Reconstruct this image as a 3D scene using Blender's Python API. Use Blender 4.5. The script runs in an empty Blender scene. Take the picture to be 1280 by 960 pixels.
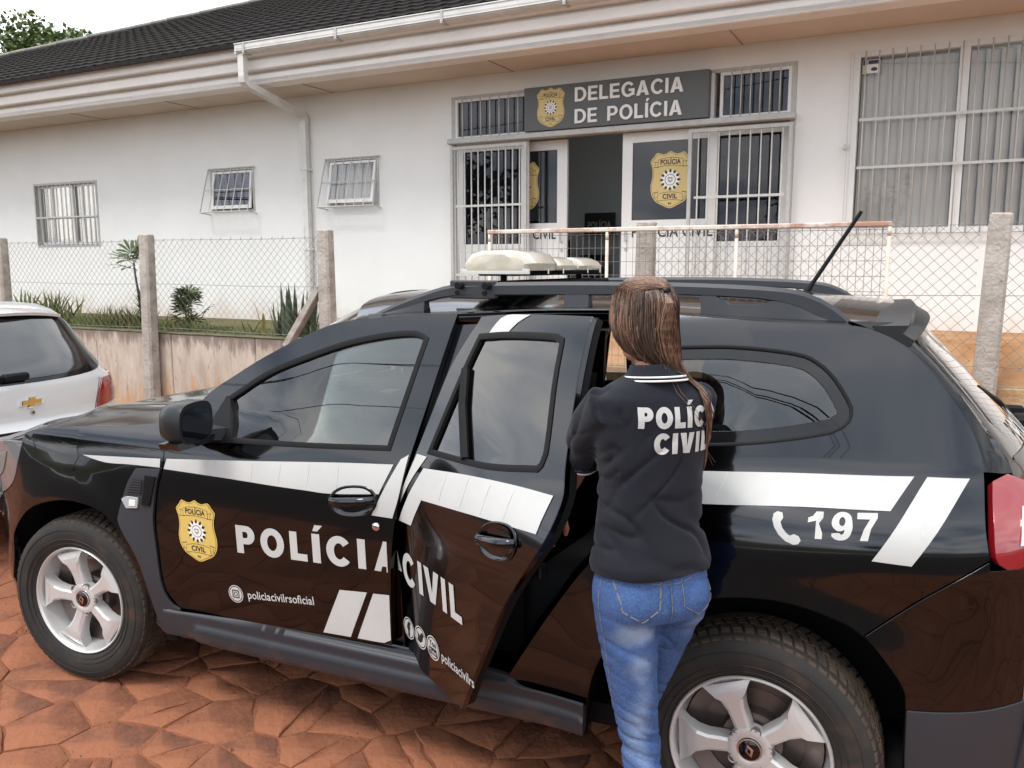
# Street scene: patrol car with an officer at its open rear door in front of a police station
import bpy, math, random
from mathutils import Vector, Matrix, noise
from mathutils.geometry import delaunay_2d_cdt

R = math.radians
rnd = random.Random(7)
scene = bpy.context.scene
col = scene.collection

# ------------------------------------------------------------------ camera
cam_data = bpy.data.cameras.new('camera')
cam_data.lens = 29.469
cam_data.sensor_width = 36.0
cam_data.clip_start = 0.05
cam_data.clip_end = 600.0
cam = bpy.data.objects.new('camera', cam_data)
cam.location = (2.9555, -2.2474, 1.6994)
cam.rotation_euler = (math.pi / 2 - 0.1397, 0.0, 0.4188)
col.objects.link(cam)
scene.camera = cam

# ------------------------------------------------------------------ sky, sun, exposure
SUN_EL, SUN_AZ = R(58), R(205)          # azimuth clockwise from +y
world = bpy.data.worlds.new('World')
scene.world = world
world.use_nodes = True
wn, wl = world.node_tree.nodes, world.node_tree.links
wn.clear()
out = wn.new('ShaderNodeOutputWorld')
sky = wn.new('ShaderNodeTexSky')
sky.sky_type = 'NISHITA'; sky.sun_disc = False
sky.sun_elevation = SUN_EL; sky.sun_rotation = SUN_AZ
sky.dust_density = 3.0
bg_sky = wn.new('ShaderNodeBackground'); bg_sky.inputs[1].default_value = 0.10
wl.new(sky.outputs[0], bg_sky.inputs[0])
tc = wn.new('ShaderNodeTexCoord')
# flatten the direction on to a cloud deck so that the clouds stretch towards the horizon
sep = wn.new('ShaderNodeSeparateXYZ'); wl.new(tc.outputs['Generated'], sep.inputs[0])
zc = wn.new('ShaderNodeMath'); zc.operation = 'MAXIMUM'; zc.inputs[1].default_value = 0.0
wl.new(sep.outputs[2], zc.inputs[0])
za = wn.new('ShaderNodeMath'); za.operation = 'ADD'; za.inputs[1].default_value = 0.22
wl.new(zc.outputs[0], za.inputs[0])
dx = wn.new('ShaderNodeMath'); dx.operation = 'DIVIDE'; wl.new(sep.outputs[0], dx.inputs[0]); wl.new(za.outputs[0], dx.inputs[1])
dy = wn.new('ShaderNodeMath'); dy.operation = 'DIVIDE'; wl.new(sep.outputs[1], dy.inputs[0]); wl.new(za.outputs[0], dy.inputs[1])
cmb = wn.new('ShaderNodeCombineXYZ'); wl.new(dx.outputs[0], cmb.inputs[0]); wl.new(dy.outputs[0], cmb.inputs[1])
n1 = wn.new('ShaderNodeTexNoise'); n1.inputs['Scale'].default_value = 1.3
n1.inputs['Detail'].default_value = 7; n1.inputs['Roughness'].default_value = 0.55; n1.inputs['Distortion'].default_value = 0.6
wl.new(cmb.outputs[0], n1.inputs['Vector'])
cr = wn.new('ShaderNodeValToRGB'); wl.new(n1.outputs[0], cr.inputs[0])
e = cr.color_ramp.elements
e[0].position = 0.33; e[0].color = (0.33, 0.385, 0.47, 1)
e[1].position = 0.60; e[1].color = (1.00, 0.985, 0.96, 1)
m_ = e.new(0.46); m_.color = (0.66, 0.70, 0.76, 1)
bg_cl = wn.new('ShaderNodeBackground'); bg_cl.inputs[1].default_value = 2.05
wl.new(cr.outputs[0], bg_cl.inputs[0])
mx = wn.new('ShaderNodeMixShader'); mx.inputs[0].default_value = 0.86
wl.new(bg_sky.outputs[0], mx.inputs[1]); wl.new(bg_cl.outputs[0], mx.inputs[2])
wl.new(mx.outputs[0], out.inputs[0])

sun_data = bpy.data.lights.new('sun', 'SUN')
sun_data.energy = 1.9; sun_data.angle = R(16); sun_data.color = (1.0, 0.965, 0.92)
sun = bpy.data.objects.new('sun', sun_data)
sun.rotation_euler = (math.pi / 2 - SUN_EL, 0, math.pi - SUN_AZ)   # light comes from the azimuth above
col.objects.link(sun)

scene.view_settings.view_transform = 'Standard'
scene.view_settings.look = 'None'
scene.view_settings.exposure = 0.36
scene.view_settings.gamma = 1.0
scene.view_settings.use_curve_mapping = False
scene.cycles.max_bounces = 8
scene.cycles.transparent_max_bounces = 12

# ------------------------------------------------------------------ materials
def mat(name, color, rough=0.6, metal=0.0, coat=0.0, spec=0.5, var=0.0, vscale=6.0, var2=None, bump=0.0, bscale=40.0,
        coat_rough=0.03, ior=1.5, stretch=None, detail=6):
    m = bpy.data.materials.new(name); m.use_nodes = True
    nt = m.node_tree; N, L = nt.nodes, nt.links
    b = N['Principled BSDF']
    c = (color[0], color[1], color[2], 1)
    b.inputs['Base Color'].default_value = c
    b.inputs['Roughness'].default_value = rough
    b.inputs['Metallic'].default_value = metal
    b.inputs['Coat Weight'].default_value = coat
    b.inputs['Coat Roughness'].default_value = coat_rough
    b.inputs['Specular IOR Level'].default_value = spec
    b.inputs['IOR'].default_value = ior
    if var or bump:
        t = N.new('ShaderNodeTexCoord')
        mp = N.new('ShaderNodeMapping'); L.new(t.outputs['Object'], mp.inputs[0])
        if stretch: mp.inputs['Scale'].default_value = stretch
    if var:
        n = N.new('ShaderNodeTexNoise'); n.inputs['Scale'].default_value = vscale; n.inputs['Detail'].default_value = detail
        n.inputs['Roughness'].default_value = 0.62
        L.new(mp.outputs[0], n.inputs['Vector'])
        r = N.new('ShaderNodeValToRGB'); L.new(n.outputs[0], r.inputs[0])
        c2 = var2 or tuple(x * (1 - var) for x in color)
        r.color_ramp.elements[0].position = 0.32; r.color_ramp.elements[0].color = (c2[0], c2[1], c2[2], 1)
        r.color_ramp.elements[1].position = 0.66; r.color_ramp.elements[1].color = c
        L.new(r.outputs[0], b.inputs['Base Color'])
    if bump:
        n2 = N.new('ShaderNodeTexNoise'); n2.inputs['Scale'].default_value = bscale; n2.inputs['Detail'].default_value = 5
        L.new(mp.outputs[0], n2.inputs['Vector'])
        bp = N.new('ShaderNodeBump'); bp.inputs['Strength'].default_value = bump; bp.inputs['Distance'].default_value = 0.01
        L.new(n2.outputs[0], bp.inputs['Height']); L.new(bp.outputs[0], b.inputs['Normal'])
    return m

def stain(m, color, scale, lo, hi, amount=1.0, stretch=(1, 1, 1), zfade=None):
    """lay a noise-shaped stain over the base colour; zfade=(z0,z1): full at z0, none at z1 (object space)"""
    N, L = m.node_tree.nodes, m.node_tree.links
    b = N['Principled BSDF']
    t = N.new('ShaderNodeTexCoord'); mp = N.new('ShaderNodeMapping'); mp.inputs['Scale'].default_value = stretch
    L.new(t.outputs['Object'], mp.inputs[0])
    n = N.new('ShaderNodeTexNoise'); n.inputs['Scale'].default_value = scale; n.inputs['Detail'].default_value = 8
    n.inputs['Roughness'].default_value = 0.65
    L.new(mp.outputs[0], n.inputs['Vector'])
    fac = N.new('ShaderNodeMapRange'); fac.inputs[1].default_value = lo; fac.inputs[2].default_value = hi
    fac.inputs[4].default_value = amount; fac.interpolation_type = 'SMOOTHSTEP'
    if zfade:
        s = N.new('ShaderNodeSeparateXYZ'); L.new(t.outputs['Object'], s.inputs[0])
        z = N.new('ShaderNodeMapRange'); z.inputs[1].default_value = zfade[1]; z.inputs[2].default_value = zfade[0]
        z.inputs[3].default_value = -0.30; z.inputs[4].default_value = 0.30
        L.new(s.outputs[2], z.inputs[0])
        ad = N.new('ShaderNodeMath'); ad.operation = 'ADD'
        L.new(n.outputs[0], ad.inputs[0]); L.new(z.outputs[0], ad.inputs[1]); L.new(ad.outputs[0], fac.inputs[0])
    else:
        L.new(n.outputs[0], fac.inputs[0])
    mixn = N.new('ShaderNodeMix'); mixn.data_type = 'RGBA'
    L.new(fac.outputs[0], mixn.inputs[0])
    inp = b.inputs['Base Color']
    if inp.is_linked:
        L.new(inp.links[0].from_socket, mixn.inputs[6])
    else:
        mixn.inputs[6].default_value = inp.default_value[:]
    mixn.inputs[7].default_value = (color[0], color[1], color[2], 1)
    L.new(mixn.outputs[2], inp)
    return m

def glass_mat(name, tint=(0.25, 0.30, 0.30), ior=1.5, rough=0.0, gain=1.0, refl=(1, 1, 1)):
    m = bpy.data.materials.new(name); m.use_nodes = True
    N, L = m.node_tree.nodes, m.node_tree.links
    N.clear()
    o = N.new('ShaderNodeOutputMaterial')
    fr = N.new('ShaderNodeFresnel'); fr.inputs[0].default_value = ior
    mu = N.new('ShaderNodeMath'); mu.operation = 'MULTIPLY'; mu.inputs[1].default_value = gain; mu.use_clamp = True
    L.new(fr.outputs[0], mu.inputs[0])
    tr = N.new('ShaderNodeBsdfTransparent'); tr.inputs[0].default_value = (*tint, 1)
    gl = N.new('ShaderNodeBsdfGlossy'); gl.inputs['Roughness'].default_value = rough; gl.inputs[0].default_value = (*refl, 1)
    mxs = N.new('ShaderNodeMixShader')
    L.new(mu.outputs[0], mxs.inputs[0]); L.new(tr.outputs[0], mxs.inputs[1]); L.new(gl.outputs[0], mxs.inputs[2])
    L.new(mxs.outputs[0], o.inputs[0])
    return m

M = {}
M['paint'] = mat('pearl_black_paint', (0.036, 0.038, 0.043), rough=0.13, metal=1.0, coat=0.50, spec=0.5, coat_rough=0.012, ior=1.5)

M['paint_dusty'] = mat('black_paint_dusty', (0.010, 0.010, 0.012), rough=0.30, coat=0.9, coat_rough=0.06)
stain(M['paint_dusty'], (0.10, 0.055, 0.035), 5.0, 0.42, 0.9, 0.5)
M['plastic'] = mat('grey_black_plastic', (0.024, 0.027, 0.034), rough=0.42, spec=0.5, bump=0.15, bscale=600)
stain(M['plastic'], (0.15, 0.075, 0.048), 7.0, 0.50, 0.95, 0.6, zfade=(.20, .50))
M['black'] = mat('dull_black', (0.006, 0.006, 0.007), rough=0.75, spec=0.2)
M['rubber'] = mat('black_rubber_seal', (0.006, 0.006, 0.007), rough=0.6, spec=0.2)
M['gloss_black'] = mat('gloss_black_trim', (0.006, 0.006, 0.007), rough=0.10, coat=0.25, spec=0.4)
M['vinyl'] = mat('white_vinyl', (0.50, 0.50, 0.49), rough=0.35, spec=0.4, var=0.10, vscale=5)
M['vinyl_cut'] = mat('vinyl_seam', (0.58, 0.58, 0.57), rough=0.6)
M['carglass'] = glass_mat('tinted_car_glass', (0.50, 0.55, 0.54), ior=1.58, gain=1.6)
M['priv_glass'] = glass_mat('privacy_glass', (0.36, 0.39, 0.39), ior=1.60, gain=1.6)
M['interior'] = mat('dark_interior_trim', (0.016, 0.016, 0.018), rough=0.7, spec=0.3, bump=0.2, bscale=300)
M['seat'] = mat('charcoal_seat_fabric', (0.022, 0.023, 0.026), rough=0.9, spec=0.2, var=0.3, vscale=80)
M['headliner'] = mat('grey_headliner', (0.30, 0.30, 0.29), rough=0.9)
M['tyre'] = mat('tyre_rubber', (0.020, 0.019, 0.018), rough=0.72, spec=0.35)
stain(M['tyre'], (0.13, 0.070, 0.042), 9.0, 0.46, 0.86, 0.55)
M['tread'] = mat('dusty_tread', (0.10, 0.070, 0.052), rough=0.9, spec=0.2, var=0.6, vscale=12, var2=(0.030, 0.024, 0.020))
M['alloy'] = mat('silver_alloy', (0.58, 0.575, 0.57), rough=0.33, metal=0.35, coat=0.5, spec=0.6)
M['alloy_dark'] = mat('dark_grey_alloy', (0.30, 0.29, 0.285), rough=0.45, metal=0.7)  # darker alloy for the wheel bolts and lamp bezels
M['chrome'] = mat('chrome', (0.72, 0.72, 0.73), rough=0.10, metal=1.0)
M['disc'] = mat('brake_disc_steel', (0.16, 0.13, 0.12), rough=0.4, metal=0.8)
M['white_paint'] = mat('silver_white_car_paint', (0.62, 0.615, 0.61), rough=0.30, metal=0.15, coat=1.0, spec=0.5)
M['red_lens'] = mat('red_lens', (0.24, 0.008, 0.012), rough=0.10, coat=1.0, spec=0.7)
M['red_lens_dark'] = mat('dark_red_lens', (0.16, 0.010, 0.012), rough=0.12, coat=1.0)
M['clear_lens'] = mat('clear_lens', (0.55, 0.56, 0.58), rough=0.10, metal=0.35, coat=1.0)
M['ivory'] = mat('dusty_ivory_lens', (0.56, 0.53, 0.45), rough=0.30, coat=0.7, var=0.35, vscale=6, var2=(0.36, 0.30, 0.22))
M['gold_badge'] = mat('gold_print', (0.62, 0.44, 0.12), rough=0.45)
M['ink'] = mat('black_ink', (0.010, 0.010, 0.010), rough=0.5)
M['white_ink'] = mat('white_ink', (0.78, 0.78, 0.77), rough=0.45)
M['grey_ink'] = mat('grey_ink', (0.30, 0.30, 0.30), rough=0.5)
M['gold_metal'] = mat('gold_bowtie', (0.55, 0.32, 0.07), rough=0.3, metal=0.5, coat=0.5)
M['mirror'] = mat('mirror_glass', (0.10, 0.105, 0.12), rough=0.04, metal=1.0)
M['yellow_card'] = mat('pale_yellow_card', (0.55, 0.58, 0.34), rough=0.7)

# ------------------------------------------------------------------ helpers
def link(o, parent=None):
    col.objects.link(o)
    if parent: o.parent = parent
    return o

def empty(name, loc=(0, 0, 0), rz=0.0, parent=None):
    o = bpy.data.objects.new(name, None); o.empty_display_size = 0.2
    o.location = loc; o.rotation_euler = (0, 0, rz)
    return link(o, parent)

def tag(o, label=None, cat=None, group=None, kind=None):
    if label: o['label'] = label
    if cat: o['category'] = cat
    if group: o['group'] = group
    if kind: o['kind'] = kind
    return o

def mobj(name, verts, faces, mats, parent=None, smooth=False, mi=None, normals=None, sharp=None):
    me = bpy.data.meshes.new(name)
    me.from_pydata([tuple(v) for v in verts], [], faces)
    if not isinstance(mats, (list, tuple)): mats = [mats]
    for m in mats: me.materials.append(m)
    if mi: me.polygons.foreach_set('material_index', mi)
    if smooth: me.polygons.foreach_set('use_smooth', [True] * len(me.polygons))
    me.update()
    if normals:
        me.normals_split_custom_set_from_vertices([tuple(n) for n in normals])
    elif smooth and sharp:
        me.set_sharp_from_angle(angle=R(sharp))
    return link(bpy.data.objects.new(name, me), parent)

class MB:
    def __init__(s): s.v, s.f, s.m = [], [], []
    def add(s, vs, fs, mi=0):
        o = len(s.v); s.v += [tuple(v) for v in vs]
        s.f += [tuple(i + o for i in f) for f in fs]; s.m += [mi] * len(fs)
        return s
    def box(s, x0, x1, y0, y1, z0, z1, mi=0, M4=None):
        vs = [Vector(p) for p in ((x0,y0,z0),(x1,y0,z0),(x1,y1,z0),(x0,y1,z0),(x0,y0,z1),(x1,y0,z1),(x1,y1,z1),(x0,y1,z1))]
        if M4: vs = [M4 @ v for v in vs]
        return s.add(vs, [(0,3,2,1),(4,5,6,7),(0,1,5,4),(1,2,6,5),(2,3,7,6),(3,0,4,7)], mi)
    def bbox(s, x0, x1, y0, y1, z0, z1, b=0.01, mi=0, M4=None):
        """box with chamfered edges"""
        b = min(b, (x1-x0)*.45, (y1-y0)*.45, (z1-z0)*.45)
        vs = []
        for z, ins in ((z0, b), (z0+b, 0), (z1-b, 0), (z1, b)):
            c = b
            for (px, py) in ((x0+ins+c*(ins==0), y0+ins), (x1-ins-c*(ins==0), y0+ins), (x1-ins, y0+ins+c*(ins==0)), (x1-ins, y1-ins-c*(ins==0)),
                             (x1-ins-c*(ins==0), y1-ins), (x0+ins+c*(ins==0), y1-ins), (x0+ins, y1-ins-c*(ins==0)), (x0+ins, y0+ins+c*(ins==0))):
                vs.append(Vector((px, py, z)))
        fs = [tuple(range(7, -1, -1)), tuple(range(24, 32))]
        for k in range(3):
            for i in range(8):
                j = (i+1) % 8
                fs.append((k*8+i, k*8+j, k*8+8+j, k*8+8+i))
        if M4: vs = [M4 @ v for v in vs]
        return s.add(vs, fs, mi)
    def rings(s, rings, closed=True, cap=True, mi=0):
        n = len(rings[0]); vs = [p for r in rings for p in r]; fs = []
        for k in range(len(rings)-1):
            for i in range(n if closed else n-1):
                j = (i+1) % n
                fs.append((k*n+i, k*n+j, (k+1)*n+j, (k+1)*n+i))
        if cap and closed:
            fs.append(tuple(range(n-1, -1, -1))); fs.append(tuple(range((len(rings)-1)*n, len(rings)*n)))
        return s.add(vs, fs, mi)
    def tube(s, path, r, n=8, mi=0, cap=True):
        path = [Vector(p) for p in path]; rings = []
        rr = r if isinstance(r, (list, tuple)) else [r]*len(path)
        up = Vector((0, 0, 1))
        for i, p in enumerate(path):
            d = (path[min(i+1, len(path)-1)] - path[max(i-1, 0)]).normalized()
            if abs(d.dot(up)) > .97: a = Vector((1, 0, 0))
            else: a = up
            u = d.cross(a).normalized(); w = u.cross(d).normalized()
            rings.append([p + (u*math.cos(2*math.pi*k/n) + w*math.sin(2*math.pi*k/n))*rr[i] for k in range(n)])
        return s.rings(rings, cap=cap, mi=mi)
    def lathe(s, prof, n=48, mi=0, M4=None, cap=False):
        """profile (radius, y) turned round the y axis"""
        rings = []
        for (r, y) in prof:
            ring = [Vector((r*math.cos(2*math.pi*k/n), y, r*math.sin(2*math.pi*k/n))) for k in range(n)]
            if M4: ring = [M4 @ v for v in ring]
            rings.append(ring)
        return s.rings(rings, cap=cap, mi=mi)
    def prism(s, poly, y0, y1, mi=0, fn=None, inset=0.0):
        """2-D outline (x,z) between two y values"""
        n = len(poly)
        cx = sum(p[0] for p in poly)/n; cz = sum(p[1] for p in poly)/n
        a = [(cx+(x-cx)*(1-inset), y0, cz+(z-cz)*(1-inset)) for x, z in poly]; b = [(x, y1, z) for x, z in poly]
        vs = a + b
        if fn: vs = [fn(*v) for v in vs]
        fs = [tuple(range(n)), tuple(range(2*n-1, n-1, -1))] + [(i, i+n, (i+1) % n+n, (i+1) % n) for i in range(n)]
        return s.add(vs, fs, mi)
    def build(s, name, mats, parent=None, smooth=False, sharp=None):
        return mobj(name, s.v, s.f, mats, parent, smooth, s.m, None, sharp)

def catmull(a, b, c, d, t):
    return tuple(0.5*((2*b[i]) + (-a[i]+c[i])*t + (2*a[i]-5*b[i]+4*c[i]-d[i])*t*t + (-a[i]+3*b[i]-3*c[i]+d[i])*t**3) for i in range(len(b)))

def curve(pts, step=0.03, closed=True, ang=42):
    """resample an outline: smooth where it bends gently, sharp where it turns by more than ang degrees"""
    n = len(pts); P = [tuple(p) for p in pts]
    corner = [False]*n
    for i in range(n):
        if not closed and i in (0, n-1): corner[i] = True; continue
        a, b, c = P[i-1], P[i], P[(i+1) % n]
        v1 = Vector([b[k]-a[k] for k in range(len(b))]); v2 = Vector([c[k]-b[k] for k in range(len(b))])
        if v1.length > 0 and v2.length > 0 and math.degrees(v1.angle(v2)) > ang: corner[i] = True
    res = []
    for i in range(n if closed else n-1):
        b, c = P[i], P[(i+1) % n]
        a = P[i-1] if not corner[i] else tuple(2*b[k]-c[k] for k in range(len(b)))
        d = P[(i+2) % n] if not corner[(i+1) % n] else tuple(2*c[k]-b[k] for k in range(len(b)))
        L_ = math.dist(b, c); m = max(1, int(math.ceil(L_/step)))
        for k in range(m): res.append(catmull(a, b, c, d, k/m))
    if not closed: res.append(P[-1])
    return res

def inside(x, y, poly):
    r = False; j = len(poly)-1
    for i in range(len(poly)):
        xi, yi = poly[i]; xj, yj = poly[j]
        if (yi > y) != (yj > y) and x < (xj-xi)*(y-yi)/(yj-yi)+xi: r = not r
        j = i
    return r

def tri2d(outline, holes=(), step=0.04):
    loops = [outline] + list(holes)
    vs, es = [], []
    for lp in loops:
        o = len(vs); vs += [Vector(p[:2]) for p in lp]
        es += [(o+i, o+(i+1) % len(lp)) for i in range(len(lp))]
    xs = [p[0] for p in outline]; ys = [p[1] for p in outline]
    nb = len(vs); bpts = [tuple(v) for v in vs]
    cell = {}
    for p in bpts: cell.setdefault((int(p[0]//step), int(p[1]//step)), []).append(p)
    j = 0; y = min(ys)
    while y < max(ys):
        x = min(xs) + (step/2 if j % 2 else 0)
        while x < max(xs):
            if inside(x, y, outline) and not any(inside(x, y, h) for h in holes):
                ci, cj = int(x//step), int(y//step); ok = True
                for di in (-1, 0, 1):
                    for dj in (-1, 0, 1):
                        for q in cell.get((ci+di, cj+dj), ()):
                            if (q[0]-x)**2+(q[1]-y)**2 < (step*.45)**2: ok = False
                if ok: vs.append(Vector((x, y)))
            x += step
        y += step*.87; j += 1
    ov, oe, of, a, b, c = delaunay_2d_cdt(vs, es, [], 0, 1e-6)
    fs = []
    for f in of:
        cx = sum(ov[i][0] for i in f)/len(f); cy = sum(ov[i][1] for i in f)/len(f)
        if inside(cx, cy, outline) and not any(inside(cx, cy, h) for h in holes): fs.append(tuple(f))
    return [tuple(v) for v in ov], fs

def fnormal(fn, u, v, hint, h=0.004):
    a = Vector(fn(u+h, v)) - Vector(fn(u-h, v)); b = Vector(fn(u, v+h)) - Vector(fn(u, v-h))
    n = a.cross(b)
    if n.length < 1e-12: return Vector(hint)
    n.normalize()
    return n if n.dot(hint) > 0 else -n

def panel(name, outline, fn, m, parent=None, holes=(), step=0.04, thick=0.016, hint=(0, -1, 0), raw=False, lift=0.0, edge=0.0025):
    """a sheet with thickness whose outline lies in (u,v) and whose shape is fn(u,v); normals follow fn"""
    hint = Vector(hint)
    ol = outline if raw else curve(outline, step*.7)
    hs = [h if raw else curve(h, step*.7) for h in holes]
    v2, tf = tri2d(ol, hs, step)
    nm = [fnormal(fn, u, v, hint) for u, v in v2]
    p = [Vector(fn(u, v)) + n*lift for (u, v), n in zip(v2, nm)]
    V, F, NN = [], [], []
    V += p; NN += nm
    for f in tf:
        a, b, c = p[f[0]], p[f[1]], p[f[2]]
        F.append(f if (b-a).cross(c-a).dot(nm[f[0]]) > 0 else tuple(reversed(f)))
    if thick:
        o = len(V)
        V += [q - n*thick for q, n in zip(p, nm)]; NN += [-n for n in nm]
        F += [tuple(reversed([i+o for i in f])) for f in F[:len(tf)]]
        # boundary edges
        cnt = {}
        for f in F[:len(tf)]:
            for i in range(len(f)):
                e_ = (f[i], f[(i+1) % len(f)]); cnt[e_] = 1
        for (i, j) in list(cnt):
            if (j, i) not in cnt:
                d = (p[j]-p[i])
                if d.length < 1e-9: continue
                sn = d.cross(nm[i]).normalized()
                k = len(V); e2 = min(edge, thick*.4)
                V += [p[i], p[j], p[j]+sn*e2*.6-nm[j]*e2, p[i]+sn*e2*.6-nm[i]*e2]
                NN += [nm[i], nm[j], sn, sn]
                F.append((k+3, k+2, k+1, k))
                V += [p[i]-nm[i]*thick, p[j]-nm[j]*thick]; NN += [sn, sn]
                F.append((k+4, k+5, k+2, k+3))
    return mobj(name, V, F, m, parent, True, None, NN)

# lettering ---------------------------------------------------------------
_tc = {}
def glyphs(s, bold=0.0):
    """2-D triangulated mesh of a word, cap height 1, starting at x=0"""
    key = (s, bold)
    if key in _tc: return _tc[key]
    c = bpy.data.curves.new('word', 'FONT'); c.body = s; c.size = 1.0; c.offset = bold; c.resolution_u = 3
    c.space_character = 1.0 + bold*1.6
    o = bpy.data.objects.new('word', c); col.objects.link(o)
    bpy.context.view_layer.update()
    dg = bpy.context.evaluated_depsgraph_get()
    me = o.evaluated_get(dg).to_mesh()
    vs = [(v.co.x, v.co.y) for v in me.vertices]; fs = [tuple(p.vertices) for p in me.polygons]
    o.evaluated_get(dg).to_mesh_clear()
    bpy.data.objects.remove(o); bpy.data.curves.remove(c)
    x0 = min(v[0] for v in vs); x1 = max(v[0] for v in vs)
    caph = 0.73
    vs = [((x-x0)/caph, y/caph) for x, y in vs]
    _tc[key] = (vs, fs, (x1-x0)/caph)
    return _tc[key]

def put_text(mb, s, fn, u0, v0, u1, v1, h, mi=0, bold=0.02, depth=0.0, up=None, shear=0.0):
    """write s from (u0,v0) to (u1,v1) with cap height h on the surface fn(u,v,lift)"""
    vs, fs, w = glyphs(s, bold)
    ax = Vector((u1-u0, v1-v0)); L_ = ax.length
    ex = ax/L_; ey = Vector(up).normalized() if up else Vector((-ex.y, ex.x))
    P = []
    for x, y in vs:
        q = Vector((u0, v0)) + ex*(x/w*L_) + ey*(y*h) + ex*(shear*y*h)
        P.append((q.x, q.y))
    if depth:
        n = len(P)
        V = [fn(a, b, depth) for a, b in P] + [fn(a, b, 0) for a, b in P]
        F = list(fs); cnt = {}
        for f in fs:
            for i in range(len(f)): cnt[(f[i], f[(i+1) % len(f)])] = 1
        for (i, j) in cnt:
            if (j, i) not in cnt: F.append((j, i, i+n, j+n))
        mb.add(V, F, mi)
    else:
        mb.add([fn(a, b, 0) for a, b in P], fs, mi)
    return mb

# heavy sans capitals drawn from outlines; sizes in cap heights ---------------
def bold_glyph(ch, t):
    def ell(cx, cy, rx, ry, a0, a1, n=18): return [(cx+rx*math.cos(R(a0+(a1-a0)*k/n)), cy+ry*math.sin(R(a0+(a1-a0)*k/n))) for k in range(n+1)]
    if ch == 'I': return t, [([(0,0),(t,0),(t,1),(0,1)], [])]
    if ch == 'Í': return t, [([(0,0),(t,0),(t,1),(0,1)], []), ([(t*.15,1.09),(t*.75,1.09),(t*1.45,1.30),(t*.45,1.30)], [])]
    if ch == 'L': return .62, [([(0,0),(.62,0),(.62,t*.92),(t,t*.92),(t,1),(0,1)], [])]
    if ch == 'E': return .68, [([(0,0),(.68,0),(.68,t*.85),(t,t*.85),(t,.5-t*.4),(.62,.5-t*.4),(.62,.5+t*.4),(t,.5+t*.4),(t,1-t*.85),(.66,1-t*.85),(.66,1),(0,1)], [])]
    if ch == 'A':
        w = .86; k = t*1.12; a = w/2
        return w, [([(0,0),(k,0),(k+.075,.20),(w-k-.075,.20),(w-k,0),(w,0),(a+k*.52,1),(a-k*.52,1)], [[(k+.145,.20+t*.8),(w-k-.145,.20+t*.8),(a,1-t*1.05)]])]
    if ch == 'V':
        w = .84; k = t*1.12; a = w/2
        return w, [([(a-k*.52,0),(a+k*.52,0),(w,1),(w-k,1),(a,t*1.15),(k,1),(0,1)], [])]
    if ch == 'O': return .92, [(ell(.46,.5,.46,.52,0,360,30)[:-1], [ell(.46,.5,.46-t,.52-t*.9,0,360,26)[:-1]])]
    if ch in 'CG':
        o = ell(.45,.5,.45,.52,38,322,26) if ch == 'C' else ell(.46,.5,.46,.52,38,305,26)
        i = ell(.45,.5,.45-t,.52-t*.9,322,38,22) if ch == 'C' else ell(.46,.5,.46-t,.52-t*.9,300,38,22)
        if ch == 'C': return .84, [(o+i, [])]
        return .90, [(o+[(.90,.10),(.90,.54),(.50,.54),(.50,.54-t*.8),(.90-t,.54-t*.8),(.90-t,.24)]+i, [])]
    if ch == 'P':
        return .74, [([(0,0),(t,0),(t,.34)]+ell(.42,.67,.32,.33,-90,90,14)+[(0,1)], [[(t,.34+t*.82)]+ell(.40,.67,.34-t,.33-t*.82,-90,90,10)+[(t,1-t*.82)]])]
    if ch == 'D':
        return .84, [([(0,0)]+ell(.36,.5,.48,.5,-90,90,16)+[(0,1)], [[(t,t*.85)]+ell(.36,.5,.48-t,.5-t*.85,-90,90,14)+[(t,1-t*.85)]])]
    if ch == '1': return .56, [([(.0,.60),(.0,.78),(.16,.84),(.28,1),(.54,1),(.54,0),(.54-t,0),(.54-t,.68)], [])]
    if ch == '7': return .66, [([(0,1),(.66,1),(.66,.82),(.47,.45),(.39,0),(.13,0),(.24,.42),(.42,.78),(0,.78)], [])]
    if ch == '9':
        o = curve([(.70,.58),(.69,.36),(.60,.12),(.42,0),(.20,0),(.03,.12),(.02,.24),(.26,.26),(.34,.19),(.42,.26),(.45,.40),(.34,.34),(.18,.35),(.03,.50),(.0,.68),(.08,.88),(.24,1.0),(.46,1.0),(.63,.88)], .05, ang=80)
        return .70, [(o, [ell(.35,.68,.105,.16,0,360,16)[:-1]])]
    return .3, []
def put_bold(mb, s, fn, u0, v0, u1, v1, h, t=.25, gap=.13, space=.42, mi=0, depth=0.0, only=None):
    adv = 0; items = []
    for ch in s:
        if ch == ' ': adv += space; continue
        w, shapes = bold_glyph(ch, t); items.append((adv, ch, w, shapes)); adv += w+gap
    total = adv-gap; ax = Vector((u1-u0, v1-v0)); L_ = ax.length; ex = ax/L_; k = L_/total
    for idx, (a, ch, w, shapes) in enumerate(items):
        if only is not None and idx not in only: continue
        for ol, holes in shapes:
            P2, F2 = tri2d(ol, holes, 9.0)
            P = [(u0+ex.x*(a+x)*k, v0+ex.y*(a+x)*k+y*h) for x, y in P2]
            if depth:
                n = len(P); F = [tuple(f) for f in F2]; cnt = {}
                for f in F:
                    for i in range(len(f)): cnt[(f[i], f[(i+1) % len(f)])] = 1
                F = F+[(j, i, i+n, j+n) for (i, j) in cnt if (j, i) not in cnt]
                mb.add([fn(p, q, depth) for p, q in P]+[fn(p, q, 0) for p, q in P], F, mi)
            else: mb.add([fn(p, q, 0) for p, q in P], F2, mi)
    return mb

def disc2(cx, cy, rx, ry=None, n=20, a0=0.0):
    ry = ry or rx
    return [(cx+rx*math.cos(a0+2*math.pi*k/n), cy+ry*math.sin(a0+2*math.pi*k/n)) for k in range(n)]

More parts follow.
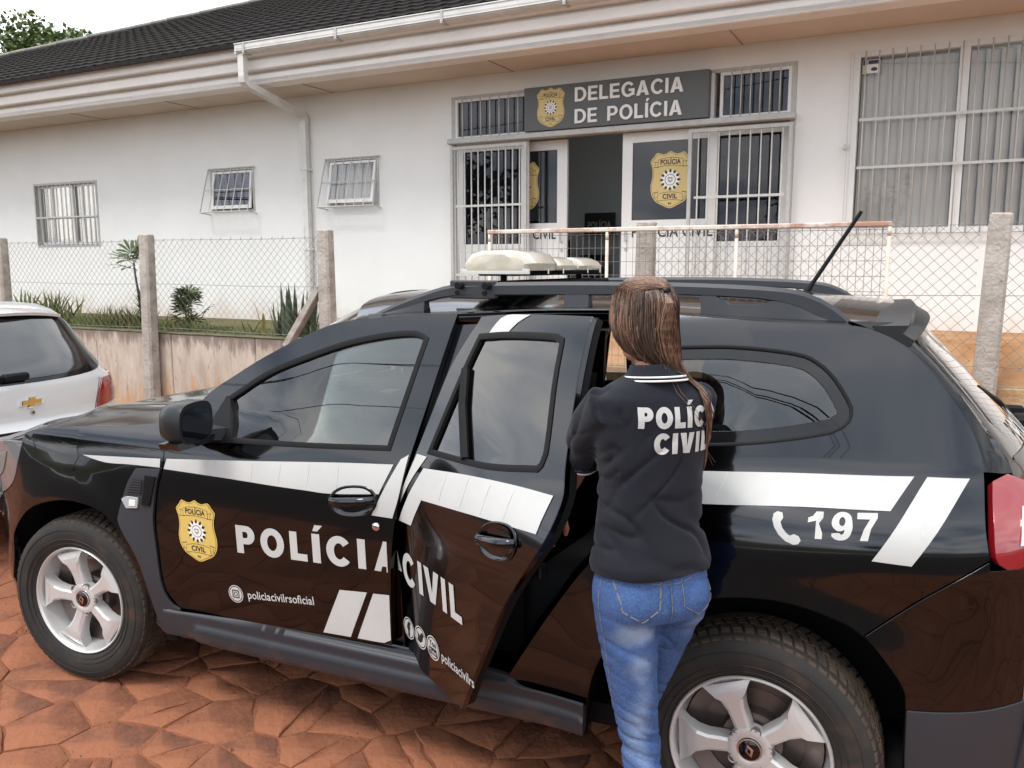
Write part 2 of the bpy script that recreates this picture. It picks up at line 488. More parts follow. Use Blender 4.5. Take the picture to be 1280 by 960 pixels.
def flat(mb, poly, fn, lift, mi):
    vs = [fn(u, v, lift) for u, v in poly]
    if len(poly) > 4:
        cx = sum(p[0] for p in poly)/len(poly); cy = sum(p[1] for p in poly)/len(poly)
        mb.add(vs + [fn(cx, cy, lift)], [(i, (i+1) % len(poly), len(poly)) for i in range(len(poly))], mi)
    else: mb.add(vs, [tuple(range(len(poly)))], mi)

def ringstrip(mb, outer, inner, fn, lift, mi):
    n = len(outer)
    vs = [fn(u, v, lift) for u, v in outer] + [fn(u, v, lift) for u, v in inner]
    mb.add(vs, [(i, (i+1) % n, (i+1) % n+n, i+n) for i in range(n)], mi)

SHIELD = [(0, 1.0), (.16, .93), (.34, .90), (.60, .96), (.74, .82), (.90, .66), (.82, .45), (.80, .15), (.88, -.20), (.84, -.50), (.66, -.74), (.36, -.88), (0, -1.0)]
SHIELD = SHIELD + [(-x, y) for x, y in SHIELD[-2:0:-1]]
def shield(name, fn, cu, cv, hw, hh, parent, word_up='POLÍCIA', word_lo='CIVIL', step=0.0012, tilt=0.0, sx=1, gold=None, clip=None):
    """the gold star-and-ribbons shield: one mesh, fn(u,v,lift)"""
    mb = MB()
    def F(a, b, l):
        return fn(cu + sx*a*hw, cv + b*hh + a*hw*tilt, l)
    def clip_(poly):
        return poly
    ol = [(x/.9, y) for x, y in curve(SHIELD, .16, ang=75)]
    flat(mb, ol, F, 0, 0)
    flat(mb, [(x*.955, y*.965) for x, y in ol], F, step*.6, 2)
    flat(mb, [(x*.93, y*.945) for x, y in ol], F, step*1.2, 0)
    for (yc, word, hh2, s_) in ((.60, word_up, .16, 1), (-.60, word_lo, .15, -1)):
        rib = [(-.62, yc-.13), (-.60, yc+.10), (-.3, yc+.15), (0, yc+.17), (.3, yc+.15), (.60, yc+.10), (.62, yc-.13), (.3, yc-.10), (0, yc-.09), (-.3, yc-.10)]
        for side in (-1, 1):
            tail = [(side*.58, yc-.18*s_+.02), (side*.84, yc-.16*s_), (side*.74, yc-.06*s_), (side*.82, yc+.06*s_), (side*.60, yc+.02)]
            flat(mb, tail, F, step*1.6, 1)
            flat(mb, [(side*.60+(x-side*.60)*.86, yc-.06*s_+(y-yc+.06*s_)*.80) for x, y in tail], F, step*2.0, 0)
        flat(mb, [(x*1.03, yc+.03+(y-yc-.03)*1.12) for x, y in rib], F, step*2.4, 1)
        flat(mb, rib, F, step*2.8, 0)
        w = .50 if len(word) > 5 else .36
        put_text(mb, word, lambda a, b, l: F(a, b, step*3.2), -w, yc-.055, w, yc-.055, .17, 1, 0.035)
    put_text(mb, 'RS', lambda a, b, l: F(a, b, step*3.2), -.08, -.86, .08, -.86, .07, 1, 0.02)
    asp = hw/hh
    # black points behind a white sunburst star, grey boss and a small arms device
    star = []
    for k in range(24):
        r = .40 if k % 2 == 0 else .27
        star.append((r*math.sin(2*math.pi*k/24)/asp*1.0, r*math.cos(2*math.pi*k/24)))
    flat(mb, [(x*1.0, y) for x, y in star], F, step*2.0, 1)
    star2 = []
    for k in range(24):
        r = .37 if k % 2 else .235
        a = 2*math.pi*k/24
        star2.append((r*math.sin(a)/asp, r*math.cos(a)))
    flat(mb, star2, F, step*2.5, 3)
    flat(mb, disc2(0, 0, .20/asp, .20, 20), F, step*3.0, 2)
    flat(mb, disc2(0, 0, .175/asp, .175, 20), F, step*3.4, 3)
    flat(mb, [(-.09/asp, .09), (-.09/asp, -.03), (0, -.11), (.09/asp, -.03), (.09/asp, .09)], F, step*3.8, 4)
    flat(mb, [(-.05/asp, .04), (-.05/asp, -.02), (.05/asp, -.02), (.05/asp, .04)], F, step*4.2, 3)
    return mb.build(name, [gold or M['gold_badge'], M['ink'], M['gold_dark'], M['white_ink'], M['grey_ink']], parent)
M['gold_dark'] = mat('dark_gold_line', (0.25, 0.16, 0.03), rough=0.5)

# outlines of the markings, metres along and above the flank
T = {"st_fender":[[0.133,0.967],[0.528,0.99],[0.523,0.956],[0.237,0.948]],"st_fdoor":[[0.552,0.993],[0.897,1.017],[1.302,1.048],[1.524,1.062],[1.478,0.963],[1.29,0.944],[1.181,0.944],[1.045,0.945],[0.83,0.95],[0.539,0.954]],"st_slash":[[1.549,1.081],[1.568,1.092],[1.576,1.098],[1.554,0.965],[1.531,0.889],[1.451,0.89]],"st_low1":[[1.305,0.605],[1.416,0.614],[1.337,0.436],[1.222,0.432]],"st_low2":[[1.441,0.614],[1.504,0.619],[1.5,0.456],[1.473,0.441],[1.365,0.437]],"st_q":[[2.489,1.129],[2.559,1.134],[2.768,1.145],[3.048,1.153],[2.995,1.075],[2.777,1.069],[2.518,1.051],[2.491,1.092]],"st_q2":[[3.079,1.153],[3.18,1.152],[3.051,0.948],[2.958,0.955]],"base197":[[2.796,0.996],[2.958,1.006]],"top197":[[2.798,1.06],[2.964,1.064]],"phone":[[2.71,1.052],[2.783,0.982]],"baseP":[[0.87,0.678],[1.561,0.702]],"topP":[[0.874,0.783],[1.512,0.802]],"insta":[[0.841,0.512],[0.799,0.505],[0.845,0.547]],"itxt":[[0.896,0.499],[1.193,0.527],[0.899,0.531],[1.194,0.56]],"badge":[[0.583,0.724],[0.776,0.744],[0.698,0.854],[0.68,0.613]],"lock":[[1.467,0.853]],"handle":[[1.38,0.927],[1.284,0.916],[1.473,0.938],[1.378,0.98],[1.379,0.873]],"r_slash":[[1.607,1.106],[1.671,1.108],[1.608,1.023],[1.562,0.949],[1.53,0.887],[1.527,0.9],[1.558,0.971]],"r_main":[[1.67,1.073],[1.903,1.1],[2.136,1.119],[2.307,1.127],[2.296,1.032],[2.035,1.009],[1.694,0.979],[1.632,0.882],[1.547,0.878],[1.608,0.977]],"r_top":[[1.862,1.555],[1.975,1.561],[1.93,1.537],[1.896,1.502],[1.804,1.498],[1.825,1.531]],"r_base":[[1.547,0.669],[1.918,0.658]],"r_cap":[[1.576,0.783],[1.85,0.783]],"r_ic1":[[1.562,0.508],[1.523,0.495],[1.569,0.555]],"r_ic2":[[1.645,0.506],[1.603,0.489],[1.653,0.553]],"r_ic3":[[1.728,0.503],[1.68,0.483],[1.734,0.554]],"r_txt":[[1.771,0.493],[1.891,0.462],[1.775,0.516]],"r_handle":[[2.136,0.97],[2.041,0.952],[2.223,0.988],[2.119,1.019],[2.14,0.914]],"r_div":[[1.717,1.41],[1.895,1.128],[1.744,1.413]],"lamp":[[3.225,1.167],[3.26,1.179],[3.295,1.157],[3.282,1.096],[3.271,1.008],[3.291,0.959],[3.262,0.946],[3.232,0.979],[3.222,1.12]],"vent":[[0.405,0.943],[0.527,0.952],[0.5,0.876],[0.475,0.748],[0.482,0.623],[0.496,0.495],[0.526,0.43],[0.565,0.407],[0.573,0.317],[0.501,0.317],[0.468,0.333],[0.447,0.423],[0.396,0.585],[0.318,0.712],[0.315,0.763],[0.357,0.876]],"vent_mesh":[[0.358,0.839],[0.392,0.902],[0.441,0.904],[0.427,0.843]],"vent_lamp":[[0.337,0.821],[0.361,0.833],[0.418,0.833],[0.41,0.794],[0.359,0.789]],"vent_rib":[[0.458,0.924],[0.511,0.929],[0.47,0.795],[0.431,0.806]],"headl":[[-0.259,0.982],[-0.194,0.976],[-0.229,0.86],[-0.256,0.765],[-0.347,0.675],[-0.49,0.605]],"sill":[[0.565,0.407],[1.626,0.415],[0.607,0.347],[1.602,0.374],[0.573,0.317]],"topP2":[[1.035,1.437]],"black_q":[[2.389,1.493],[2.566,1.492],[2.73,1.479]]}

# ================================================================== the place (building frame: u along the facade, v away from the street)
BY = -0.0554
BO = Vector((2.9555, -2.2474, 0))
BM = Matrix.Translation(BO) @ Matrix.Rotation(BY, 4, 'Z')
def W(u, v, z=0): return BM @ Vector((u, v, z))
class Thing:
    """an Empty at the thing's base; parts are given in (u,v,z) and land in the right place"""
    def __init__(s, name, u, v, z, **kw):
        s.base = Vector((u, v, z)); s.e = empty(name, W(u, v, z), BY)
        tag(s.e, **kw)
    def part(s, mb, name, mats, smooth=False, parent=None, sharp=None):
        o = mb.build(name, mats, parent or s.e, smooth, sharp)
        if parent is None: o.location = -s.base
        return o
    def inst(s, src, name, loc, rot=(0, 0, 0), scale=(1, 1, 1), parent=None):
        o = bpy.data.objects.new(name, src.data); o.rotation_euler = rot; o.scale = scale
        link(o, parent or s.e)
        o.location = Vector(loc) - (s.base if parent is None else Vector((0, 0, 0)))
        return o

# materials of the place
M['wall'] = mat('white_wall_paint', (0.765, 0.76, 0.75), rough=0.85, spec=0.2, var=0.05, vscale=1.6, bump=0.25, bscale=90)
stain(M['wall'], (0.56, 0.42, 0.32), 2.2, 0.40, 0.80, 0.45, (1, 1, .5), zfade=(0.95, 1.55))
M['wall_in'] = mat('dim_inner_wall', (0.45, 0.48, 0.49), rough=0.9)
M['eave'] = mat('cream_eave_paint', (0.84, 0.81, 0.78), rough=0.8, spec=0.2, var=0.08, vscale=2.0, bump=0.2, bscale=50)
stain(M['eave'], (0.42, 0.36, 0.31), 3.0, 0.55, 0.85, 0.5, (1.2, 1, 3))
M['soffit'] = mat('tan_soffit', (0.66, 0.575, 0.51), rough=0.9, spec=0.1, var=0.10, vscale=1.5)
M['rooftile'] = mat('dark_weathered_tile', (0.034, 0.029, 0.028), rough=0.95, spec=0.1, var=0.5, vscale=14, var2=(0.016, 0.014, 0.014), bump=0.5, bscale=25)
M['ridge'] = mat('grey_mortar_cap', (0.26, 0.25, 0.23), rough=0.95, var=0.4, vscale=8)
M['gutter'] = mat('weathered_white_metal', (0.66, 0.65, 0.63), rough=0.4, spec=0.5, var=0.15, vscale=7)
stain(M['gutter'], (0.28, 0.22, 0.17), 5.0, 0.56, 0.82, 0.6, (1, 1, 2))
M['frame_grey'] = mat('grey_painted_steel', (0.47, 0.465, 0.45), rough=0.5, var=0.2, vscale=15)
M['frame_white'] = mat('white_painted_steel', (0.72, 0.72, 0.71), rough=0.45, var=0.06, vscale=6)
M['bar'] = mat('pale_grey_bar_paint', (0.56, 0.55, 0.53), rough=0.5, var=0.15, vscale=20)
M['winglass'] = glass_mat('window_pane_glass', (0.95, 0.94, 0.93), ior=1.45, gain=0.7)
M['doorglass'] = glass_mat('dark_door_glass', (0.55, 0.55, 0.60), ior=1.45, gain=0.9)
M['blind_grey'] = mat('grey_vertical_blind', (0.55, 0.55, 0.54), rough=0.85, var=0.06, vscale=3)
M['blind_dark'] = mat('slate_vertical_blind', (0.056, 0.058, 0.068), rough=0.8)
M['curtain'] = mat('pale_curtain', (0.40, 0.42, 0.41), rough=0.95, var=0.2, vscale=5, stretch=(8, 8, .4))
M['sign'] = mat('slate_sign_face', (0.085, 0.088, 0.090), rough=0.45, var=0.06, vscale=3)
M['letter'] = mat('white_raised_letter', (0.76, 0.76, 0.75), rough=0.5)
M['gold_sign'] = mat('pale_gold_print', (0.60, 0.46, 0.20), rough=0.55)
M['concrete'] = mat('weathered_concrete', (0.47, 0.43, 0.39), rough=0.95, spec=0.15, var=0.35, vscale=9, var2=(0.30, 0.265, 0.23), bump=0.9, bscale=45)
stain(M['concrete'], (0.09, 0.08, 0.07), 16.0, 0.57, 0.72, 0.7)
M['plaster'] = mat('stained_plaster', (0.58, 0.49, 0.42), rough=0.95, spec=0.1, var=0.40, vscale=5, stretch=(1.5, 1, .4), var2=(0.42, 0.345, 0.285), bump=0.9, bscale=22)
stain(M['plaster'], (0.50, 0.27, 0.12), 5.0, 0.46, 0.70, 0.65, (2.2, 1, .30), zfade=(0.05, .85))
stain(M['plaster'], (0.20, 0.14, 0.10), 14.0, 0.60, 0.70, 0.6, (1.5, 1, .16))
stain(M['plaster'], (0.15, 0.115, 0.10), 4.0, 0.52, 0.70, 0.7, (2.6, 1, .6), zfade=(1.0, .55))
stain(M['plaster'], (0.10, 0.08, 0.07), 11.0, 0.60, 0.72, 0.7, (1.6, 1, .5))
M['block'] = mat('tan_concrete_block', (0.50, 0.36, 0.23), rough=0.95, spec=0.1, var=0.4, vscale=5, var2=(0.34, 0.20, 0.10), bump=0.9, bscale=35)
stain(M['block'], (0.38, 0.13, 0.04), 2.0, 0.42, 0.66, 0.8, (1, 1, 1))
M['mortar'] = mat('rough_mortar', (0.33, 0.25, 0.18), rough=1.0, bump=0.8, bscale=60)
M['dirt'] = mat('orange_earth', (0.46, 0.28, 0.16), rough=1.0, spec=0.1, var=0.5, vscale=3.0, var2=(0.30, 0.145, 0.065), bump=0.8, bscale=14)
M['roaddust'] = mat('red_road_dust', (0.175, 0.068, 0.038), rough=1.0, spec=0.1, var=0.6, vscale=3.0, var2=(0.085, 0.034, 0.022), bump=0.8, bscale=22)
M['grass'] = mat('grass_blade', (0.105, 0.165, 0.035), rough=0.8, var=0.5, vscale=3, var2=(0.16, 0.15, 0.05))
M['leaf'] = mat('dark_green_leaf', (0.040, 0.075, 0.022), rough=0.5, var=0.5, vscale=2.5, var2=(0.085, 0.125, 0.035))
M['leaf2'] = mat('mid_green_leaf', (0.060, 0.100, 0.028), rough=0.55, var=0.6, vscale=1.2, var2=(0.11, 0.14, 0.04))
M['snake'] = mat('banded_green_blade', (0.075, 0.105, 0.055), rough=0.5, var=0.6, vscale=4, var2=(0.03, 0.05, 0.025), stretch=(1, 1, 7))
M['snake_y'] = mat('yellow_blade', (0.38, 0.33, 0.08), rough=0.6, var=0.4, vscale=5)
M['bark'] = mat('grey_brown_bark', (0.10, 0.080, 0.060), rough=0.95, var=0.5, vscale=9, bump=0.8, bscale=20, stretch=(3, 3, .6))
M['pink'] = mat('pink_petal', (0.62, 0.12, 0.30), rough=0.7)
M['wire'] = mat('galvanised_wire', (0.24, 0.23, 0.22), rough=0.6, metal=0.4)
M['rust'] = mat('rusty_cream_paint', (0.66, 0.60, 0.51), rough=0.8)
stain(M['rust'], (0.44, 0.25, 0.15), 5.0, 0.48, 0.70, 0.6)
M['rust_top'] = mat('rusting_top_rail', (0.66, 0.60, 0.53), rough=0.85)
stain(M['rust_top'], (0.36, 0.16, 0.10), 1.5, 0.46, 0.62, 0.85)
stain(M['rust_top'], (0.30, 0.12, 0.07), 9, 0.50, 0.66, 0.6)

# ---- ground
def bsheet(name, u0, u1, v0, v1, z, m, n=1, kind='structure'):
    mb = MB(); nu = n; nv = n
    vs = []; fs = []
    for j in range(nv+1):
        for i in range(nu+1): vs.append(W(u0+(u1-u0)*i/nu, v0+(v1-v0)*j/nv, z))
    for j in range(nv):
        for i in range(nu): k = j*(nu+1)+i; fs.append((k, k+1, k+nu+2, k+nu+1))
    mb.add(vs, fs)
    return tag(mb.build(name, m), kind=kind)
road = bsheet('road', -300, 300, 1.05, 6.56, -0.016, M['roaddust'])
M['dark_ground'] = mat('dark_grey_ground', (.050, .047, .045), rough=.95, spec=.2, var=.5, vscale=5, var2=(.075, .055, .045), bump=.8, bscale=60)
bsheet('added_dark_road', -300, 300, -6.5, 1.05, -0.012, M['dark_ground'])  # unseen dark road, added so that the doors mirror less orange ground
M['added_turf'] = mat('added_verge_green', (0.07, 0.085, 0.035), rough=1.0, spec=0.1, var=0.5, vscale=.8, var2=(0.11, 0.085, 0.045), bump=0.6, bscale=8)
bsheet('added_far_verge', -300, 300, -300, -6.49, 0.06, M['added_turf'])  # unseen verge, added to cut the orange bounce from the ground
yard = MB()
for (u0, u1, zz) in ((-60, -5.0, .955), (-3.4, 60, 1.10)):
    yard.add([W(*p) for p in ((u0, 7.05, zz+.02), (u1, 7.05, zz+.02), (u1, 60, 1.0), (u0, 60, 1.0))], [(0, 1, 2, 3)], 0 if u0 > -10 else 1)
    v = 6.60 if u0 < -10 else 6.62
    z0 = .955 if u0 < -10 else .885
    yard.add([W(*p) for p in ((u0, v, z0), (u1, v, z0), (u1, 7.05, zz+.02), (u0, 7.05, zz+.02))], [(0, 1, 2, 3)], 0 if u0 > -10 else 1)
M['yardsoil'] = mat('mossy_yard_soil', (0.17, 0.135, 0.08), rough=1, spec=.1, var=.6, vscale=3, var2=(.08, .095, .035), bump=.8, bscale=20)
tag(yard.build('yard_ground', [M['dirt'], M['yardsoil']]), kind='structure')
ramp = MB()
ramp.add([W(*p) for p in ((-5.0, 5.6, -.02), (-3.4, 5.6, -.02), (-3.4, 8.4, 1.03), (-5.0, 8.4, 1.03), (-5.0, 60, 1.03), (-3.4, 60, 1.03))], [(0, 1, 2, 3), (3, 2, 5, 4)])
tag(ramp.build('entrance_ramp', M['dirt']), kind='structure')

bsheet('ground', -300, 300, 6.5, 300, -0.10, M['dirt'])
for (ua, ub) in ((-5.06, -4.985), (-3.415, -3.34)):
    t_ = Thing('ramp_side_wall', ua, 6.6, 0, label='low plastered wall on the %s side of the entrance ramp' % ('left' if ua < -4 else 'right'), cat='wall')
    mb = MB(); mb.bbox(ua, ub, 6.67, 8.59, -.1, 1.06, .006); t_.part(mb, 'wall_body', M['plaster'])
# ---- irregular paving stones: cells of a random point set, each stone its own piece
def stone_cells():
    r = random.Random(31); pts = []
    s = 0.225
    i = 0
    y = -1.15
    while y < 2.6:
        x = -9.5 + (s/2 if i % 2 else 0)
        while x < 6.6:
            if r.random() > .17: pts.append((x + r.uniform(-.62, .62)*s, y + r.uniform(-.62, .62)*s))
            x += s*1.08
        y += s*.92; i += 1
    grid = {}
    for p in pts: grid.setdefault((int(p[0]//.5), int(p[1]//.5)), []).append(p)
    cells = []
    for p in pts:
        poly = [(p[0]-.5, p[1]-.5), (p[0]+.5, p[1]-.5), (p[0]+.5, p[1]+.5), (p[0]-.5, p[1]+.5)]
        ci, cj = int(p[0]//.5), int(p[1]//.5)
        for di in (-2, -1, 0, 1, 2):
            for dj in (-2, -1, 0, 1, 2):
                for q in grid.get((ci+di, cj+dj), ()):
                    if q is p or q == p: continue
                    mxx, myy = (p[0]+q[0])/2, (p[1]+q[1])/2; nx, ny = q[0]-p[0], q[1]-p[1]
                    new = []
                    for k in range(len(poly)):
                        a, b = poly[k], poly[(k+1) % len(poly)]
                        da = (a[0]-mxx)*nx+(a[1]-myy)*ny; db = (b[0]-mxx)*nx+(b[1]-myy)*ny
                        if da <= 0: new.append(a)
                        if (da < 0) != (db < 0) and da != db:
                            t = da/(da-db); new.append((a[0]+(b[0]-a[0])*t, a[1]+(b[1]-a[1])*t))
                    poly = new
                    if len(poly) < 3: break
                if len(poly) < 3: break
            if len(poly) < 3: break
        if len(poly) >= 3:
            if r.random() < .36:      # broken or wedge-shaped stones
                a = r.uniform(0, math.pi); nx, ny = math.cos(a), math.sin(a); o_ = (p[0]+r.uniform(-.03, .03), p[1]+r.uniform(-.03, .03))
                for sg in (1, -1):
                    new = []
                    for k in range(len(poly)):
                        A, B = poly[k], poly[(k+1) % len(poly)]; da = ((A[0]-o_[0])*nx+(A[1]-o_[1])*ny)*sg; db = ((B[0]-o_[0])*nx+(B[1]-o_[1])*ny)*sg
                        if da <= 0: new.append(A)
                        if (da < 0) != (db < 0) and da != db: t = da/(da-db); new.append((A[0]+(B[0]-A[0])*t, A[1]+(B[1]-A[1])*t))
                    if len(new) >= 3: cells.append(((sum(q[0] for q in new)/len(new), sum(q[1] for q in new)/len(new)), new))
            else: cells.append(((sum(q[0] for q in poly)/len(poly), sum(q[1] for q in poly)/len(poly)), poly))
    return cells
STM = []
for k, (a, b) in enumerate((((.250, .100, .056), (.190, .074, .042)), ((.235, .095, .056), (.165, .068, .042)), ((.205, .088, .056), (.140, .062, .042)),
                            ((.275, .114, .064), (.210, .082, .046)))):
    m_ = mat('red_dusted_stone', a, rough=.92, spec=.15, var=.4, vscale=7, var2=b, bump=.7, bscale=34)
    stain(m_, (.285, .114, .062), 3.2, .40, .60, .9)
    STM.append(m_)
def stone_mesh(mb, p, poly, r, mi=0):
    gap = r.uniform(.0015, .0055); h = r.uniform(-.0045, .0015); tx, ty = r.uniform(-.016, .016), r.uniform(-.016, .016)
    # break long edges and roughen them
    pts = []
    for k in range(len(poly)):
        a, b = Vector(poly[k]), Vector(poly[(k+1) % len(poly)]); L_ = (b-a).length
        if L_ < .012: continue
        m = max(1, int(L_/.05))
        for t in range(m):
            q = a.lerp(b, t/m)
            if t: q += Vector((noise.noise(Vector((q.x*19, q.y*19, 1))), noise.noise(Vector((q.x*19, q.y*19, 9)))))*.009
            pts.append(q)
    c = Vector(p)
    if len(pts) < 3: return
    def ring(ins, z):
        o = []
        for q in pts:
            d = (c-q); L_ = d.length; qq = q + d/L_*min(ins, L_*.6)
            o.append((qq.x, qq.y, z + h + (qq.x-c.x)*tx + (qq.y-c.y)*ty + .004*noise.noise(Vector((qq.x*9, qq.y*9, 0)))))
        return o
    n = len(pts)
    mb.add(ring(gap, -.032) + ring(gap+.002, -.0035) + ring(gap+.010, 0) + [(c.x, c.y, h+.002+.003*r.random())],
           [(i, (i+1) % n, (i+1) % n+n, i+n) for i in range(n)] + [(i+n, (i+1) % n+n, (i+1) % n+2*n, i+2*n) for i in range(n)] +
           [(i+2*n, (i+1) % n+2*n, 3*n) for i in range(n)], mi)
pv = empty('stone_paving', (1, 0, 0)); tag(pv, kind='structure')
def seen(x, y):
    dxx, dyy = x-2.9555, y+2.2474
    d = -dxx*.4067*.99+dyy*.9135*.99+1.7*.139
    if d < .3: return 0
    px = 640+1048*(dxx*.9135+dyy*.4067)/d
    return 1 if -60 < px < 1340 else 0
cells = stone_cells()
def score(c):
    x, y = c[0]
    d = math.hypot(x-2.96, y+2.25)
    s = d
    if not seen(x, y): s += 30
    if y > .35 and x < 2.9: s += 4
    return s
near = [c for c in cells if seen(*c[0]) and math.hypot(c[0][0]-2.96, c[0][1]+2.25) > 1.5]
near.sort(key=score); pick = near[:290]; ids = set(id(c) for c in pick)
far_mb = MB(); r_ = random.Random(5)
for c in cells:
    if id(c) in ids:
        mb = MB(); stone_mesh(mb, (0, 0), [(a-c[0][0], b-c[0][1]) for a, b in c[1]], r_)
        o = mb.build('paving_stone', STM[r_.randrange(4)], pv, True, 30); o.location = (c[0][0]-1, c[0][1], 0)
    else: stone_mesh(far_mb, c[0], c[1], r_, r_.randrange(4))
# packed earth that has washed into the joints and over some stone edges
def earth():
    x0, x1, y0, y1, st = -3.2, 4.4, -1.12, 1.2, .022
    nx, ny = int((x1-x0)/st), int((y1-y0)/st); vs = []; fs = []
    for j in range(ny+1):
        for i in range(nx+1):
            x, y = x0+i*st, y0+j*st
            n_ = noise.noise(Vector((x*2.1, y*2.1, 7)))*.6+noise.noise(Vector((x*6, y*6, 3)))*.35+noise.noise(Vector((x*19, y*19, 1)))*.22
            ed = min(1, (x-x0)/.2, (x1-x)/.2, (y-y0)/.2, (y1-y)/.2)
            vs.append((x, y, -.0065+.0072*n_-.010*(1-max(0, ed))))
    for j in range(ny):
        for i in range(nx): k = j*(nx+1)+i; fs.append((k, k+1, k+nx+2, k+nx+1))
    return mobj('packed_earth', vs, fs, M['earth_fill'], None, True)
M['earth_fill'] = mat('packed_red_earth', (0.275, 0.112, 0.062), rough=1.0, spec=.08, var=.45, vscale=4.0, var2=(0.185, 0.070, 0.040), bump=1.0, bscale=55)
tag(earth(), kind='structure')
# loose grit
mb = MB(); rg_ = random.Random(8)
for k in range(2600):
    x, y = rg_.uniform(-2.6, 3.8), rg_.uniform(-1.2, .9); q = rg_.uniform(.0015, .0048)*(1.8 if rg_.random() < .03 else 1); a = rg_.uniform(0, 6.28)
    c = [(x+q*math.cos(a+b_)*rg_.uniform(.7, 1.2), y+q*math.sin(a+b_)*rg_.uniform(.7, 1.2)) for b_ in (0, 2.1, 4.2)]
    mb.add([(c[0][0], c[0][1], -.004), (c[1][0], c[1][1], -.004), (c[2][0], c[2][1], -.004), (x, y, q*1.1)], [(0, 1, 3), (1, 2, 3), (2, 0, 3)], 0 if rg_.random() < .8 else 1)
tag(mb.build('loose_grit', [M['earth_fill'], M['dark_ground']]), kind='stuff')
o = far_mb.build('paving_stones_beyond', STM, pv, True, 30); o.location = (-1, 0, 0); tag(o, kind='stuff')

# ================================================================== the police station
T_ = Thing('police_station', -6.0, 8.6, 1.0, label='single-storey white police station with dark tiled roof behind the fence', cat='building')
BE = T_.e
def uv_panel(name, outline, holes, v, m, thick, parent=None):
    o = panel(name, outline, lambda u, z: (u, v, z), m, parent or BE, holes, step=3.0, thick=thick, hint=(0, -1, 0), raw=True)
    if parent is None: o.location = -T_.base
    return o
def rect(u0, u1, z0, z1): return [(u0, z0), (u1, z0), (u1, z1), (u0, z1)]
OP = {'lwin': (-12.91, -11.41, 2.0, 2.98), 's1': (-9.07, -8.27, 2.43, 3.01), 's2': (-7.03, -6.24, 2.44, 3.03), 'door': (-5.20, -1.37, 1.0, 3.625), 'big': (-.87, 2.78, 2.0, 3.645)}
uv_panel('wall', rect(-26, 8, .6, 3.86), [rect(*v) for v in OP.values()], 8.6, M['wall'], .20)
# inner room shell
mb = MB(); mb.box(-26, 8, 11.6, 11.7, 1.0, 3.8); mb.box(-26, 8, 8.8, 11.6, 3.70, 3.80); mb.box(-26, 8, 8.8, 11.6, .95, 1.02)
for u in (-10.4, -7.6, -5.6, -1.1, 8): mb.box(u-.05, u+.05, 8.81, 11.6, 1.02, 3.70)
T_.part(mb, 'inner_room', M['wall_in'])
mb = MB(); mb.box(-26.2, -26, 8.6, 16, .6, 3.86); mb.box(8, 8.2, 8.6, 16, .6, 3.86); mb.box(-26, 8, 15.8, 16, .6, 3.86)
T_.part(mb, 'outer_wall', M['wall'])
# eave: soffit, three stepped fascia bands
mb = MB(); mb.box(-27, 9, 7.74, 8.597, 3.83, 3.87)
sof = T_.part(mb, 'soffit', M['soffit'])
mb = MB()
for u in (-14.2, -11.1, -9.2, -6.9, -4.4, -1.9, .7, 3.2): mb.box(u, u+.012, 7.76, 8.59, 3.822, 3.8285)
T_.part(mb, 'soffit_joint', M['concrete'])
for (z0, z1, v) in ((3.815, 3.93, 7.74), (3.955, 4.07, 7.665), (4.095, 4.215, 7.59)):
    mb = MB(); mb.bbox(-27, 9, v, 7.98, z0, z1, .012); mb.box(-27, 9, v+.035, 7.97, z1-.002, z1+.0275 if z1 < 4.2 else z1+.012)
    T_.part(mb, 'fascia_band', M['eave'])
# roof courses, clipped by the hip
SL = .45
def zr(v): return 4.235 + (v-7.55)*SL
def hipu(v): return -18.5 + (v-11.77)/.44
v = 7.50; k = 0
while v < 20.4:
    v1 = v + .36; mb = MB(); ul = max(hipu(v), -29) ; ul1 = max(hipu(v1), -29)
    z0, z1 = zr(v), zr(v1)
    mb.add([(ul, v, z0+.030), (9.4, v, z0+.030), (9.4, v1+.03, z1+.012), (ul1, v1+.03, z1+.012), (ul, v, z0-.03), (9.4, v, z0-.03), (9.4, v1, z1-.05), (ul1, v1, z1-.05)],
           [(0, 1, 2, 3), (4, 5, 1, 0), (7, 6, 5, 4), (1, 5, 6, 2), (0, 3, 7, 4)])
    # rolled barrels of the tiles along the course
    u = ul + .1; q = 0
    if k < 30:
        while u < 9.3:
            mb.add([(u-.06, v-.004, z0+.029), (u, v-.006, z0+.035), (u+.06, v-.004, z0+.029), (u-.06+.0, v1, z1+.006), (u, v1, z1+.011), (u+.06, v1, z1+.006)],
                   [(0, 1, 4, 3), (1, 2, 5, 4), (0, 2, 1)])
            u += .21
    T_.part(mb, 'tile_course', M['rooftile']); v = v1; k += 1
mb = MB(); mb.bbox(-.21, .21, -.09, .09, -.03, .055, .03); ridge0 = None
n = 78
for i in range(n):
    v = 9.4 + i*.142; u = hipu(v)
    if u < -25 or u > 3: continue
    if ridge0 is None:
        ridge0 = T_.part(mb, 'ridge_cap', M['ridge']); ridge0.location = Vector((u, v, zr(v)+.02)) - T_.base; o = ridge0
    else: o = T_.inst(ridge0, 'ridge_cap', (u, v, zr(v)+.02 + rnd.uniform(-.006, .006)))
    o.rotation_euler = (0, -math.atan(SL*.44/1.09), math.atan(.44)); o.scale = (1, 1, 1)
mb = MB()   # far slope behind the hip
mb.add([(-26, 9.0, 4.2), (9, 23.5, 10.8), (9, 30, 4.2), (-26, 24, 4.2)], [(0, 1, 2), (0, 2, 3)])
T_.part(mb, 'roof_back_slope', M['rooftile'])
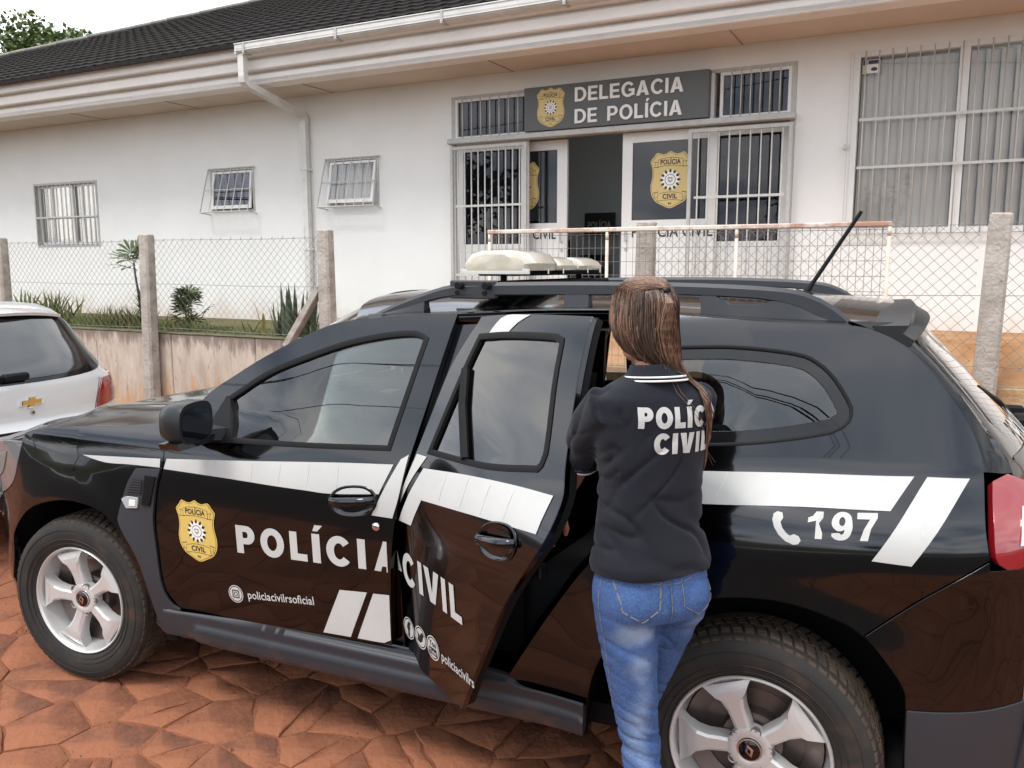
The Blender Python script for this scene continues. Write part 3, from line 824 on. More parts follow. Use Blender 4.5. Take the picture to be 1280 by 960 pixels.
# gutter with brackets, from the downpipe to the right
mb = MB(); g = [(7.485, 4.215), (7.485, 4.165), (7.497, 4.125), (7.53, 4.108), (7.60, 4.108), (7.612, 4.12), (7.612, 4.20), (7.600, 4.20), (7.600, 4.122), (7.535, 4.12), (7.507, 4.135), (7.497, 4.17), (7.497, 4.215)]
mb.rings([[(u, a, b) for a, b in g] for u in (-7.40, 9.3)]); mb.box(-7.42, -7.40, 7.485, 7.612, 4.108, 4.215)
mb.tube([(-7.42, 7.483, 4.215), (9.3, 7.483, 4.215)], .008, 6); mb.tube([(-7.42, 7.487, 4.140), (9.3, 7.487, 4.140)], .006, 6)
gut = T_.part(mb, 'gutter', M['gutter'])
for u in (-7.28, -5.96, -4.63, -3.3, -1.97, -.64, .7):
    mb = MB(); mb.box(u-.016, u+.016, 7.476, 7.484, 4.11, 4.225); mb.box(u-.016, u+.016, 7.477, 7.61, 4.098, 4.1065); mb.box(u-.016, u+.016, 7.477, 7.61, 4.216, 4.225)
    T_.part(mb, 'gutter_bracket', M['frame_grey'])
mb = MB()
def sq(path, a, b):   # rectangular pipe
    rings = []
    for i, p in enumerate(path):
        p = Vector(p); d = (Vector(path[min(i+1, len(path)-1)])-Vector(path[max(i-1, 0)])).normalized()
        w = d.cross(Vector((1, 0, 0))).normalized()
        rings.append([p+Vector((a, 0, 0))+w*b, p+Vector((-a, 0, 0))+w*b, p+Vector((-a, 0, 0))-w*b, p+Vector((a, 0, 0))-w*b])
    return rings
mb.rings(sq([(-7.36, 7.545, 4.112), (-7.36, 7.545, 3.86)], .042, .035))
mb.rings(sq([(-7.36, 7.545, 3.875), (-7.36, 7.553, 3.82), (-7.355, 7.60, 3.785), (-7.33, 8.42, 3.60), (-7.33, 8.50, 3.575), (-7.33, 8.535, 3.52), (-7.33, 8.535, 3.48)], .045, .038))
mb.rings(sq([(-7.33, 8.535, 3.49), (-7.33, 8.535, 1.02)], .040, .033))
mb.rings(sq([(-7.33, 8.535, 3.30), (-7.33, 8.535, 3.23)], .046, .038))
T_.part(mb, 'downpipe', M['gutter'])
for z in (2.9, 1.9):
    mb = MB(); mb.box(-7.385, -7.275, 8.495, 8.50, z, z+.03); mb.box(-7.39, -7.38, 8.495, 8.6, z, z+.03); mb.box(-7.28, -7.27, 8.495, 8.6, z, z+.03)
    T_.part(mb, 'pipe_clip', M['gutter'])

# windows -----------------------------------------------------------
def frame_mb(mb, u0, u1, z0, z1, v0, v1, t, mi=0):
    mb.box(u0, u1, v0, v1, z1-t, z1, mi); mb.box(u0, u1, v0, v1, z0, z0+t, mi)
    mb.box(u0, u0+t, v0, v1, z0+t, z1-t, mi); mb.box(u1-t, u1, v0, v1, z0+t, z1-t, mi)
def window(u0, u1, z0, z1, name='window', depth=.10, m='frame_grey', t=.035):
    e_ = MB(); frame_mb(e_, u0+.001, u1-.001, z0+.001, z1-.001, 8.592, 8.592+depth, t)
    return T_.part(e_, name, M[m])
def sub(win, mb, name, m, **k):
    return mb.build(name, M[m] if isinstance(m, str) else m, win, **k)
def bars(win, u0, u1, z0, z1, v, n, r=.0065, m='bar', rails=()):
    mb = MB(); mb.tube([(0, 0, 0), (0, 0, z1-z0)], r, 6); src = None
    for i in range(n):
        u = u0 + (u1-u0)*i/(n-1)
        if src is None: src = mb.build('bar', M[m], win, True); o = src
        else: o = bpy.data.objects.new('bar', src.data); link(o, win)
        o.location = (u, v, z0)
    for z in rails:
        q = MB(); q.box(u0-.03, u1+.03, v-.010, v-.004, z-.012, z+.012); q.build('cross_bar', M[m], win)
def slats(win, u0, u1, z0, z1, v, n, m, rot=.25, over=1.02):
    w = (u1-u0)/n; mb = MB()
    pts = [(-w*over/2, .004), (-w*over/4, -.004), (w*over/4, -.004), (w*over/2, .004)]
    vs = [(a, b, 0) for a, b in pts] + [(a, b, z1-z0) for a, b in pts] + [(a, b+.003, 0) for a, b in pts] + [(a, b+.003, z1-z0) for a, b in pts]
    mb.add(vs, [(i, i+1, i+5, i+4) for i in range(3)] + [(i+9, i+8, i+12, i+13) for i in range(3)] + [(0, 4, 12, 8), (11, 15, 7, 3)])
    src = None
    for i in range(n):
        if src is None: src = mb.build('blind_slat', M[m], win); o = src
        else: o = bpy.data.objects.new('blind_slat', src.data); link(o, win)
        o.location = (u0+w*(i+.5), v, z0); o.rotation_euler = (0, 0, rot+rnd.uniform(-.05, .05))
def pane(win, u0, u1, z0, z1, v, m):
    mb = MB(); mb.box(u0, u1, v, v+.005, z0, z1); sub(win, mb, 'pane', m)
# far left window: sliding sashes ajar, pale curtain
u0, u1, z0, z1 = OP['lwin']
w = window(u0, u1, z0, z1)
for (a, b, vv) in ((u0+.03, u0+.55, 8.66), (u0+.38, u0+.88, 8.635), (u0+.62, u0+1.14, 8.66), (u1-.42, u1-.03, 8.635)):
    mb = MB(); frame_mb(mb, a, b, z0+.04, z1-.04, vv, vv+.02, .032); sub(w, mb, 'sash', 'frame_white')
    pane(w, a+.03, b-.03, z0+.07, z1-.07, vv+.008, 'winglass')
mb = MB(); pts = []
for i in range(61):
    u = u0+.02+(u1-u0-.04)*i/60; pts.append((u, 8.86+.022*math.sin(i*1.15)+.01*math.sin(i*.43)))
mb.add([(a, b, z0+.01) for a, b in pts]+[(a, b, z1-.02) for a, b in pts], [(i, i+1, i+62, i+61) for i in range(60) if not 9 < i < 19 and not 46 < i < 55])
sub(w, mb, 'curtain', 'curtain', smooth=True)
bars(w, u0+.05, u1-.05, z0+.02, z1-.02, 8.575, 14, rails=(z0+.45,))
tag(w, 'four-light sliding window with pale curtain, far left of the wall')
# small hung windows with slanting cages
for key, lab, gl in (('s1', 'small hung window with dark pane, left of the downpipe', 'doorglass'), ('s2', 'small hung window with green-grey pane, right of the downpipe', 'winglass')):
    u0, u1, z0, z1 = OP[key]
    w = window(u0, u1, z0, z1, t=.03); tag(w, lab)
    tilt = .20 if key == 's2' else .10
    mb = MB(); H = z1-z0-.08
    def tp(u, z, d=0): return (u, 8.60 - (z1-.04-z)*tilt + d, z)
    for (a, b, c, d) in ((u0+.04, u1-.04, z1-.07, z1-.04), (u0+.04, u1-.04, z0+.04, z0+.085), (u0+.04, u0+.075, z0+.085, z1-.07), (u1-.075, u1-.04, z0+.085, z1-.07)):
        mb.add([tp(a, c), tp(b, c), tp(b, d), tp(a, d), tp(a, c, .022), tp(b, c, .022), tp(b, d, .022), tp(a, d, .022)], [(0, 1, 2, 3), (7, 6, 5, 4), (0, 4, 5, 1), (1, 5, 6, 2), (2, 6, 7, 3), (3, 7, 4, 0)])
    sub(w, mb, 'sash', 'frame_white')
    mb = MB(); a, b, c, d = u0+.07, u1-.07, z0+.08, z1-.065
    mb.add([tp(a, c, .01), tp(b, c, .01), tp(b, d, .01), tp(a, d, .01), tp(a, c, .015), tp(b, c, .015), tp(b, d, .015), tp(a, d, .015)], [(0, 1, 2, 3), (7, 6, 5, 4), (0, 4, 5, 1), (1, 5, 6, 2), (2, 6, 7, 3), (3, 7, 4, 0)])
    sub(w, mb, 'pane', gl)
    mb = MB(); mb.box(u0+.03, u1-.03, 8.78, 8.79, z0, z1); sub(w, mb, 'inner_screen', 'blind_grey' if key == 's2' else 'blind_dark')
    pr = .17
    mb = MB(); mb.tube([(u0-.02, 8.585, z1), (u0-.05, 8.60-pr, z0-.01), (u1+.02, 8.60-pr, z0-.01), (u1+.02, 8.585, z1), (u0-.02, 8.585, z1)], .011, 6)
    mb.tube([(u0-.05, 8.60-pr, z0-.01), (u0-.02, 8.60, z0-.03)], .009, 5); mb.tube([(u1+.02, 8.60-pr, z0-.01), (u1+.02, 8.60, z0-.03)], .009, 5)
    mb.tube([(u0-.04, 8.60-pr*.5, (z0+z1)/2), (u1+.02, 8.60-pr*.5, (z0+z1)/2)], .007, 5)
    sub(w, mb, 'cage_frame', 'bar')
    for i in range(1, 6):
        t = i/6; mb = MB(); mb.tube([(u0+(u1-u0)*t, 8.588, z1), (u0-.03+(u1-u0+.04)*t, 8.60-pr, z0-.01)], .0065, 5); sub(w, mb, 'bar', 'bar')
# big window on the right
u0, u1, z0, z1 = OP['big']
w = window(u0, u1, z0, z1, depth=.12, m='frame_white', t=.05); tag(w, 'wide white-framed window with grey vertical blinds and bars')
for u in (.03, .93, 1.83):
    mb = MB(); mb.box(u-.04, u+.04, 8.60, 8.70, z0+.05, z1-.05); sub(w, mb, 'mullion', 'frame_white')
for i, a in enumerate((u0+.05, .07, .97, 1.87)):
    b = (-.01, .89, 1.79, u1-.05)[i]
    pane(w, a, b, z0+.05, z1-.05, 8.655, 'winglass')
    slats(w, a+.01, b-.01, z0+.05, z1-.07, 8.72, 7 if b-a > .7 else 6, 'blind_grey', rot=.16 if i == 0 else .5)
bars(w, u0+.10, u1-.08, z0-.01, z1-.01, 8.555, 32, rails=(2.60, 3.03))
mb = MB(); mb.box(u0-.03, u0-.022, 8.545, 8.56, z0-.02, z1); mb.box(u0-.03, u1+.03, 8.545, 8.56, z0-.022, z0-.012); mb.box(u0-.055, u0-.03, 8.54, 8.6, 2.78, 2.82)
sub(w, mb, 'bar_frame', 'bar')
mb = MB(); U = lambda a, b, l: (a, 8.648-l, b)
flat(mb, rect(-.805, -.655, 3.455, 3.575), U, 0, 0); flat(mb, rect(-.802, -.765, 3.53, 3.572), U, .001, 1); flat(mb, rect(-.758, -.658, 3.535, 3.57), U, .001, 1)
flat(mb, rect(-.802, -.768, 3.46, 3.525), U, .001, 2); flat(mb, disc2(-.705, 3.49, .028, .017), U, .001, 1)
mb.build('security_sticker', [M['white_ink'], mat('navy_ink', (.04, .05, .12)), M['yellow_card']], w)
mb = MB(); mb.box(.75, 1.2, 9.2, 9.3, 3.50, 3.56)
lamp_m = bpy.data.materials.new('lit_tube'); lamp_m.use_nodes = True
lamp_m.node_tree.nodes['Principled BSDF'].inputs['Emission Color'].default_value = (1, 1, .98, 1); lamp_m.node_tree.nodes['Principled BSDF'].inputs['Emission Strength'].default_value = 14
T_.part(mb, 'ceiling_lamp', lamp_m)

# entrance assembly ---------------------------------------------------
u0, u1, z0, z1 = OP['door']
mb = MB(); mb.box(u0+.002, u1-.002, 8.596, 8.72, z1-.035, z1-.002); mb.box(u0+.002, u0+.05, 8.596, 8.74, 1.0, z1-.036); mb.box(u1-.05, u1-.002, 8.596, 8.74, 1.0, z1-.036)
fr = T_.part(mb, 'entrance_frame', M['frame_grey'])
mb = MB(); mb.bbox(u0-.005, u1+.005, 8.50, 8.60, 3.085, 3.145, .008); mb.box(u0, u1, 8.60, 8.74, 3.10, 3.135)
T_.part(mb, 'lintel', M['frame_grey'])
for (a, b, n, lab) in ((u0+.05, -4.22, 7, 'left transom light with seven bars'), (-2.10, u1-.05, 6, 'right transom light with bars')):
    w = MB(); frame_mb(w, a, b, 3.146, z1-.037, 8.60, 8.66, .03); w = T_.part(w, 'transom', M['frame_white']); tag(w, lab)
    pane(w, a+.03, b-.03, 3.17, z1-.06, 8.63, 'doorglass'); slats(w, a+.03, b-.03, 3.17, z1-.06, 8.70, n, 'blind_dark', rot=.10, over=.93)
    bars(w, a+.12, b-.10, 3.14, z1-.03, 8.56, n)
mb = MB(); mb.box(-2.245, -2.155, 8.585, 8.70, 3.146, z1-.037); T_.part(mb, 'transom_post', M['frame_white'])
# sidelights (fixed glazed panels) behind the grilles
for (a, b, vv, lab) in ((u0+.05, -4.22, 8.62, 'left glazed side panel of the entrance'), (-2.22, u1-.05, 8.70, 'right glazed side panel of the entrance')):
    w = MB(); frame_mb(w, a, b, 1.86, 3.09, vv, vv+.03, .09); w.box(a, b, vv, vv+.03, 1.02, 1.859); w = T_.part(w, 'side_panel', M['frame_white']); tag(w, lab)
    pane(w, a+.09, b-.09, 1.95, 3.0, vv+.012, 'doorglass'); slats(w, a+.09, b-.09, 1.95, 3.0, vv+(.045 if vv < 8.65 else .09), 7, 'blind_dark', rot=.12, over=.93)
# sliding leaves, half open
def leaf(a, b, ga, gb, label, tu0, tu1, badge_u, hx, dv=0.0):
    w = MB(); w.box(a, b, 8.64+dv, 8.68+dv, 2.98, 3.083); w.box(a, b, 8.64+dv, 8.68+dv, 1.02, 2.18); w.box(a, ga, 8.64+dv, 8.68+dv, 2.18, 2.98); w.box(gb, b, 8.64+dv, 8.68+dv, 2.18, 2.98)
    for z in (1.15, 1.55): w.box(a+.10, b-.10, 8.632+dv, 8.64+dv, z, z+.30)
    w = T_.part(w, 'door_leaf', M['frame_white']); tag(w, label)
    pane(w, ga, gb, 2.18, 2.98, 8.658+dv, 'doorglass')
    mb = MB(); put_text(mb, 'POLÍCIA CIVIL', lambda p, q, l: (p, 8.6365+dv-l, q), tu0, 2.005, tu1, 2.005, .115, 0, .012); mb.build('lettering', M['ink'], w)
    shield('shield_emblem', lambda p, q, l: (p, 8.652+dv-l, q), badge_u, 2.585, .215, .29, w, gold=M['gold_sign'])
    mb = MB(); mb.tube([(hx, 8.60+dv, 1.96), (hx, 8.60+dv, 2.09)], .010, 8); mb.box(hx-.006, hx+.006, 8.60+dv, 8.64+dv, 1.965, 1.977); mb.box(hx-.006, hx+.006, 8.60+dv, 8.64+dv, 2.075, 2.087); mb.tube([(hx, 8.63+dv, 1.88), (hx, 8.642+dv, 1.88)], .018, 10)
    mb.build('pull_handle', M['frame_grey'], w)
leaf(-4.82, -3.80, -4.72, -3.92, 'left white sliding door leaf, slid behind the grille', -4.72, -3.93, -4.36, -3.86, .10)
leaf(-3.12, -2.12, -3.01, -2.22, 'right white sliding door leaf with gold shield', -3.0, -2.14, -2.60, -3.065)
# outer grilles
for (a, b, n, lab) in ((-5.15, -4.17, 10, 'left hinged steel grille in front of the door leaf'), (-2.37, -1.37, 9, 'right hinged steel grille')):
    w = MB(); frame_mb(w, a, b, 1.05, 3.045, 8.47, 8.50, .035); w = T_.part(w, 'steel_grille', M['frame_grey']); tag(w, lab)
    bars(w, a+.10, b-.09, 1.06, 3.03, 8.485, n, r=.008, rails=(2.38, 1.6))
# sign board
mb = MB(); mb.bbox(-4.215, -2.187, 8.50, 8.59, 3.155, 3.615, .004); 
sg = T_.part(mb, 'sign_board', M['sign']); tag(sg, 'dark slate sign board over the entrance')
mb = MB(); SF = lambda p, q, l: (p, 8.4995-l, q)
put_bold(mb, 'DELEGACIA', SF, -3.61, 3.422, -2.44, 3.422, .145, t=.20, gap=.13, depth=.014); mb.build('sign_lettering', M['letter'], sg)
mb = MB(); put_bold(mb, 'DE POLÍCIA', SF, -3.61, 3.200, -2.45, 3.200, .145, t=.20, gap=.13, space=.62, depth=.014); mb.build('sign_lettering', M['letter'], sg)
shield('sign_shield', lambda p, q, l: (p, 8.4985-l, q), -3.895, 3.388, .165, .205, sg, gold=M['gold_sign'])
# hall seen through the doorway
mb = MB(); mb.box(-5.5, -1.2, 11.0, 11.05, 1.02, 3.70); T_.part(mb, 'hall_wall', mat('hall_wall_paint', (.50, .56, .58), rough=.9))
def board(a, b, c, d, v, lines, label):
    mb = MB(); mb.box(a, b, v, v+.03, c, d); w = T_.part(mb, 'poster_board', M['ink']); tag(w, label)
    if lines:
        mb = MB()
        for (s_, zz, h) in lines: put_text(mb, s_, lambda p, q, l: (p, v-.002, q), a+.05, zz, b-.05, zz, h, 0, .02)
        mb.build('poster_lettering', M['grey_ink'], w)
board(-4.35, -3.92, 2.10, 2.40, 10.6, (('POLÍCIA', 2.20, .09),), 'upper black poster reading POLÍCIA')
board(-4.98, -4.55, 1.55, 2.05, 10.6, (('POLÍCIA', 1.86, .08), ('CIVIL', 1.70, .08)), 'lower left black poster reading POLÍCIA CIVIL')
board(-4.40, -4.0, 1.35, 1.85, 10.6, (('POLÍCIA', 1.68, .08),), 'lower right black poster')
board(-5.30, -5.02, 2.05, 2.32, 10.6, (), 'small black poster')
mb = MB(); mb.lathe([(0.001, 0), (.09, 0), (.09, .02), (.06, .05), (.001, .05)], 20, M4=Matrix.Translation((-3.95, 9.6, 3.66)) @ Matrix.Rotation(R(90), 4, 'X')); T_.part(mb, 'hall_lamp', lamp_m)

# ================================================================== boundary: retaining walls, fences, gate
T2 = Thing('retaining_wall', -10, 6.6, 0, label='stained plastered low wall under the left fence', cat='wall')
u = -20.0
while u < -5.05:
    b = min(u+1.24, -5.0); mb = MB(); mb.bbox(u+.003, b-.003, 6.52+rnd.uniform(-.003, .003), 6.66, -.1, .955, .008); T2.part(mb, 'wall_panel', M['plaster']); u += 1.24
M['moss'] = mat('mossy_cap', (.20, .175, .12), rough=1, spec=.1, var=.6, vscale=9, var2=(.09, .10, .05), bump=.9, bscale=30)
mb = MB(); mb.bbox(-20, -5.0, 6.512, 6.70, .958, .972, .005); T2.part(mb, 'coping', M['moss'])
T3 = Thing('block_wall', 0, 6.6, 0, label='orange-stained concrete block wall under the right fence', cat='wall')
mb = MB(); mb.box(-3.4, 8.0, 6.545, 6.66, -.1, .885); T3.part(mb, 'mortar_core', M['mortar'])
src = None; row = 0; z = -.10
while z < .80:
    u = -3.4 - (.2 if row % 2 else 0)
    while u < 7.6:
        a = max(u, -3.4)
        if src is None or a != u:
            mb = MB(); mb.bbox(.006, (.4 if a == u else .2)-.006, 0, .05, .006, .19, .007)
            o = T3.part(mb, 'block', M['block'])
            if a == u and src is None: src = o
        else: o = T3.inst(src, 'block', (0, 0, 0))
        o.location = Vector((a, 6.53+rnd.uniform(-.004, .004), z)) - T3.base; u += .40
    z += .197; row += 1

def chain(mb, u0, u1, z0, z1, v, p=.085, r=.0017):
    H = z1-z0; n = int((u1-u0+H)/p)+1
    for s in (1, -1):
        for i in range(n+1):
            a = u0 - H + i*p + .01 if s == 1 else u0 + i*p
            ua, za, ub, zb = a, z0, a+s*H, z1
            # clip to the bay
            pts = []
            for t in (0, 1):
                uu = ua+(ub-ua)*t
                if uu < u0: tt = (u0-ua)/(ub-ua)
                elif uu > u1: tt = (u1-ua)/(ub-ua)
                else: tt = t
                pts.append(tt)
            if pts[1] - pts[0] <= 0.02: continue
            A = (ua+(ub-ua)*pts[0], v+s*.002, za+(zb-za)*pts[0]); B = (ua+(ub-ua)*pts[1], v+s*.002, za+(zb-za)*pts[1])
            mb.tube([A, B], r, 3, cap=False)
def post_mesh(seed):
    r = random.Random(seed); mb = MB(); a = .075
    rings = []
    for (z, k) in ((0, 1), (.7, .98), (1.4, .95), (2.0, .91), (2.035, .88), (2.045, .74)):
        s = a*k; c = s*.28
        rings.append([(x+r.uniform(-.002, .002), y, z) for x, y in ((-s+c, -s*.9), (s-c, -s*.9), (s, -s*.9+c), (s, s*.9-c), (s-c, s*.9), (-s+c, s*.9), (-s, s*.9-c), (-s, -s*.9+c))])
    mb.rings(rings); return mb
def fence(label, posts, z0, vm, barb):
    F_ = Thing('chain_link_fence', posts[0], 6.45, 0, label=label, cat='fence')
    for i, u in enumerate(posts):
        o = F_.part(post_mesh(int(u*10)), 'concrete_post', M['concrete'], True, sharp=40)
        o.location = Vector((u, 6.43, 0)) - F_.base; o.rotation_euler = (rnd.uniform(-.008, .008), (.010, -.008, .004, .03, .0, .01)[i % 6] if u < 0 else .022, 0)
    for a, b in zip(posts[:-1], posts[1:]):
        mb = MB(); chain(mb, a+.07, b-.07, z0, 1.975, vm); o = F_.part(mb, 'chain_mesh', M['wire']); tag(o, kind='stuff')
    for z in (1.975, 1.50, z0+.02):
        mb = MB(); u = posts[0]; path = []
        while u <= posts[-1]+.01:
            path.append((u, vm-.004, z+.006*math.sin(u*2.3))); u += .25
        mb.tube(path, .0022, 4)
        if z > 1.9:
            u = posts[0]+.1
            while u < posts[-1]:
                mb.tube([(u-.008, vm-.012, z-.014), (u+.008, vm+.004, z+.018)], .0018, 3); mb.tube([(u+.012, vm-.012, z-.014), (u-.004, vm+.004, z+.018)], .0018, 3); u += .14
        F_.part(mb, 'strand_wire', M['wire'])
    if barb:
        mb = MB(); mb.tube([(posts[-1]-.09, 6.36, 1.15), (posts[-1]+.09, 6.36, 1.152)], .004, 5); mb.tube([(posts[-1]-.11, 6.37, 1.5), (posts[-1]+.09, 6.37, 1.5)], .003, 5); F_.part(mb, 'tie_wire', M['wire'])
    return F_
fence('chain-link fence between concrete posts, left of the entrance gap', (-15.5, -12.95, -10.40, -7.84, -5.30), 1.0, 6.47, True)
fence('chain-link fence between concrete posts, right behind the sliding gate', (-2.13, .255, 2.75, 5.2), 1.0, 6.49, False)
mb = MB(); T4 = Thing('concrete_brace', -5.8, 6.40, .95, label='slanting concrete brace leaning on the post beside the entrance gap', cat='brace')
Mx = Matrix.Translation((-5.83, 6.42, .90)) @ Matrix.Rotation(math.atan2(.42, .56), 4, 'Y'); mb.bbox(-.035, .035, -.045, .045, 0, .74, .008, M4=Mx); T4.part(mb, 'beam', M['concrete'])
T4.e.name = 'concrete_brace'

G = Thing('sliding_gate', -1.9, 6.25, .9, label='rust-streaked tubular gate with square wire mesh standing open', cat='gate')
mb = MB(); mb.bbox(-3.43, -.34, 6.228, 6.258, 1.964, 1.998, .006); G.part(mb, 'top_rail', M['rust_top'])
mb = MB(); mb.bbox(-3.43, -.34, 6.225, 6.26, .50, .54, .006); G.part(mb, 'bottom_rail', M['rust_top'])
for u in (-3.415, -2.37, -1.37, -.355):
    mb = MB(); mb.tube([(u, 6.243, .541), (u, 6.243, 1.9)], .013, 10); mb.tube([(u, 6.243, 1.9), (u, 6.243, 1.963)], .013, 10); G.part(mb, 'upright', M['rust'], True)
mb = MB(); u = -3.36
while u < -.38: mb.tube([(u, 6.262, .52), (u, 6.262, 1.965)], .0022, 3, cap=False); u += .052
z = .58
while z < 1.95: mb.tube([(-3.42, 6.266, z), (-.35, 6.266, z)], .0022, 3, cap=False); z += .105
o = G.part(mb, 'welded_mesh', M['wire']); tag(o, kind='stuff')

# ---- planting along the fence
def blade(mb, x, y, z, h, w, ang, lean, mi=0, bend=.5, segs=4):
    dxx, dyy = math.cos(ang), math.sin(ang); px, py = -dyy, dxx; vs = []
    for k in range(segs+1):
        t = k/segs; ww = w*(.55+.9*t)*(1-t)**.6*1.25 if t < 1 else 0
        ww = w*math.sin(math.pi*min(.98, .18+t*.82))**.8 if t < 1 else 0
        off = lean*h*(t**(1+bend)); zz = z+h*t*(1-.25*lean*t)
        c = (x+dxx*off, y+dyy*off)
        vs += [(c[0]-px*ww, c[1]-py*ww, zz), (c[0]+dxx*ww*.3, c[1]+dyy*ww*.3, zz-.001), (c[0]+px*ww, c[1]+py*ww, zz)]
    fs = []
    for k in range(segs):
        a = k*3; fs += [(a, a+1, a+4, a+3), (a+1, a+2, a+5, a+4)]
    mb.add(vs, fs, mi)
def plant(name, label, cat, u, v, z, build, group=None):
    t = Thing(name, u, v, z, label=label, cat=cat, group=group); build(t, random.Random(int(u*100))); return t
def snake(t, r):
    u, v, z = t.base; mb = MB()
    for k in range(52):
        a = r.uniform(0, 6.28); q = abs(r.gauss(0, .12)); yel = (k % 9 == 0)
        x = u+q*math.cos(a)*1.7
        blade(mb, x, v+q*math.sin(a), z, r.uniform(.25, .56)*(1.1 if x > u-.05 else .8), r.uniform(.018, .028), a, r.uniform(.02, .22), 1 if (x < u-.12 and k % 2) else 0, segs=5)
    t.part(mb, 'leaf_cluster', [M['snake'], M['snake_y']], True)
plant('snake_plant', 'clump of upright banded blades with yellow ones on its left, by the slanting brace', 'plant', -6.12, 6.80, .955, snake)
def fan(mb, x, y, z, d, n, L_, w, r):
    d = Vector(d).normalized(); s = d.cross(Vector((0, 0, 1))).normalized(); up = s.cross(d)
    for k in range(n):
        a = (k/(n-1)-.5)*3.4; q = (d*math.cos(a)+s*math.sin(a)*.9+up*.25*math.cos(a)).normalized(); l = L_*(.75+.25*math.cos(a))*r.uniform(.9, 1.1)
        side = q.cross(up).normalized()*w; p = Vector((x, y, z))
        a1 = p+q*l*.5; tip = p+q*l+Vector((0, 0, -l*.18))
        mb.add([p, a1-side, a1+side, p+q*l*.85-side*.8+Vector((0, 0, -l*.08)), p+q*l*.85+side*.8+Vector((0, 0, -l*.08)), tip], [(0, 1, 2), (1, 3, 4, 2), (3, 5, 4)])
def lady(t, r):
    u, v, z = t.base; mb = MB(); st = MB()
    for k in range(17):
        a = r.uniform(0, 6.28); h = r.uniform(.12, .46); o = .05+.14*(1-h/.5)*r.uniform(.5, 1)
        b = (u+r.uniform(-.05, .05), v+r.uniform(-.05, .05), z); top = (b[0]+math.cos(a)*o, b[1]+math.sin(a)*o, z+h)
        st.tube([b, top], .004, 4); fan(mb, *top, (math.cos(a), math.sin(a), .5), 10, r.uniform(.15, .21), .016, r)
    t.part(mb, 'fronds', M['leaf']); t.part(st, 'stems', M['leaf2'])
plant('lady_palm', 'small fan-leaved palm between the second and third fence posts', 'plant', -7.60, 6.80, .955, lady)
def tallp(t, r):
    u, v, z = t.base; mb = MB(); st = MB()
    st.tube([(u+.06, v, z), (u+.03, v, z+.35), (u-.02, v, z+.66), (u-.03, v, z+.78)], [.018, .015, .012, .010], 7)
    for (a, el, h) in ((3.3, .35, .80), (2.6, .8, .84), (1.2, 1.2, .86), (.2, .6, .84), (-.6, .2, .82), (3.8, .05, .74)):
        d = (math.cos(a)*math.cos(el), math.sin(a)*.5, math.sin(el)); c = (u-.03+d[0]*.10, v+d[1]*.1, z+h-.02+d[2]*.10)
        st.tube([(u-.03, v, z+.76), c], .004, 4); fan(mb, *c, d, 8, r.uniform(.22, .28), .021, r)
    for k in range(40):
        h = r.uniform(.05, .42); a = r.uniform(0, 6.28); blade(mb, u+.05, v, z+h, r.uniform(.08, .16), .012, a, r.uniform(.5, 1.1))
    t.part(mb, 'fronds', M['leaf']); t.part(st, 'stem', M['bark'])
plant('dracaena', 'tall bare-stemmed plant with a leafy head beside the second fence post', 'plant', -8.50, 6.85, .955, tallp)
def tuft(n, h, w, spread):
    def f(t, r):
        u, v, z = t.base; mb = MB()
        for k in range(n):
            a = r.uniform(0, 6.28); blade(mb, u+r.gauss(0, spread), v+r.gauss(0, .06), z, r.uniform(.35, 1)*h, w, a, r.uniform(.1, .8))
        t.part(mb, 'blades', M['grass'])
    return f
plant('iris_clump', 'spiky green clump above the white car roof', 'plant', -9.95, 6.80, .955, tuft(90, .52, .015, .13))
plant('grass_clump', 'long green grass at the foot of the tall plant', 'plant', -8.75, 6.80, .955, tuft(320, .34, .006, .26))
plant('young_shoots', 'few young shoots on the wall left of the banded blades', 'plant', -6.62, 6.74, .955, tuft(9, .22, .008, .07))
plant('leafy_bush', 'dark leafy plant behind the far left post', 'plant', -10.75, 6.95, .955, tuft(34, .50, .022, .08))
def flower(t, r):
    u, v, z = t.base; mb = MB()
    for k in range(60):
        a = r.uniform(0, 6.28); blade(mb, u+r.gauss(0, .14), v+r.gauss(0, .06), z+r.uniform(0, .12), .10, .014, a, .8)
    for k in range(46):
        x, y, zz = u+r.gauss(0, .09), v+r.gauss(0, .04), z+.16+r.uniform(-.06, .08); s = .018
        a = r.uniform(0, 6.28); n_ = Vector((math.cos(a), -1, .5)).normalized(); q = n_.orthogonal().normalized(); w_ = n_.cross(q); c = Vector((x, y, zz))
        mb.add([c+q*s, c+w_*s, c-q*s, c-w_*s], [(0, 1, 2, 3)], 1)
    t.part(mb, 'foliage', [M['leaf2'], M['pink']])
plant('flowering_plant', 'low plant with pink flowers right of the post by the entrance gap', 'plant', -5.15, 6.9, 1.02, flower)
mb = MB(); r_ = random.Random(3)
for k in range(9000):
    u = r_.uniform(-14, -5.2); g_ = noise.noise(Vector((u*.9, 3, 0)))
    if g_ < -.25 and u > -7.9: continue
    p = W(u, r_.uniform(6.64, 7.4), .96); blade(mb, p.x, p.y, p.z, r_.uniform(.03, .15 if u < -7.9 else .05), .004, r_.uniform(0, 6.28), r_.uniform(.2, .9), segs=2)
tag(mb.build('yard_grass', M['grass']), kind='stuff')

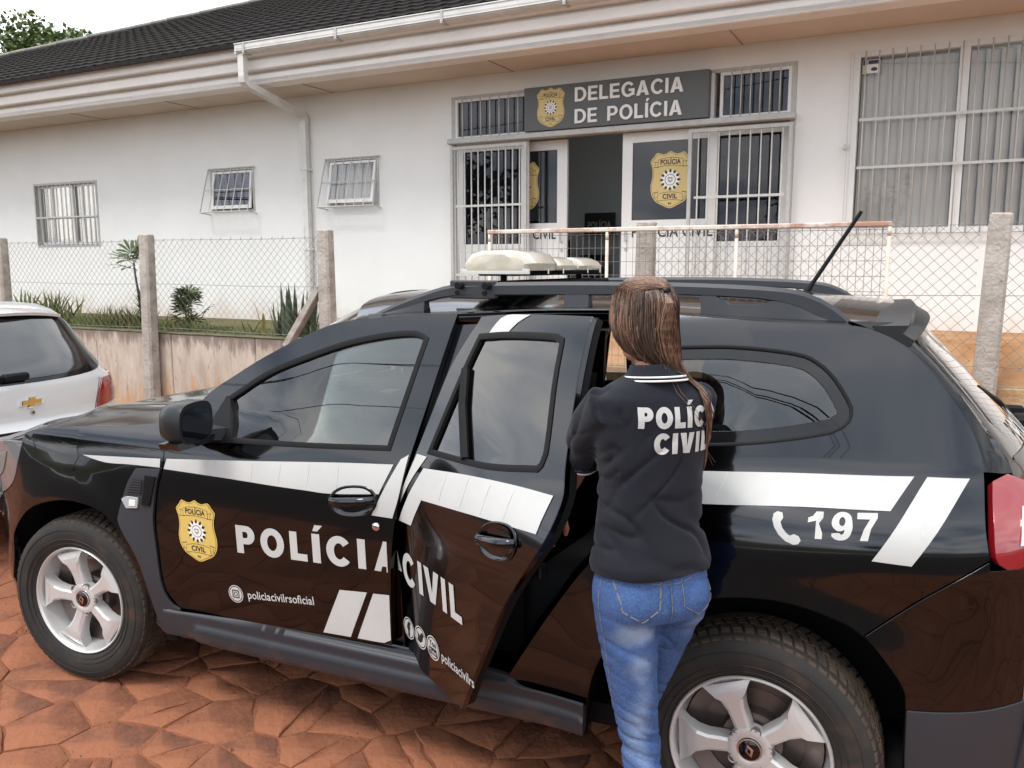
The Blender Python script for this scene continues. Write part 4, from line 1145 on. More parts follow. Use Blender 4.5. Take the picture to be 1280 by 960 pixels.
# ---- trees: crown of many leaf faces round limbs
def tree(name, label, x, y, z, H, rad, seed, leafm, n=9000, group=None, ls=.11, cat='tree'):
    r = random.Random(seed); t = empty(name, (x, y, z)); tag(t, label, cat, group)
    tr = MB(); tips = []
    tr.tube([(0, 0, 0), (.05*rad, 0, H*.25), (0, .04*rad, H*.5), (.02, 0, H*.75)], [H*.028, H*.022, H*.016, H*.008], 8)
    for k in range(17):
        a = k*2.4+r.uniform(-.4, .4); h0 = H*r.uniform(.32, .72); L_ = rad*r.uniform(.55, 1.0)*(1.1-.5*h0/H)
        p0 = Vector((0, 0, h0)); p1 = p0+Vector((math.cos(a)*L_*.5, math.sin(a)*L_*.5, L_*.35)); p2 = p0+Vector((math.cos(a)*L_, math.sin(a)*L_, L_*.55+H*.05))
        tr.tube([p0, p1, p2], [H*.010, H*.006, H*.002], 5); tips += [p1.lerp(p2, .3), p2, p2+Vector((r.uniform(-1, 1), r.uniform(-1, 1), r.uniform(0, 1)))*rad*.25]
    tips += [Vector((r.gauss(0, .3)*rad, r.gauss(0, .3)*rad, H*r.uniform(.72, .95))) for _ in range(12)]
    tr.build('trunk', M['bark'], t, True)
    mb = MB(); per = n//len(tips)
    for c in tips:
        cr = rad*r.uniform(.20, .38)
        for k in range(per):
            d = Vector((r.gauss(0, 1), r.gauss(0, 1), r.gauss(0, .75)))
            d = d.normalized()*cr*(r.random()**.45)
            p = c+d; q = Vector((r.gauss(0, 1), r.gauss(0, 1), r.gauss(0, .7))).normalized(); s = q.orthogonal().normalized(); l = ls*r.uniform(.6, 1.3)
            mb.add([p, p+q*l*.5+s*l*.28, p+q*l, p+q*l*.5-s*l*.28], [(0, 1, 2, 3)])
    mb.build('crown', leafm, t)
    return t
p = W(-35.4, 24.5); tree('broadleaf_tree', 'green leafy tree rising behind the roof at the left', p.x, p.y, .5, 11.3, 3.9, 4, M['leaf2'], n=90000, ls=.25)
# across the street, behind the camera: what the paint and the glass mirror
for i, (x, y, H, rd_) in enumerate(((-15, -11, 6.0, 3.0), (-36, -20, 7.0, 4.2), (16, -34, 6.0, 4.0), (-6, -42, 5.5, 4.0))):
    lab = ('tree across the street, nearest one to the left', 'tall tree far down the street', 'round tree up the street to the right', 'low tree far beyond the street')[i]
    tree('street_tree', lab, x, y, -.02, H, rd_, 40+i, M['leaf'], n=3200, group='trees across the street', ls=.34)
pole = empty('utility_pole', (0.2, -9.5, -.02)); tag(pole, 'grey concrete utility pole with crossarm and wires across the street', 'pole')
mb = MB(); mb.tube([(0, 0, 0), (0, 0, 8.6)], [.17, .11], 12); mb.build('post', M['concrete'], pole, True, 40)
mb = MB(); mb.bbox(-1.1, 1.1, -.05, .05, 8.0, 8.12, .01); mb.build('crossarm', M['bark'], pole)
mb = MB()
for x in (-1.0, -.4, .4, 1.0): mb.lathe([(.02, 0), (.05, .03), (.03, .06), (.05, .09), (.02, .14)], 10, M4=Matrix.Translation((x, 0, 8.12)) @ Matrix.Rotation(R(90), 4, 'X'))
mb.build('insulator', M['clear_lens'], pole)
mb = MB()
for (x, z) in ((-1.0, 8.2), (-.4, 8.2), (1.0, 8.2), (.1, 7.0)):
    for s in (-1, 1):
        mb.tube([(x, 0, z)] + [(x*.6+s*30*t, -2*t*s, z-4*.9*t*(1-t)) for t in (.2, .4, .6, .8, 1.0)], .014, 4)
mb.build('wire', M['ink'], pole)

# ================================================================== patrol car (x rearwards, y to the far side, z up; left flank near y=0)
def tab(x, X, Y):
    if x <= X[0]: return Y[0]+(x-X[0])*(Y[1]-Y[0])/(X[1]-X[0])
    if x >= X[-1]: return Y[-1]+(x-X[-1])*(Y[-1]-Y[-2])/(X[-1]-X[-2])
    n = len(X)
    for i in range(n-1):
        if x <= X[i+1]: break
    def sl(k):
        if k <= 0: return (Y[1]-Y[0])/(X[1]-X[0])
        if k >= n-1: return (Y[-1]-Y[-2])/(X[-1]-X[-2])
        a = (Y[k]-Y[k-1])/(X[k]-X[k-1]); b = (Y[k+1]-Y[k])/(X[k+1]-X[k])
        return 0.0 if a*b <= 0 else 2*a*b/(a+b)
    h = X[i+1]-X[i]; t = (x-X[i])/h; m0 = sl(i)*h; m1 = sl(i+1)*h
    return (2*t**3-3*t*t+1)*Y[i]+(t**3-2*t*t+t)*m0+(-2*t**3+3*t*t)*Y[i+1]+(t**3-t*t)*m1
def sm(t):
    t = max(0.0, min(1.0, t)); return t*t*(3-2*t)
SZ = ([.15,.35,.5,.65,.8,.9,.97,1.05,1.15,1.3,1.45,1.55,1.60,1.64],[.07,.036,.022,.012,.003,0,.005,.022,.055,.11,.168,.212,.245,.29])
SXF = ([-.86,-.84,-.80,-.72,-.6,-.45,-.25,0.1],[.80,.55,.38,.23,.125,.055,.018,0])
SXR = ([2.6,2.9,3.1,3.25,3.38,3.46,3.5],[0,.018,.05,.10,.20,.34,.55])
def S(x, z):
    y = tab(z, *SZ)
    if x < .1: y += tab(x, *SXF)
    if x > 2.6: y += tab(x, *SXR)*(1+.35*sm((z-1.0)/.4))
    up = sm((z-1.02)/.15)
    y += up*(.11*sm((1.25-x)/1.0)+.05*sm((x-1.7)/1.6))
    for hx in (0.0, 2.673):
        r = math.hypot(x-hx, z-.345)
        y -= .026*math.exp(-((r-.42)/.14)**2)*(1 if z > .345 else .6)
    y -= .028*math.exp(-((x-2.85)/.45)**2-((z-.98)/.12)**2)
    return y
CW = 1.80
M['mirror_shell'] = mat('dark_mirror_shell', (.011, .012, .014), rough=.35, spec=.4)
M['lamp_glass'] = mat('headlamp_lens', (.16, .165, .18), rough=.06, metal=.2, coat=1.0, spec=.9)
def SL_(x, z): return (x, S(x, z), z)
def SR_(x, z): return (x, CW-S(x, z), z)
def off(fn, sgn, d): return lambda x, z: (fn(x, z)[0], fn(x, z)[1]+sgn*d, z)

car = empty('police_suv', (1.33, .9, 0))
tag(car, 'black patrol SUV lettered POLÍCIA CIVIL with its rear door open', 'car')
CB = Vector((1.33, .9, 0))
def cp(o):
    o.location = o.location - CB; return o
def cpart(name, *a, **k): return cp(panel(name, *a, **k))
def cmb(mb, name, m, smooth=False, sharp=None): return cp(mb.build(name, m, car, smooth, sharp))

O_FENDER = [(-.27,.985),(-.213,1.034),(.048,1.065),(.304,1.087),(.47,1.112),(.545,1.150),(.532,1.047),(.527,.955),(.503,.907),(.474,.751),(.474,.60),(.478,.46),(.45,.35),(.415,.456),(.335,.63),(.243,.745),(.11,.781),(-.042,.772),(-.222,.71),(-.365,.581),(-.415,.47),(-.56,.56),(-.58,.68),(-.46,.735),(-.34,.80),(-.285,.90)]
O_FDOOR = [(.600,1.195),(.776,1.309),(1.035,1.437),(1.195,1.498),(1.354,1.523),(1.509,1.538),(1.664,1.542),(1.636,1.39),(1.612,1.258),(1.58,1.1),(1.553,.959),(1.522,.794),(1.507,.618),(1.500,.437),(1.275,.424),(.62,.402),(.555,.415),(.498,.495),(.482,.60),(.482,.751),(.511,.907),(.536,.955),(.541,1.047)]
O_FWIN = [(.700,1.070),(.745,1.215),(.925,1.320),(1.1,1.387),(1.261,1.440),(1.417,1.472),(1.525,1.480),(1.572,1.462),(1.537,1.286),(1.500,1.106),(1.159,1.088)]
O_RDOOR = [(1.748,1.545),(1.721,1.525),(1.649,1.384),(1.618,1.215),(1.596,1.105),(1.560,.97),(1.530,.80),(1.514,.60),(1.508,.437),(1.54,.386),(1.881,.364),(2.034,.608),(2.16,.798),(2.279,.945),(2.336,1.034),(2.340,1.12),(2.314,1.19),(2.293,1.273),(2.263,1.402),(2.233,1.568),(1.966,1.561)]
O_RWIN = [(1.756,1.488),(1.903,1.503),(2.127,1.511),(2.160,1.492),(2.182,1.393),(2.231,1.215),(2.214,1.170),(1.988,1.136),(1.672,1.120),(1.725,1.367)]
O_QUARTER = [(2.246,1.566),(2.383,1.555),(2.658,1.541),(2.869,1.534),(2.929,1.523),(2.985,1.497),(3.037,1.459),(3.107,1.379),(3.159,1.306),(3.196,1.235),(3.212,1.167),(3.215,1.05),(3.228,.970),(3.094,.873),(2.952,.753),(2.864,.796),(2.72,.82),(2.562,.80),(2.42,.745),(2.31,.655),(2.235,.54),(2.20,.42),(2.195,.335),(1.89,.350),(2.044,.604),(2.170,.793),(2.289,.940),(2.346,1.030),(2.350,1.12),(2.324,1.19),(2.303,1.273),(2.273,1.402)]
O_QWIN = [(2.385,1.462),(2.561,1.469),(2.726,1.456),(2.788,1.434),(2.838,1.39),(2.884,1.318),(2.880,1.283),(2.840,1.253),(2.686,1.220),(2.549,1.203),(2.430,1.195),(2.395,1.235),(2.375,1.400)]
def grow(poly, d):
    """offset an outline by d (positive outwards)"""
    n = len(poly); A = sum(poly[i][0]*poly[(i+1) % n][1]-poly[(i+1) % n][0]*poly[i][1] for i in range(n))
    sg = 1 if A > 0 else -1; o = []
    for i in range(n):
        a, b, c = poly[i-1], poly[i], poly[(i+1) % n]
        t1 = Vector((b[0]-a[0], b[1]-a[1])).normalized(); t2 = Vector((c[0]-b[0], c[1]-b[1])).normalized()
        n1 = Vector((t1.y, -t1.x)); n2 = Vector((t2.y, -t2.x)); m = (n1+n2)
        if m.length < 1e-6: m = n1
        m.normalize(); k = 1/max(.6, m.dot(n1))
        o.append((b[0]+m.x*d*k*sg, b[1]+m.y*d*k*sg))
    return o
def ring_panel(name, outer, inner, fn, m, parent, lift=0.0, thick=.006, step=.04, hint=(0, -1, 0)):
    """band between two matching outlines (same number of points)"""
    n = len(outer); V, F, NN = [], [], []
    P = [(outer[i], inner[i]) for i in range(n)]
    hint = Vector(hint)
    for (a, b) in P:
        na = fnormal(fn, a[0], a[1], hint); nb = fnormal(fn, b[0], b[1], hint); mid = ((a[0]+b[0])/2, (a[1]+b[1])/2); nm = fnormal(fn, mid[0], mid[1], hint)
        pa, pb, pm = Vector(fn(*a)), Vector(fn(*b)), Vector(fn(*mid))
        tv = (pb-pa).normalized()
        V += [pa+na*(lift-thick), pa+na*lift*.6, pm+nm*lift, pb+nb*lift*.4, pb+nb*(lift-thick)]
    k = 5
    for i in range(n):
        j = (i+1) % n
        for q in range(k-1): F.append((i*k+q, i*k+q+1, j*k+q+1, j*k+q))
    o = mobj(name, V, F, m, parent, True)
    o.data.set_sharp_from_angle(angle=R(50))
    return o

def side_set(fn, hint, right=False):
    """closed panels common to both flanks"""
    cpart('front_fender', O_FENDER, fn, M['paint'], car, hint=hint, step=.035)
    fd = cpart('front_door', O_FDOOR, fn, M['paint'], car, holes=[O_FWIN], hint=hint, step=.035, thick=.03)
    ol = curve(grow(O_FWIN, .004), .03); il = curve(grow(O_FWIN, -.016), .03); n = min(len(ol), len(il))
    ring_window(fd, O_FWIN, fn, hint)
    g = panel('window_glass', curve(grow(O_FWIN, .006), .05), lambda x, z: (fn(x, z)[0], fn(x, z)[1]+(.010 if not right else -.010), z), M['carglass'], fd, hint=hint, thick=.004, raw=True, step=.07)
    q = cpart('rear_quarter', O_QUARTER, fn, M['paint'], car, holes=[O_QWIN], hint=hint, step=.035)
    ring_window(q, O_QWIN, fn, hint, 'quarter_glass_trim', .004)
    gb = curve(grow(O_QWIN, .003), .03); panel('glass_border', gb, lambda x, z: (fn(x, z)[0], fn(x, z)[1]+(.004 if not right else -.004), z), M['gloss_black'], q, holes=[curve(grow(O_QWIN, -.034), .03)], hint=hint, thick=.003, raw=True, step=.05)
    panel('quarter_glass', curve(grow(O_QWIN, .006), .05), lambda x, z: (fn(x, z)[0], fn(x, z)[1]+(.008 if not right else -.008), z), M['priv_glass'], q, hint=hint, thick=.004, raw=True, step=.07)
    return fd, q
def ring_window(parent, outline, fn, hint, name='window_seal', w=.013):
    base = curve(outline, .03)
    ring_panel(name, grow(base, .005), grow(base, -w), fn, M['rubber'], parent, lift=.004, thick=.014, hint=hint)

fdoor, quarter = side_set(SL_, (0, -1, 0))
fdoor_r, quarter_r = side_set(SR_, (0, 1, 0), True)
tag(fdoor, 'closed left front door with white stripe and gold shield')
rd_r = cpart('rear_door', O_RDOOR, SR_, M['paint'], car, holes=[O_RWIN], hint=(0, 1, 0), thick=.03)
ring_window(rd_r, O_RWIN, SR_, (0, 1, 0))
panel('window_glass', [(1.70,.86),(2.22,.90),(2.235,1.17),(2.0,1.19),(1.70,1.18)], lambda x, z: (x, SR_(x, z)[1]-.012, z), M['priv_glass'], rd_r, hint=(0, 1, 0), thick=.004, raw=True, step=.07)

# the left rear door, swung open about its front hinge
HX, HY, TH = 1.585, .02, R(32)
rdoor = cpart('rear_door', O_RDOOR, SL_, M['paint'], car, holes=[O_RWIN], hint=(0, -1, 0), thick=.02, step=.03)
for v in rdoor.data.vertices: v.co -= Vector((HX, HY, 0))
rdoor.location = Vector((HX, HY, 0)) - CB
rdoor.rotation_euler = (0, 0, -TH)
tag(rdoor, 'left rear door standing open, lettered CIVIL')
def DF(x, z): return (x-HX, S(x, z)-HY, z)
ring_window(rdoor, O_RWIN, DF, (0, -1, 0))
panel('window_glass', curve(grow(O_RWIN, .006), .05), lambda x, z: (x-HX, S(x, z)-HY+.010, z), M['priv_glass'], rdoor, hint=(0, -1, 0), thick=.004, raw=True, step=.07)
# inner skin, trim, edge seal
panel('inner_skin', grow(O_RDOOR, -.016), lambda x, z: (x-HX, S(x, z)-HY+.040, z), M['paint'], rdoor, holes=[O_RWIN], hint=(0, 1, 0), thick=.012)
panel('door_trim', [(1.64,.45),(1.82,.45),(1.95,.70),(2.06,.93),(2.09,1.05),(2.08,1.10),(1.66,1.08),(1.62,.95)], lambda x, z: (x-HX, S(x, z)-HY+.066, z), M['interior'], rdoor, hint=(0, 1, 0), thick=.035)
base = curve(O_RDOOR, .03)
ring_panel('edge_seal', grow(base, -.004), grow(base, -.018), lambda x, z: (x-HX, S(x, z)-HY+.026, z), M['rubber'], rdoor, lift=.0, thick=.022, hint=(0, -1, 0))
mb = MB()
mb.tube([DF(1.738, 1.385), DF(1.785, 1.28), DF(1.880, 1.140)], .014, 6)
mb.build('window_divider', M['rubber'], rdoor)
mb = MB(); mb.box(.32, .52, .075, .15, .86, .90); mb.build('arm_rest', M['interior'], rdoor)
mb = MB()
for (z, x) in ((.90, 2.235),): mb.bbox(x-HX-.02, x-HX+.004, .045, .075, z-.018, z+.018, .004)
mb.build('door_latch', M['gloss_black'], rdoor)

# vinyl: every shape lies on its panel, 2 mm proud
def lifted(fn, d): return lambda x, z, l=0: (fn(x, z)[0], fn(x, z)[1]-d-l, fn(x, z)[2])
LF = lifted(SL_, .0022); LD = lifted(DF, .0022)
def vinyl(name, outline, fn, parent, m='vinyl', step=.05, holes=()):
    return panel(name, outline, lambda x, z: fn(x, z, 0), M[m], parent, holes=holes, step=step, thick=0.0, hint=(0, -1, 0))
fender = [o for o in car.children if o.name.startswith('front_fender')][0]
vinyl('white_stripe', [(.115,.969),(.30,.978),(.521,.990),(.519,.957),(.38,.955),(.237,.951)], LF, fender)
vinyl('white_stripe', T['st_fdoor'], LF, fdoor)
vinyl('white_slash', T['st_slash'], LF, fdoor); vinyl('white_slash', T['st_low1'], LF, fdoor); vinyl('white_slash', T['st_low2'], LF, fdoor)
vinyl('white_stripe', [(2.362,1.118)]+T['st_q'][0:4]+T['st_q'][4:7]+[(2.365,1.040)], LF, quarter); vinyl('white_slash', T['st_q2'], LF, quarter)
vinyl('white_slash', T['r_slash'], LD, rdoor)
vinyl('white_stripe', T['r_main'], LD, rdoor); vinyl('white_slash', T['r_top'], LD, rdoor)
# seams where strips of vinyl overlap
def seams(parent, fn, lines):
    mb = MB()
    for (x0, z0, x1, z1) in lines:
        n = 5; vs = []
        for k in range(n+1):
            t = k/n; x = x0+(x1-x0)*t+.0012*math.sin(t*6+x0*9); z = z0+(z1-z0)*t; vs += [fn(x-.0010, z, .0008), fn(x+.0010, z, .0008)]
        mb.add(vs, [(2*k, 2*k+1, 2*k+3, 2*k+2) for k in range(n)])
    tag(mb.build('vinyl_seam', M['vinyl_cut'], parent), kind='stuff')
seams(fdoor, LF, [(x, .957, x+.004, .992+(x-.55)*.07) for x in (.78, .95, 1.07, 1.19, 1.31)] + [(1.345, .46, 1.40, .60)])
seams(quarter, LF, [(x, 1.076+.0, x+.02, 1.135) for x in (2.56, 2.66, 2.75, 2.86)] + [(3.09, 1.145, 3.07, 1.02), (3.13, 1.10, 3.15, 1.145)])
seams(rdoor, LD, [(x, 1.0+(x-1.75)*.05, x+.012, 1.085+(x-1.75)*.06) for x in (1.80, 1.92, 2.03, 2.14)])
# lettering
def word(name, parent, fn, s, u0, v0, u1, v1, h, bold, up=None, m='vinyl'):
    mb = MB(); put_text(mb, s, fn, u0, v0, u1, v1, h, 0, bold, up=up); return mb.build(name, M[m], parent)
def letters(parent, fn, chars, h, bold, m='vinyl', name='letter', up=(0, 1)):
    for (ch, u0, v0, u1) in chars: word(name, parent, fn, ch, u0, v0, u1, v0, h, bold, up, m)
UPF = (0.0, 1.0)
LW = [('P', .868, .953), ('O', .978, 1.082), ('L', 1.108, 1.180), ('Í', 1.203, 1.236), ('C', 1.262, 1.360), ('I', 1.389, 1.420), ('A', 1.438, 1.5)]
def bigchar(name, parent, fn, ch, a, b, va, vb, h, t=.26):
    mb = MB(); put_bold(mb, ch, fn, a, va, b, vb, h, t); return mb.build(name, M['vinyl'], parent)
for ch, a, b in LW[:-1]:
    v = .677+(a-.868)*.037; bigchar('letter', fdoor, LF, ch, a, b, v, v+(b-a)*.03, .105, (b-a) if False else .27)
vinyl('letter', [(1.452,.699),(1.492,.806),(1.505,.806),(1.504,.699),(1.500,.699),(1.500,.718),(1.484,.718),(1.478,.699)], LF, fdoor)
vinyl('letter', [(1.520,.770),(1.532,.735),(1.545,.700),(1.520,.700),(1.520,.716),(1.5205,.74)], LD, rdoor)
for ch, a, b in (('C', 1.556, 1.640), ('I', 1.664, 1.690), ('V', 1.704, 1.800), ('I', 1.815, 1.841), ('L', 1.864, 1.930)):
    bigchar('letter', rdoor, LD, ch, a, b, .669-(a-1.556)*.035, .669-(b-1.556)*.035, .110, .25)
def icon_ring(mb, fn, cx, cz, r, mi=0):
    ringstrip(mb, disc2(cx, cz, r, n=28), disc2(cx, cz, r*.90, n=28), fn, 0, mi); flat(mb, disc2(cx, cz, r*.80, n=28), fn, 0, mi)
mb = MB(); cx, cz = T['insta'][0]; r_ = .034
icon_ring(mb, LF, cx, cz, r_)
sqr = lambda s: [(cx+s*x, cz+s*y) for x, y in ((-.8,-1),(.8,-1),(1,-.8),(1,.8),(.8,1),(-.8,1),(-1,.8),(-1,-.8))]
ringstrip(mb, sqr(.016), sqr(.012), LF, .0006, 1); ringstrip(mb, disc2(cx, cz, .009), disc2(cx, cz, .006), LF, .0006, 1)
mb.build('camera_icon', [M['vinyl'], M['ink']], fdoor)
word('lettering', fdoor, LF, 'policiacivilrsoficial', .898, .503, 1.193, .530, .032, .012)
mb = MB(); (x0, z0), (x1, z1) = (T['r_ic1'][0], T['r_ic1'][1])
cx, cz = T['r_ic1'][0]; icon_ring(mb, LD, cx+.002, cz, .038)
put_text(mb, 'f', lambda p, q, l: LD(p, q, .0006), cx-.010, cz-.024, cx+.016, cz-.024, .048, 1, .05)
mb.build('letter_f_icon', [M['vinyl'], M['ink']], rdoor)
mb = MB(); cx, cz = T['r_ic2'][0]; icon_ring(mb, LD, cx, cz, .039)
flat(mb, [(cx-.022, cz-.014), (cx-.006, cz-.020), (cx+.012, cz-.010), (cx+.020, cz+.008), (cx+.026, cz+.014), (cx+.016, cz+.022), (cx+.004, cz+.016), (cx-.002, cz+.004), (cx-.022, cz+.018), (cx-.016, cz)], LD, .0006, 1)
mb.build('bird_icon', [M['vinyl'], M['ink']], rdoor)
mb = MB(); cx, cz = T['r_ic3'][0]; icon_ring(mb, LD, cx, cz, .041)
put_text(mb, 'You', lambda p, q, l: LD(p, q, .0006), cx-.022, cz+.006, cx+.022, cz+.006, .020, 1, .03)
flat(mb, [(cx-.024, cz-.024), (cx+.024, cz-.024), (cx+.024, cz), (cx-.024, cz)], LD, .0006, 1); put_text(mb, 'Tube', lambda p, q, l: LD(p, q, .0012), cx-.020, cz-.019, cx+.020, cz-.019, .014, 0, .02)
mb.build('tube_icon', [M['vinyl'], M['ink']], rdoor)
word('lettering', rdoor, LD, 'policiacivilrs', 1.782, .484, 1.975, .474, .034, .012)
shield('shield_emblem', lambda p, q, l: LF(p, q, l), .684, .733, .094, .119, fdoor, step=.0007)
for ch, a, b in (('1', 2.800, 2.838), ('9', 2.858, 2.908), ('7', 2.918, 2.966)):
    bigchar('numeral', quarter, LF, ch, a, b, .997+(a-2.8)*.05, .997+(b-2.8)*.05, .064, .25)
vinyl('phone_symbol', [(2.713,1.048),(2.722,1.054),(2.735,1.052),(2.738,1.040),(2.732,1.030),(2.738,1.016),(2.748,1.005),(2.758,.999),(2.768,1.004),(2.780,1.000),(2.786,.990),(2.780,.980),(2.768,.977),(2.748,.984),(2.730,.998),(2.717,1.016),(2.711,1.034)], LF, quarter)

# door handles: a bowl in the skin and a painted grip across it
def handle(parent, fn, cx, cz, w, h, slope):
    mb = MB()
    def P(a, b, d): return fn(cx+a*w, cz+b*h+a*w*slope, d)
    n = 28; R0 = []
    for k, (s, d) in enumerate(((1.04, .0), (1.0, .0035), (.93, .0015), (.80, -.002), (.5, -.003), (0.02, -.003))):
        R0.append([P(s*math.copysign(abs(math.cos(t))**.8, math.cos(t)), s*math.copysign(abs(math.sin(t))**.9, math.sin(t)), d) for t in [2*math.pi*i/n for i in range(n)]])
    mb.rings(R0, cap=False); mb.build('handle_bowl', M['paint'], parent, True)
    g = MB(); rings = []
    for k in range(13):
        t = -1+2*k/12; a = t*1.02; lift = .030*(1-abs(t)**3)+.004; hh = .30*(1-.25*abs(t)**2)
        rings.append([P(a, hh*math.sin(q)+.12, lift+.010*math.cos(q)) for q in [2*math.pi*i/10 for i in range(10)]])
    g.rings(rings); g.build('door_handle', M['paint'], parent, True)
handle(fdoor, LF, 1.378, .928, .092, .052, .12)
handle(rdoor, LD, 2.130, .968, .090, .052, .16)
mb = MB(); c = LF(1.467, .853, 0)
mb.lathe([(.0001, -.006), (.010, -.006), (.014, -.003), (.015, .0)], 20, M4=Matrix.Translation(c)); mb.build('key_lock', M['chrome'], fdoor, True, 40)
# front fender vent, indicator, plastic cladding
cpart('fender_vent', T['vent'], lambda x, z: (x, S(x, z)-.004, z), M['plastic'], car, step=.03, thick=.012, lift=.006)
fv = [o for o in car.children if o.name.startswith('fender_vent')][0]
mb = MB(); (a, b), (c, d), (e1, f1), (g1, h1) = T['vent_mesh']
flat(mb, [(a, b), (g1, h1), (e1, f1), (c, d)], lambda x, z, l: (x, S(x, z)-.0125-l, z), 0, 0)
for i in range(7):
    for j in range(6):
        u = (i+.5)/7; v = (j+.5)/6; x = (a*(1-u)+g1*u)*(1-v)+(c*(1-u)+e1*u)*v; z = (b*(1-u)+h1*u)*(1-v)+(d*(1-u)+f1*u)*v
        flat(mb, disc2(x, z, .0048, .0042, 6), lambda x, z, l: (x, S(x, z)-.0132-l, z), 0, 1)
mb.build('vent_mesh', [M['black'], M['plastic']], fv)
mb = MB(); (a, b), (c, d), (e1, f1), (g1, h1) = T['vent_rib']
for i in range(16):
    v = (i+.5)/16; xl = a*(1-v)+g1*v; xr = c*(1-v)+e1*v; z = b*(1-v)+h1*v
    y = S(xl, z)-.016; mb.box(xl, xr, y, y+.008, z-.0028, z+.0028)
mb.build('vent_rib', M['black'], fv)
panel('side_indicator', T['vent_lamp'], lambda x, z: (x, S(x, z)-.012, z), M['clear_lens'], fv, step=.02, thick=.010, lift=.006)
panel('indicator_core', [(.375,.800),(.405,.802),(.408,.824),(.378,.823)], lambda x, z: (x, S(x, z)-.0185, z), M['frame_white'], fv, step=.02, thick=.004, lift=.002)
for sgn, fn, hint in ((1, SL_, (0, -1, 0)), (-1, SR_, (0, 1, 0))):
    def sill(x, z, fn=fn, sgn=sgn):
        p = fn(x, z); k = sm((.41-z)/.012)*.018+sm((.352-z)/.012)*.020*sm((x-.62)/.03)-sm((.30-z)/.05)*.06
        return (x, p[1]-sgn*k, z)
    cpart('sill_cladding', [(.50,.405),(.60,.402),(1.0,.412),(1.5,.420),(1.88,.418),(2.0,.40),(2.19,.40),(2.19,.30),(2.17,.262),(1.9,.25),(.62,.25),(.52,.27),(.45,.335)], sill, M['plastic'], car, step=.02, thick=.03, hint=hint)
    # wheel wells and under-sill
for sgn, y0 in ((1, 0.0), (-1, CW)):
    for hx, arch in ((0, [(-.46,.25),(-.43,.44),(-.365,.575),(-.222,.705),(-.042,.768),(.11,.776),(.243,.738),(.335,.62),(.42,.45),(.46,.25)]), (2.673, [(2.19,.25),(2.205,.42),(2.24,.54),(2.315,.65),(2.42,.742),(2.562,.795),(2.72,.815),(2.86,.79),(2.95,.745),(3.01,.675),(3.055,.60),(3.06,.50),(3.06,.25)])):
        c = curve(arch, .06, closed=False, ang=60); mb = MB()
        def yo(x, z): return y0+sgn*(S(x, z)+.006)
        def yi(x, z): return y0+sgn*.42
        def ym(x, z): return y0+sgn*(S(x, z)+.03)
        g = [(hx+(x-hx)*1.06, .345+(z-.345)*1.06) for x, z in c]
        vs = [(x, yo(x, z), z) for x, z in c]+[(x, ym(x, z), z) for (x, z) in g]+[(x, yi(x, z), z) for (x, z) in g]
        n = len(c); mb.add(vs, [(i, i+1, i+1+n, i+n) for i in range(n-1)]+[(i+n, i+1+n, i+1+2*n, i+2*n) for i in range(n-1)])
        cen = len(mb.v); mb.add([(hx, y0+sgn*.42, .3)]+[(x, yi(x, z), z) for x, z in g], [(0, i, i+1) for i in range(1, n)])
        cmb(mb, 'wheel_well', M['black'], False)

# hood, windscreen, roof, pillars
RE = ([.545,.600,.776,1.035,1.195,1.354,1.509,1.664,2.0,2.246,2.383,2.658,2.869,2.929,2.985,3.037,3.107,3.159,3.212],[1.150,1.195,1.309,1.437,1.498,1.523,1.538,1.545,1.564,1.568,1.557,1.543,1.536,1.525,1.499,1.461,1.381,1.308,1.167])
def rez(x): return tab(x, *RE)
FE = ([-.86,-.80,-.70,-.56,-.40,-.27,-.213,.048,.304,.47,.545],[.80,.845,.90,.945,.975,1.000,1.034,1.065,1.087,1.112,1.150])
def hood(x, y):
    xe = max(x, -.86); ye = S(max(x, -.60), tab(x, *FE))
    if x < -.60: ye += 0
    t = min(1.0, abs(y-.9)/(.9-ye)); z = tab(x, *FE)
    ct = .045*sm((x+.86)/.25)
    return (x, y, z+ct*(1-t**3.2)+.012*math.exp(-((abs(y-.9)-.52)/.06)**2)*sm((x+.8)/.3))
hl = []
for x in [-.84+.05*i for i in range(28)]:
    if x > .50: break
    hl.append((x, max(S(max(x,-.60), tab(x, *FE)), tab(x, *SXF) if x < -.4 else 0)+.006))
hp = hl + [(.53, .10+.04), (.42, .40), (.36, .9), (.42, CW-.40), (.53, CW-.14)] + [(x, CW-y) for x, y in reversed(hl)]
cpart('hood', hp, hood, M['paint'], car, step=.05, hint=(0, 0, 1), thick=.02)
mb = MB(); mb.add([(.30, .16, 1.06), (.30, CW-.16, 1.06), (.75, CW-.18, 1.10), (.75, .18, 1.10)], [(0, 1, 2, 3)]); mb.tube([(.50, .45, 1.135), (.62, .95, 1.17)], .012, 6); mb.tube([(.45, 1.0, 1.14), (.58, 1.5, 1.17)], .012, 6)
cmb(mb, 'wiper_cowl', M['black'])
def wsh(t, s):     # windscreen: t across -1..1, s from the cowl to the header
    xe = .56+.70*s; ze = rez(xe)+.006-.012*s; ye = S(xe, rez(xe))+.05
    xc = .33+.78*s; zc = 1.135+.470*(s**.92)
    k = 1-abs(t)**2.2
    return (xe+(xc-xe)*k, .9+t*(.9-ye), ze+(zc-ze)*k)
wo = [(-.985, .01), (-.5, .01), (0, .01), (.5, .01), (.985, .01), (.985, .5), (.985, .985), (.5, .985), (0, .985), (-.5, .985), (-.985, .985), (-.985, .5)]
cpart('windscreen', wo, wsh, M['carglass'], car, step=.10, hint=(-1, 0, 1), thick=.004)
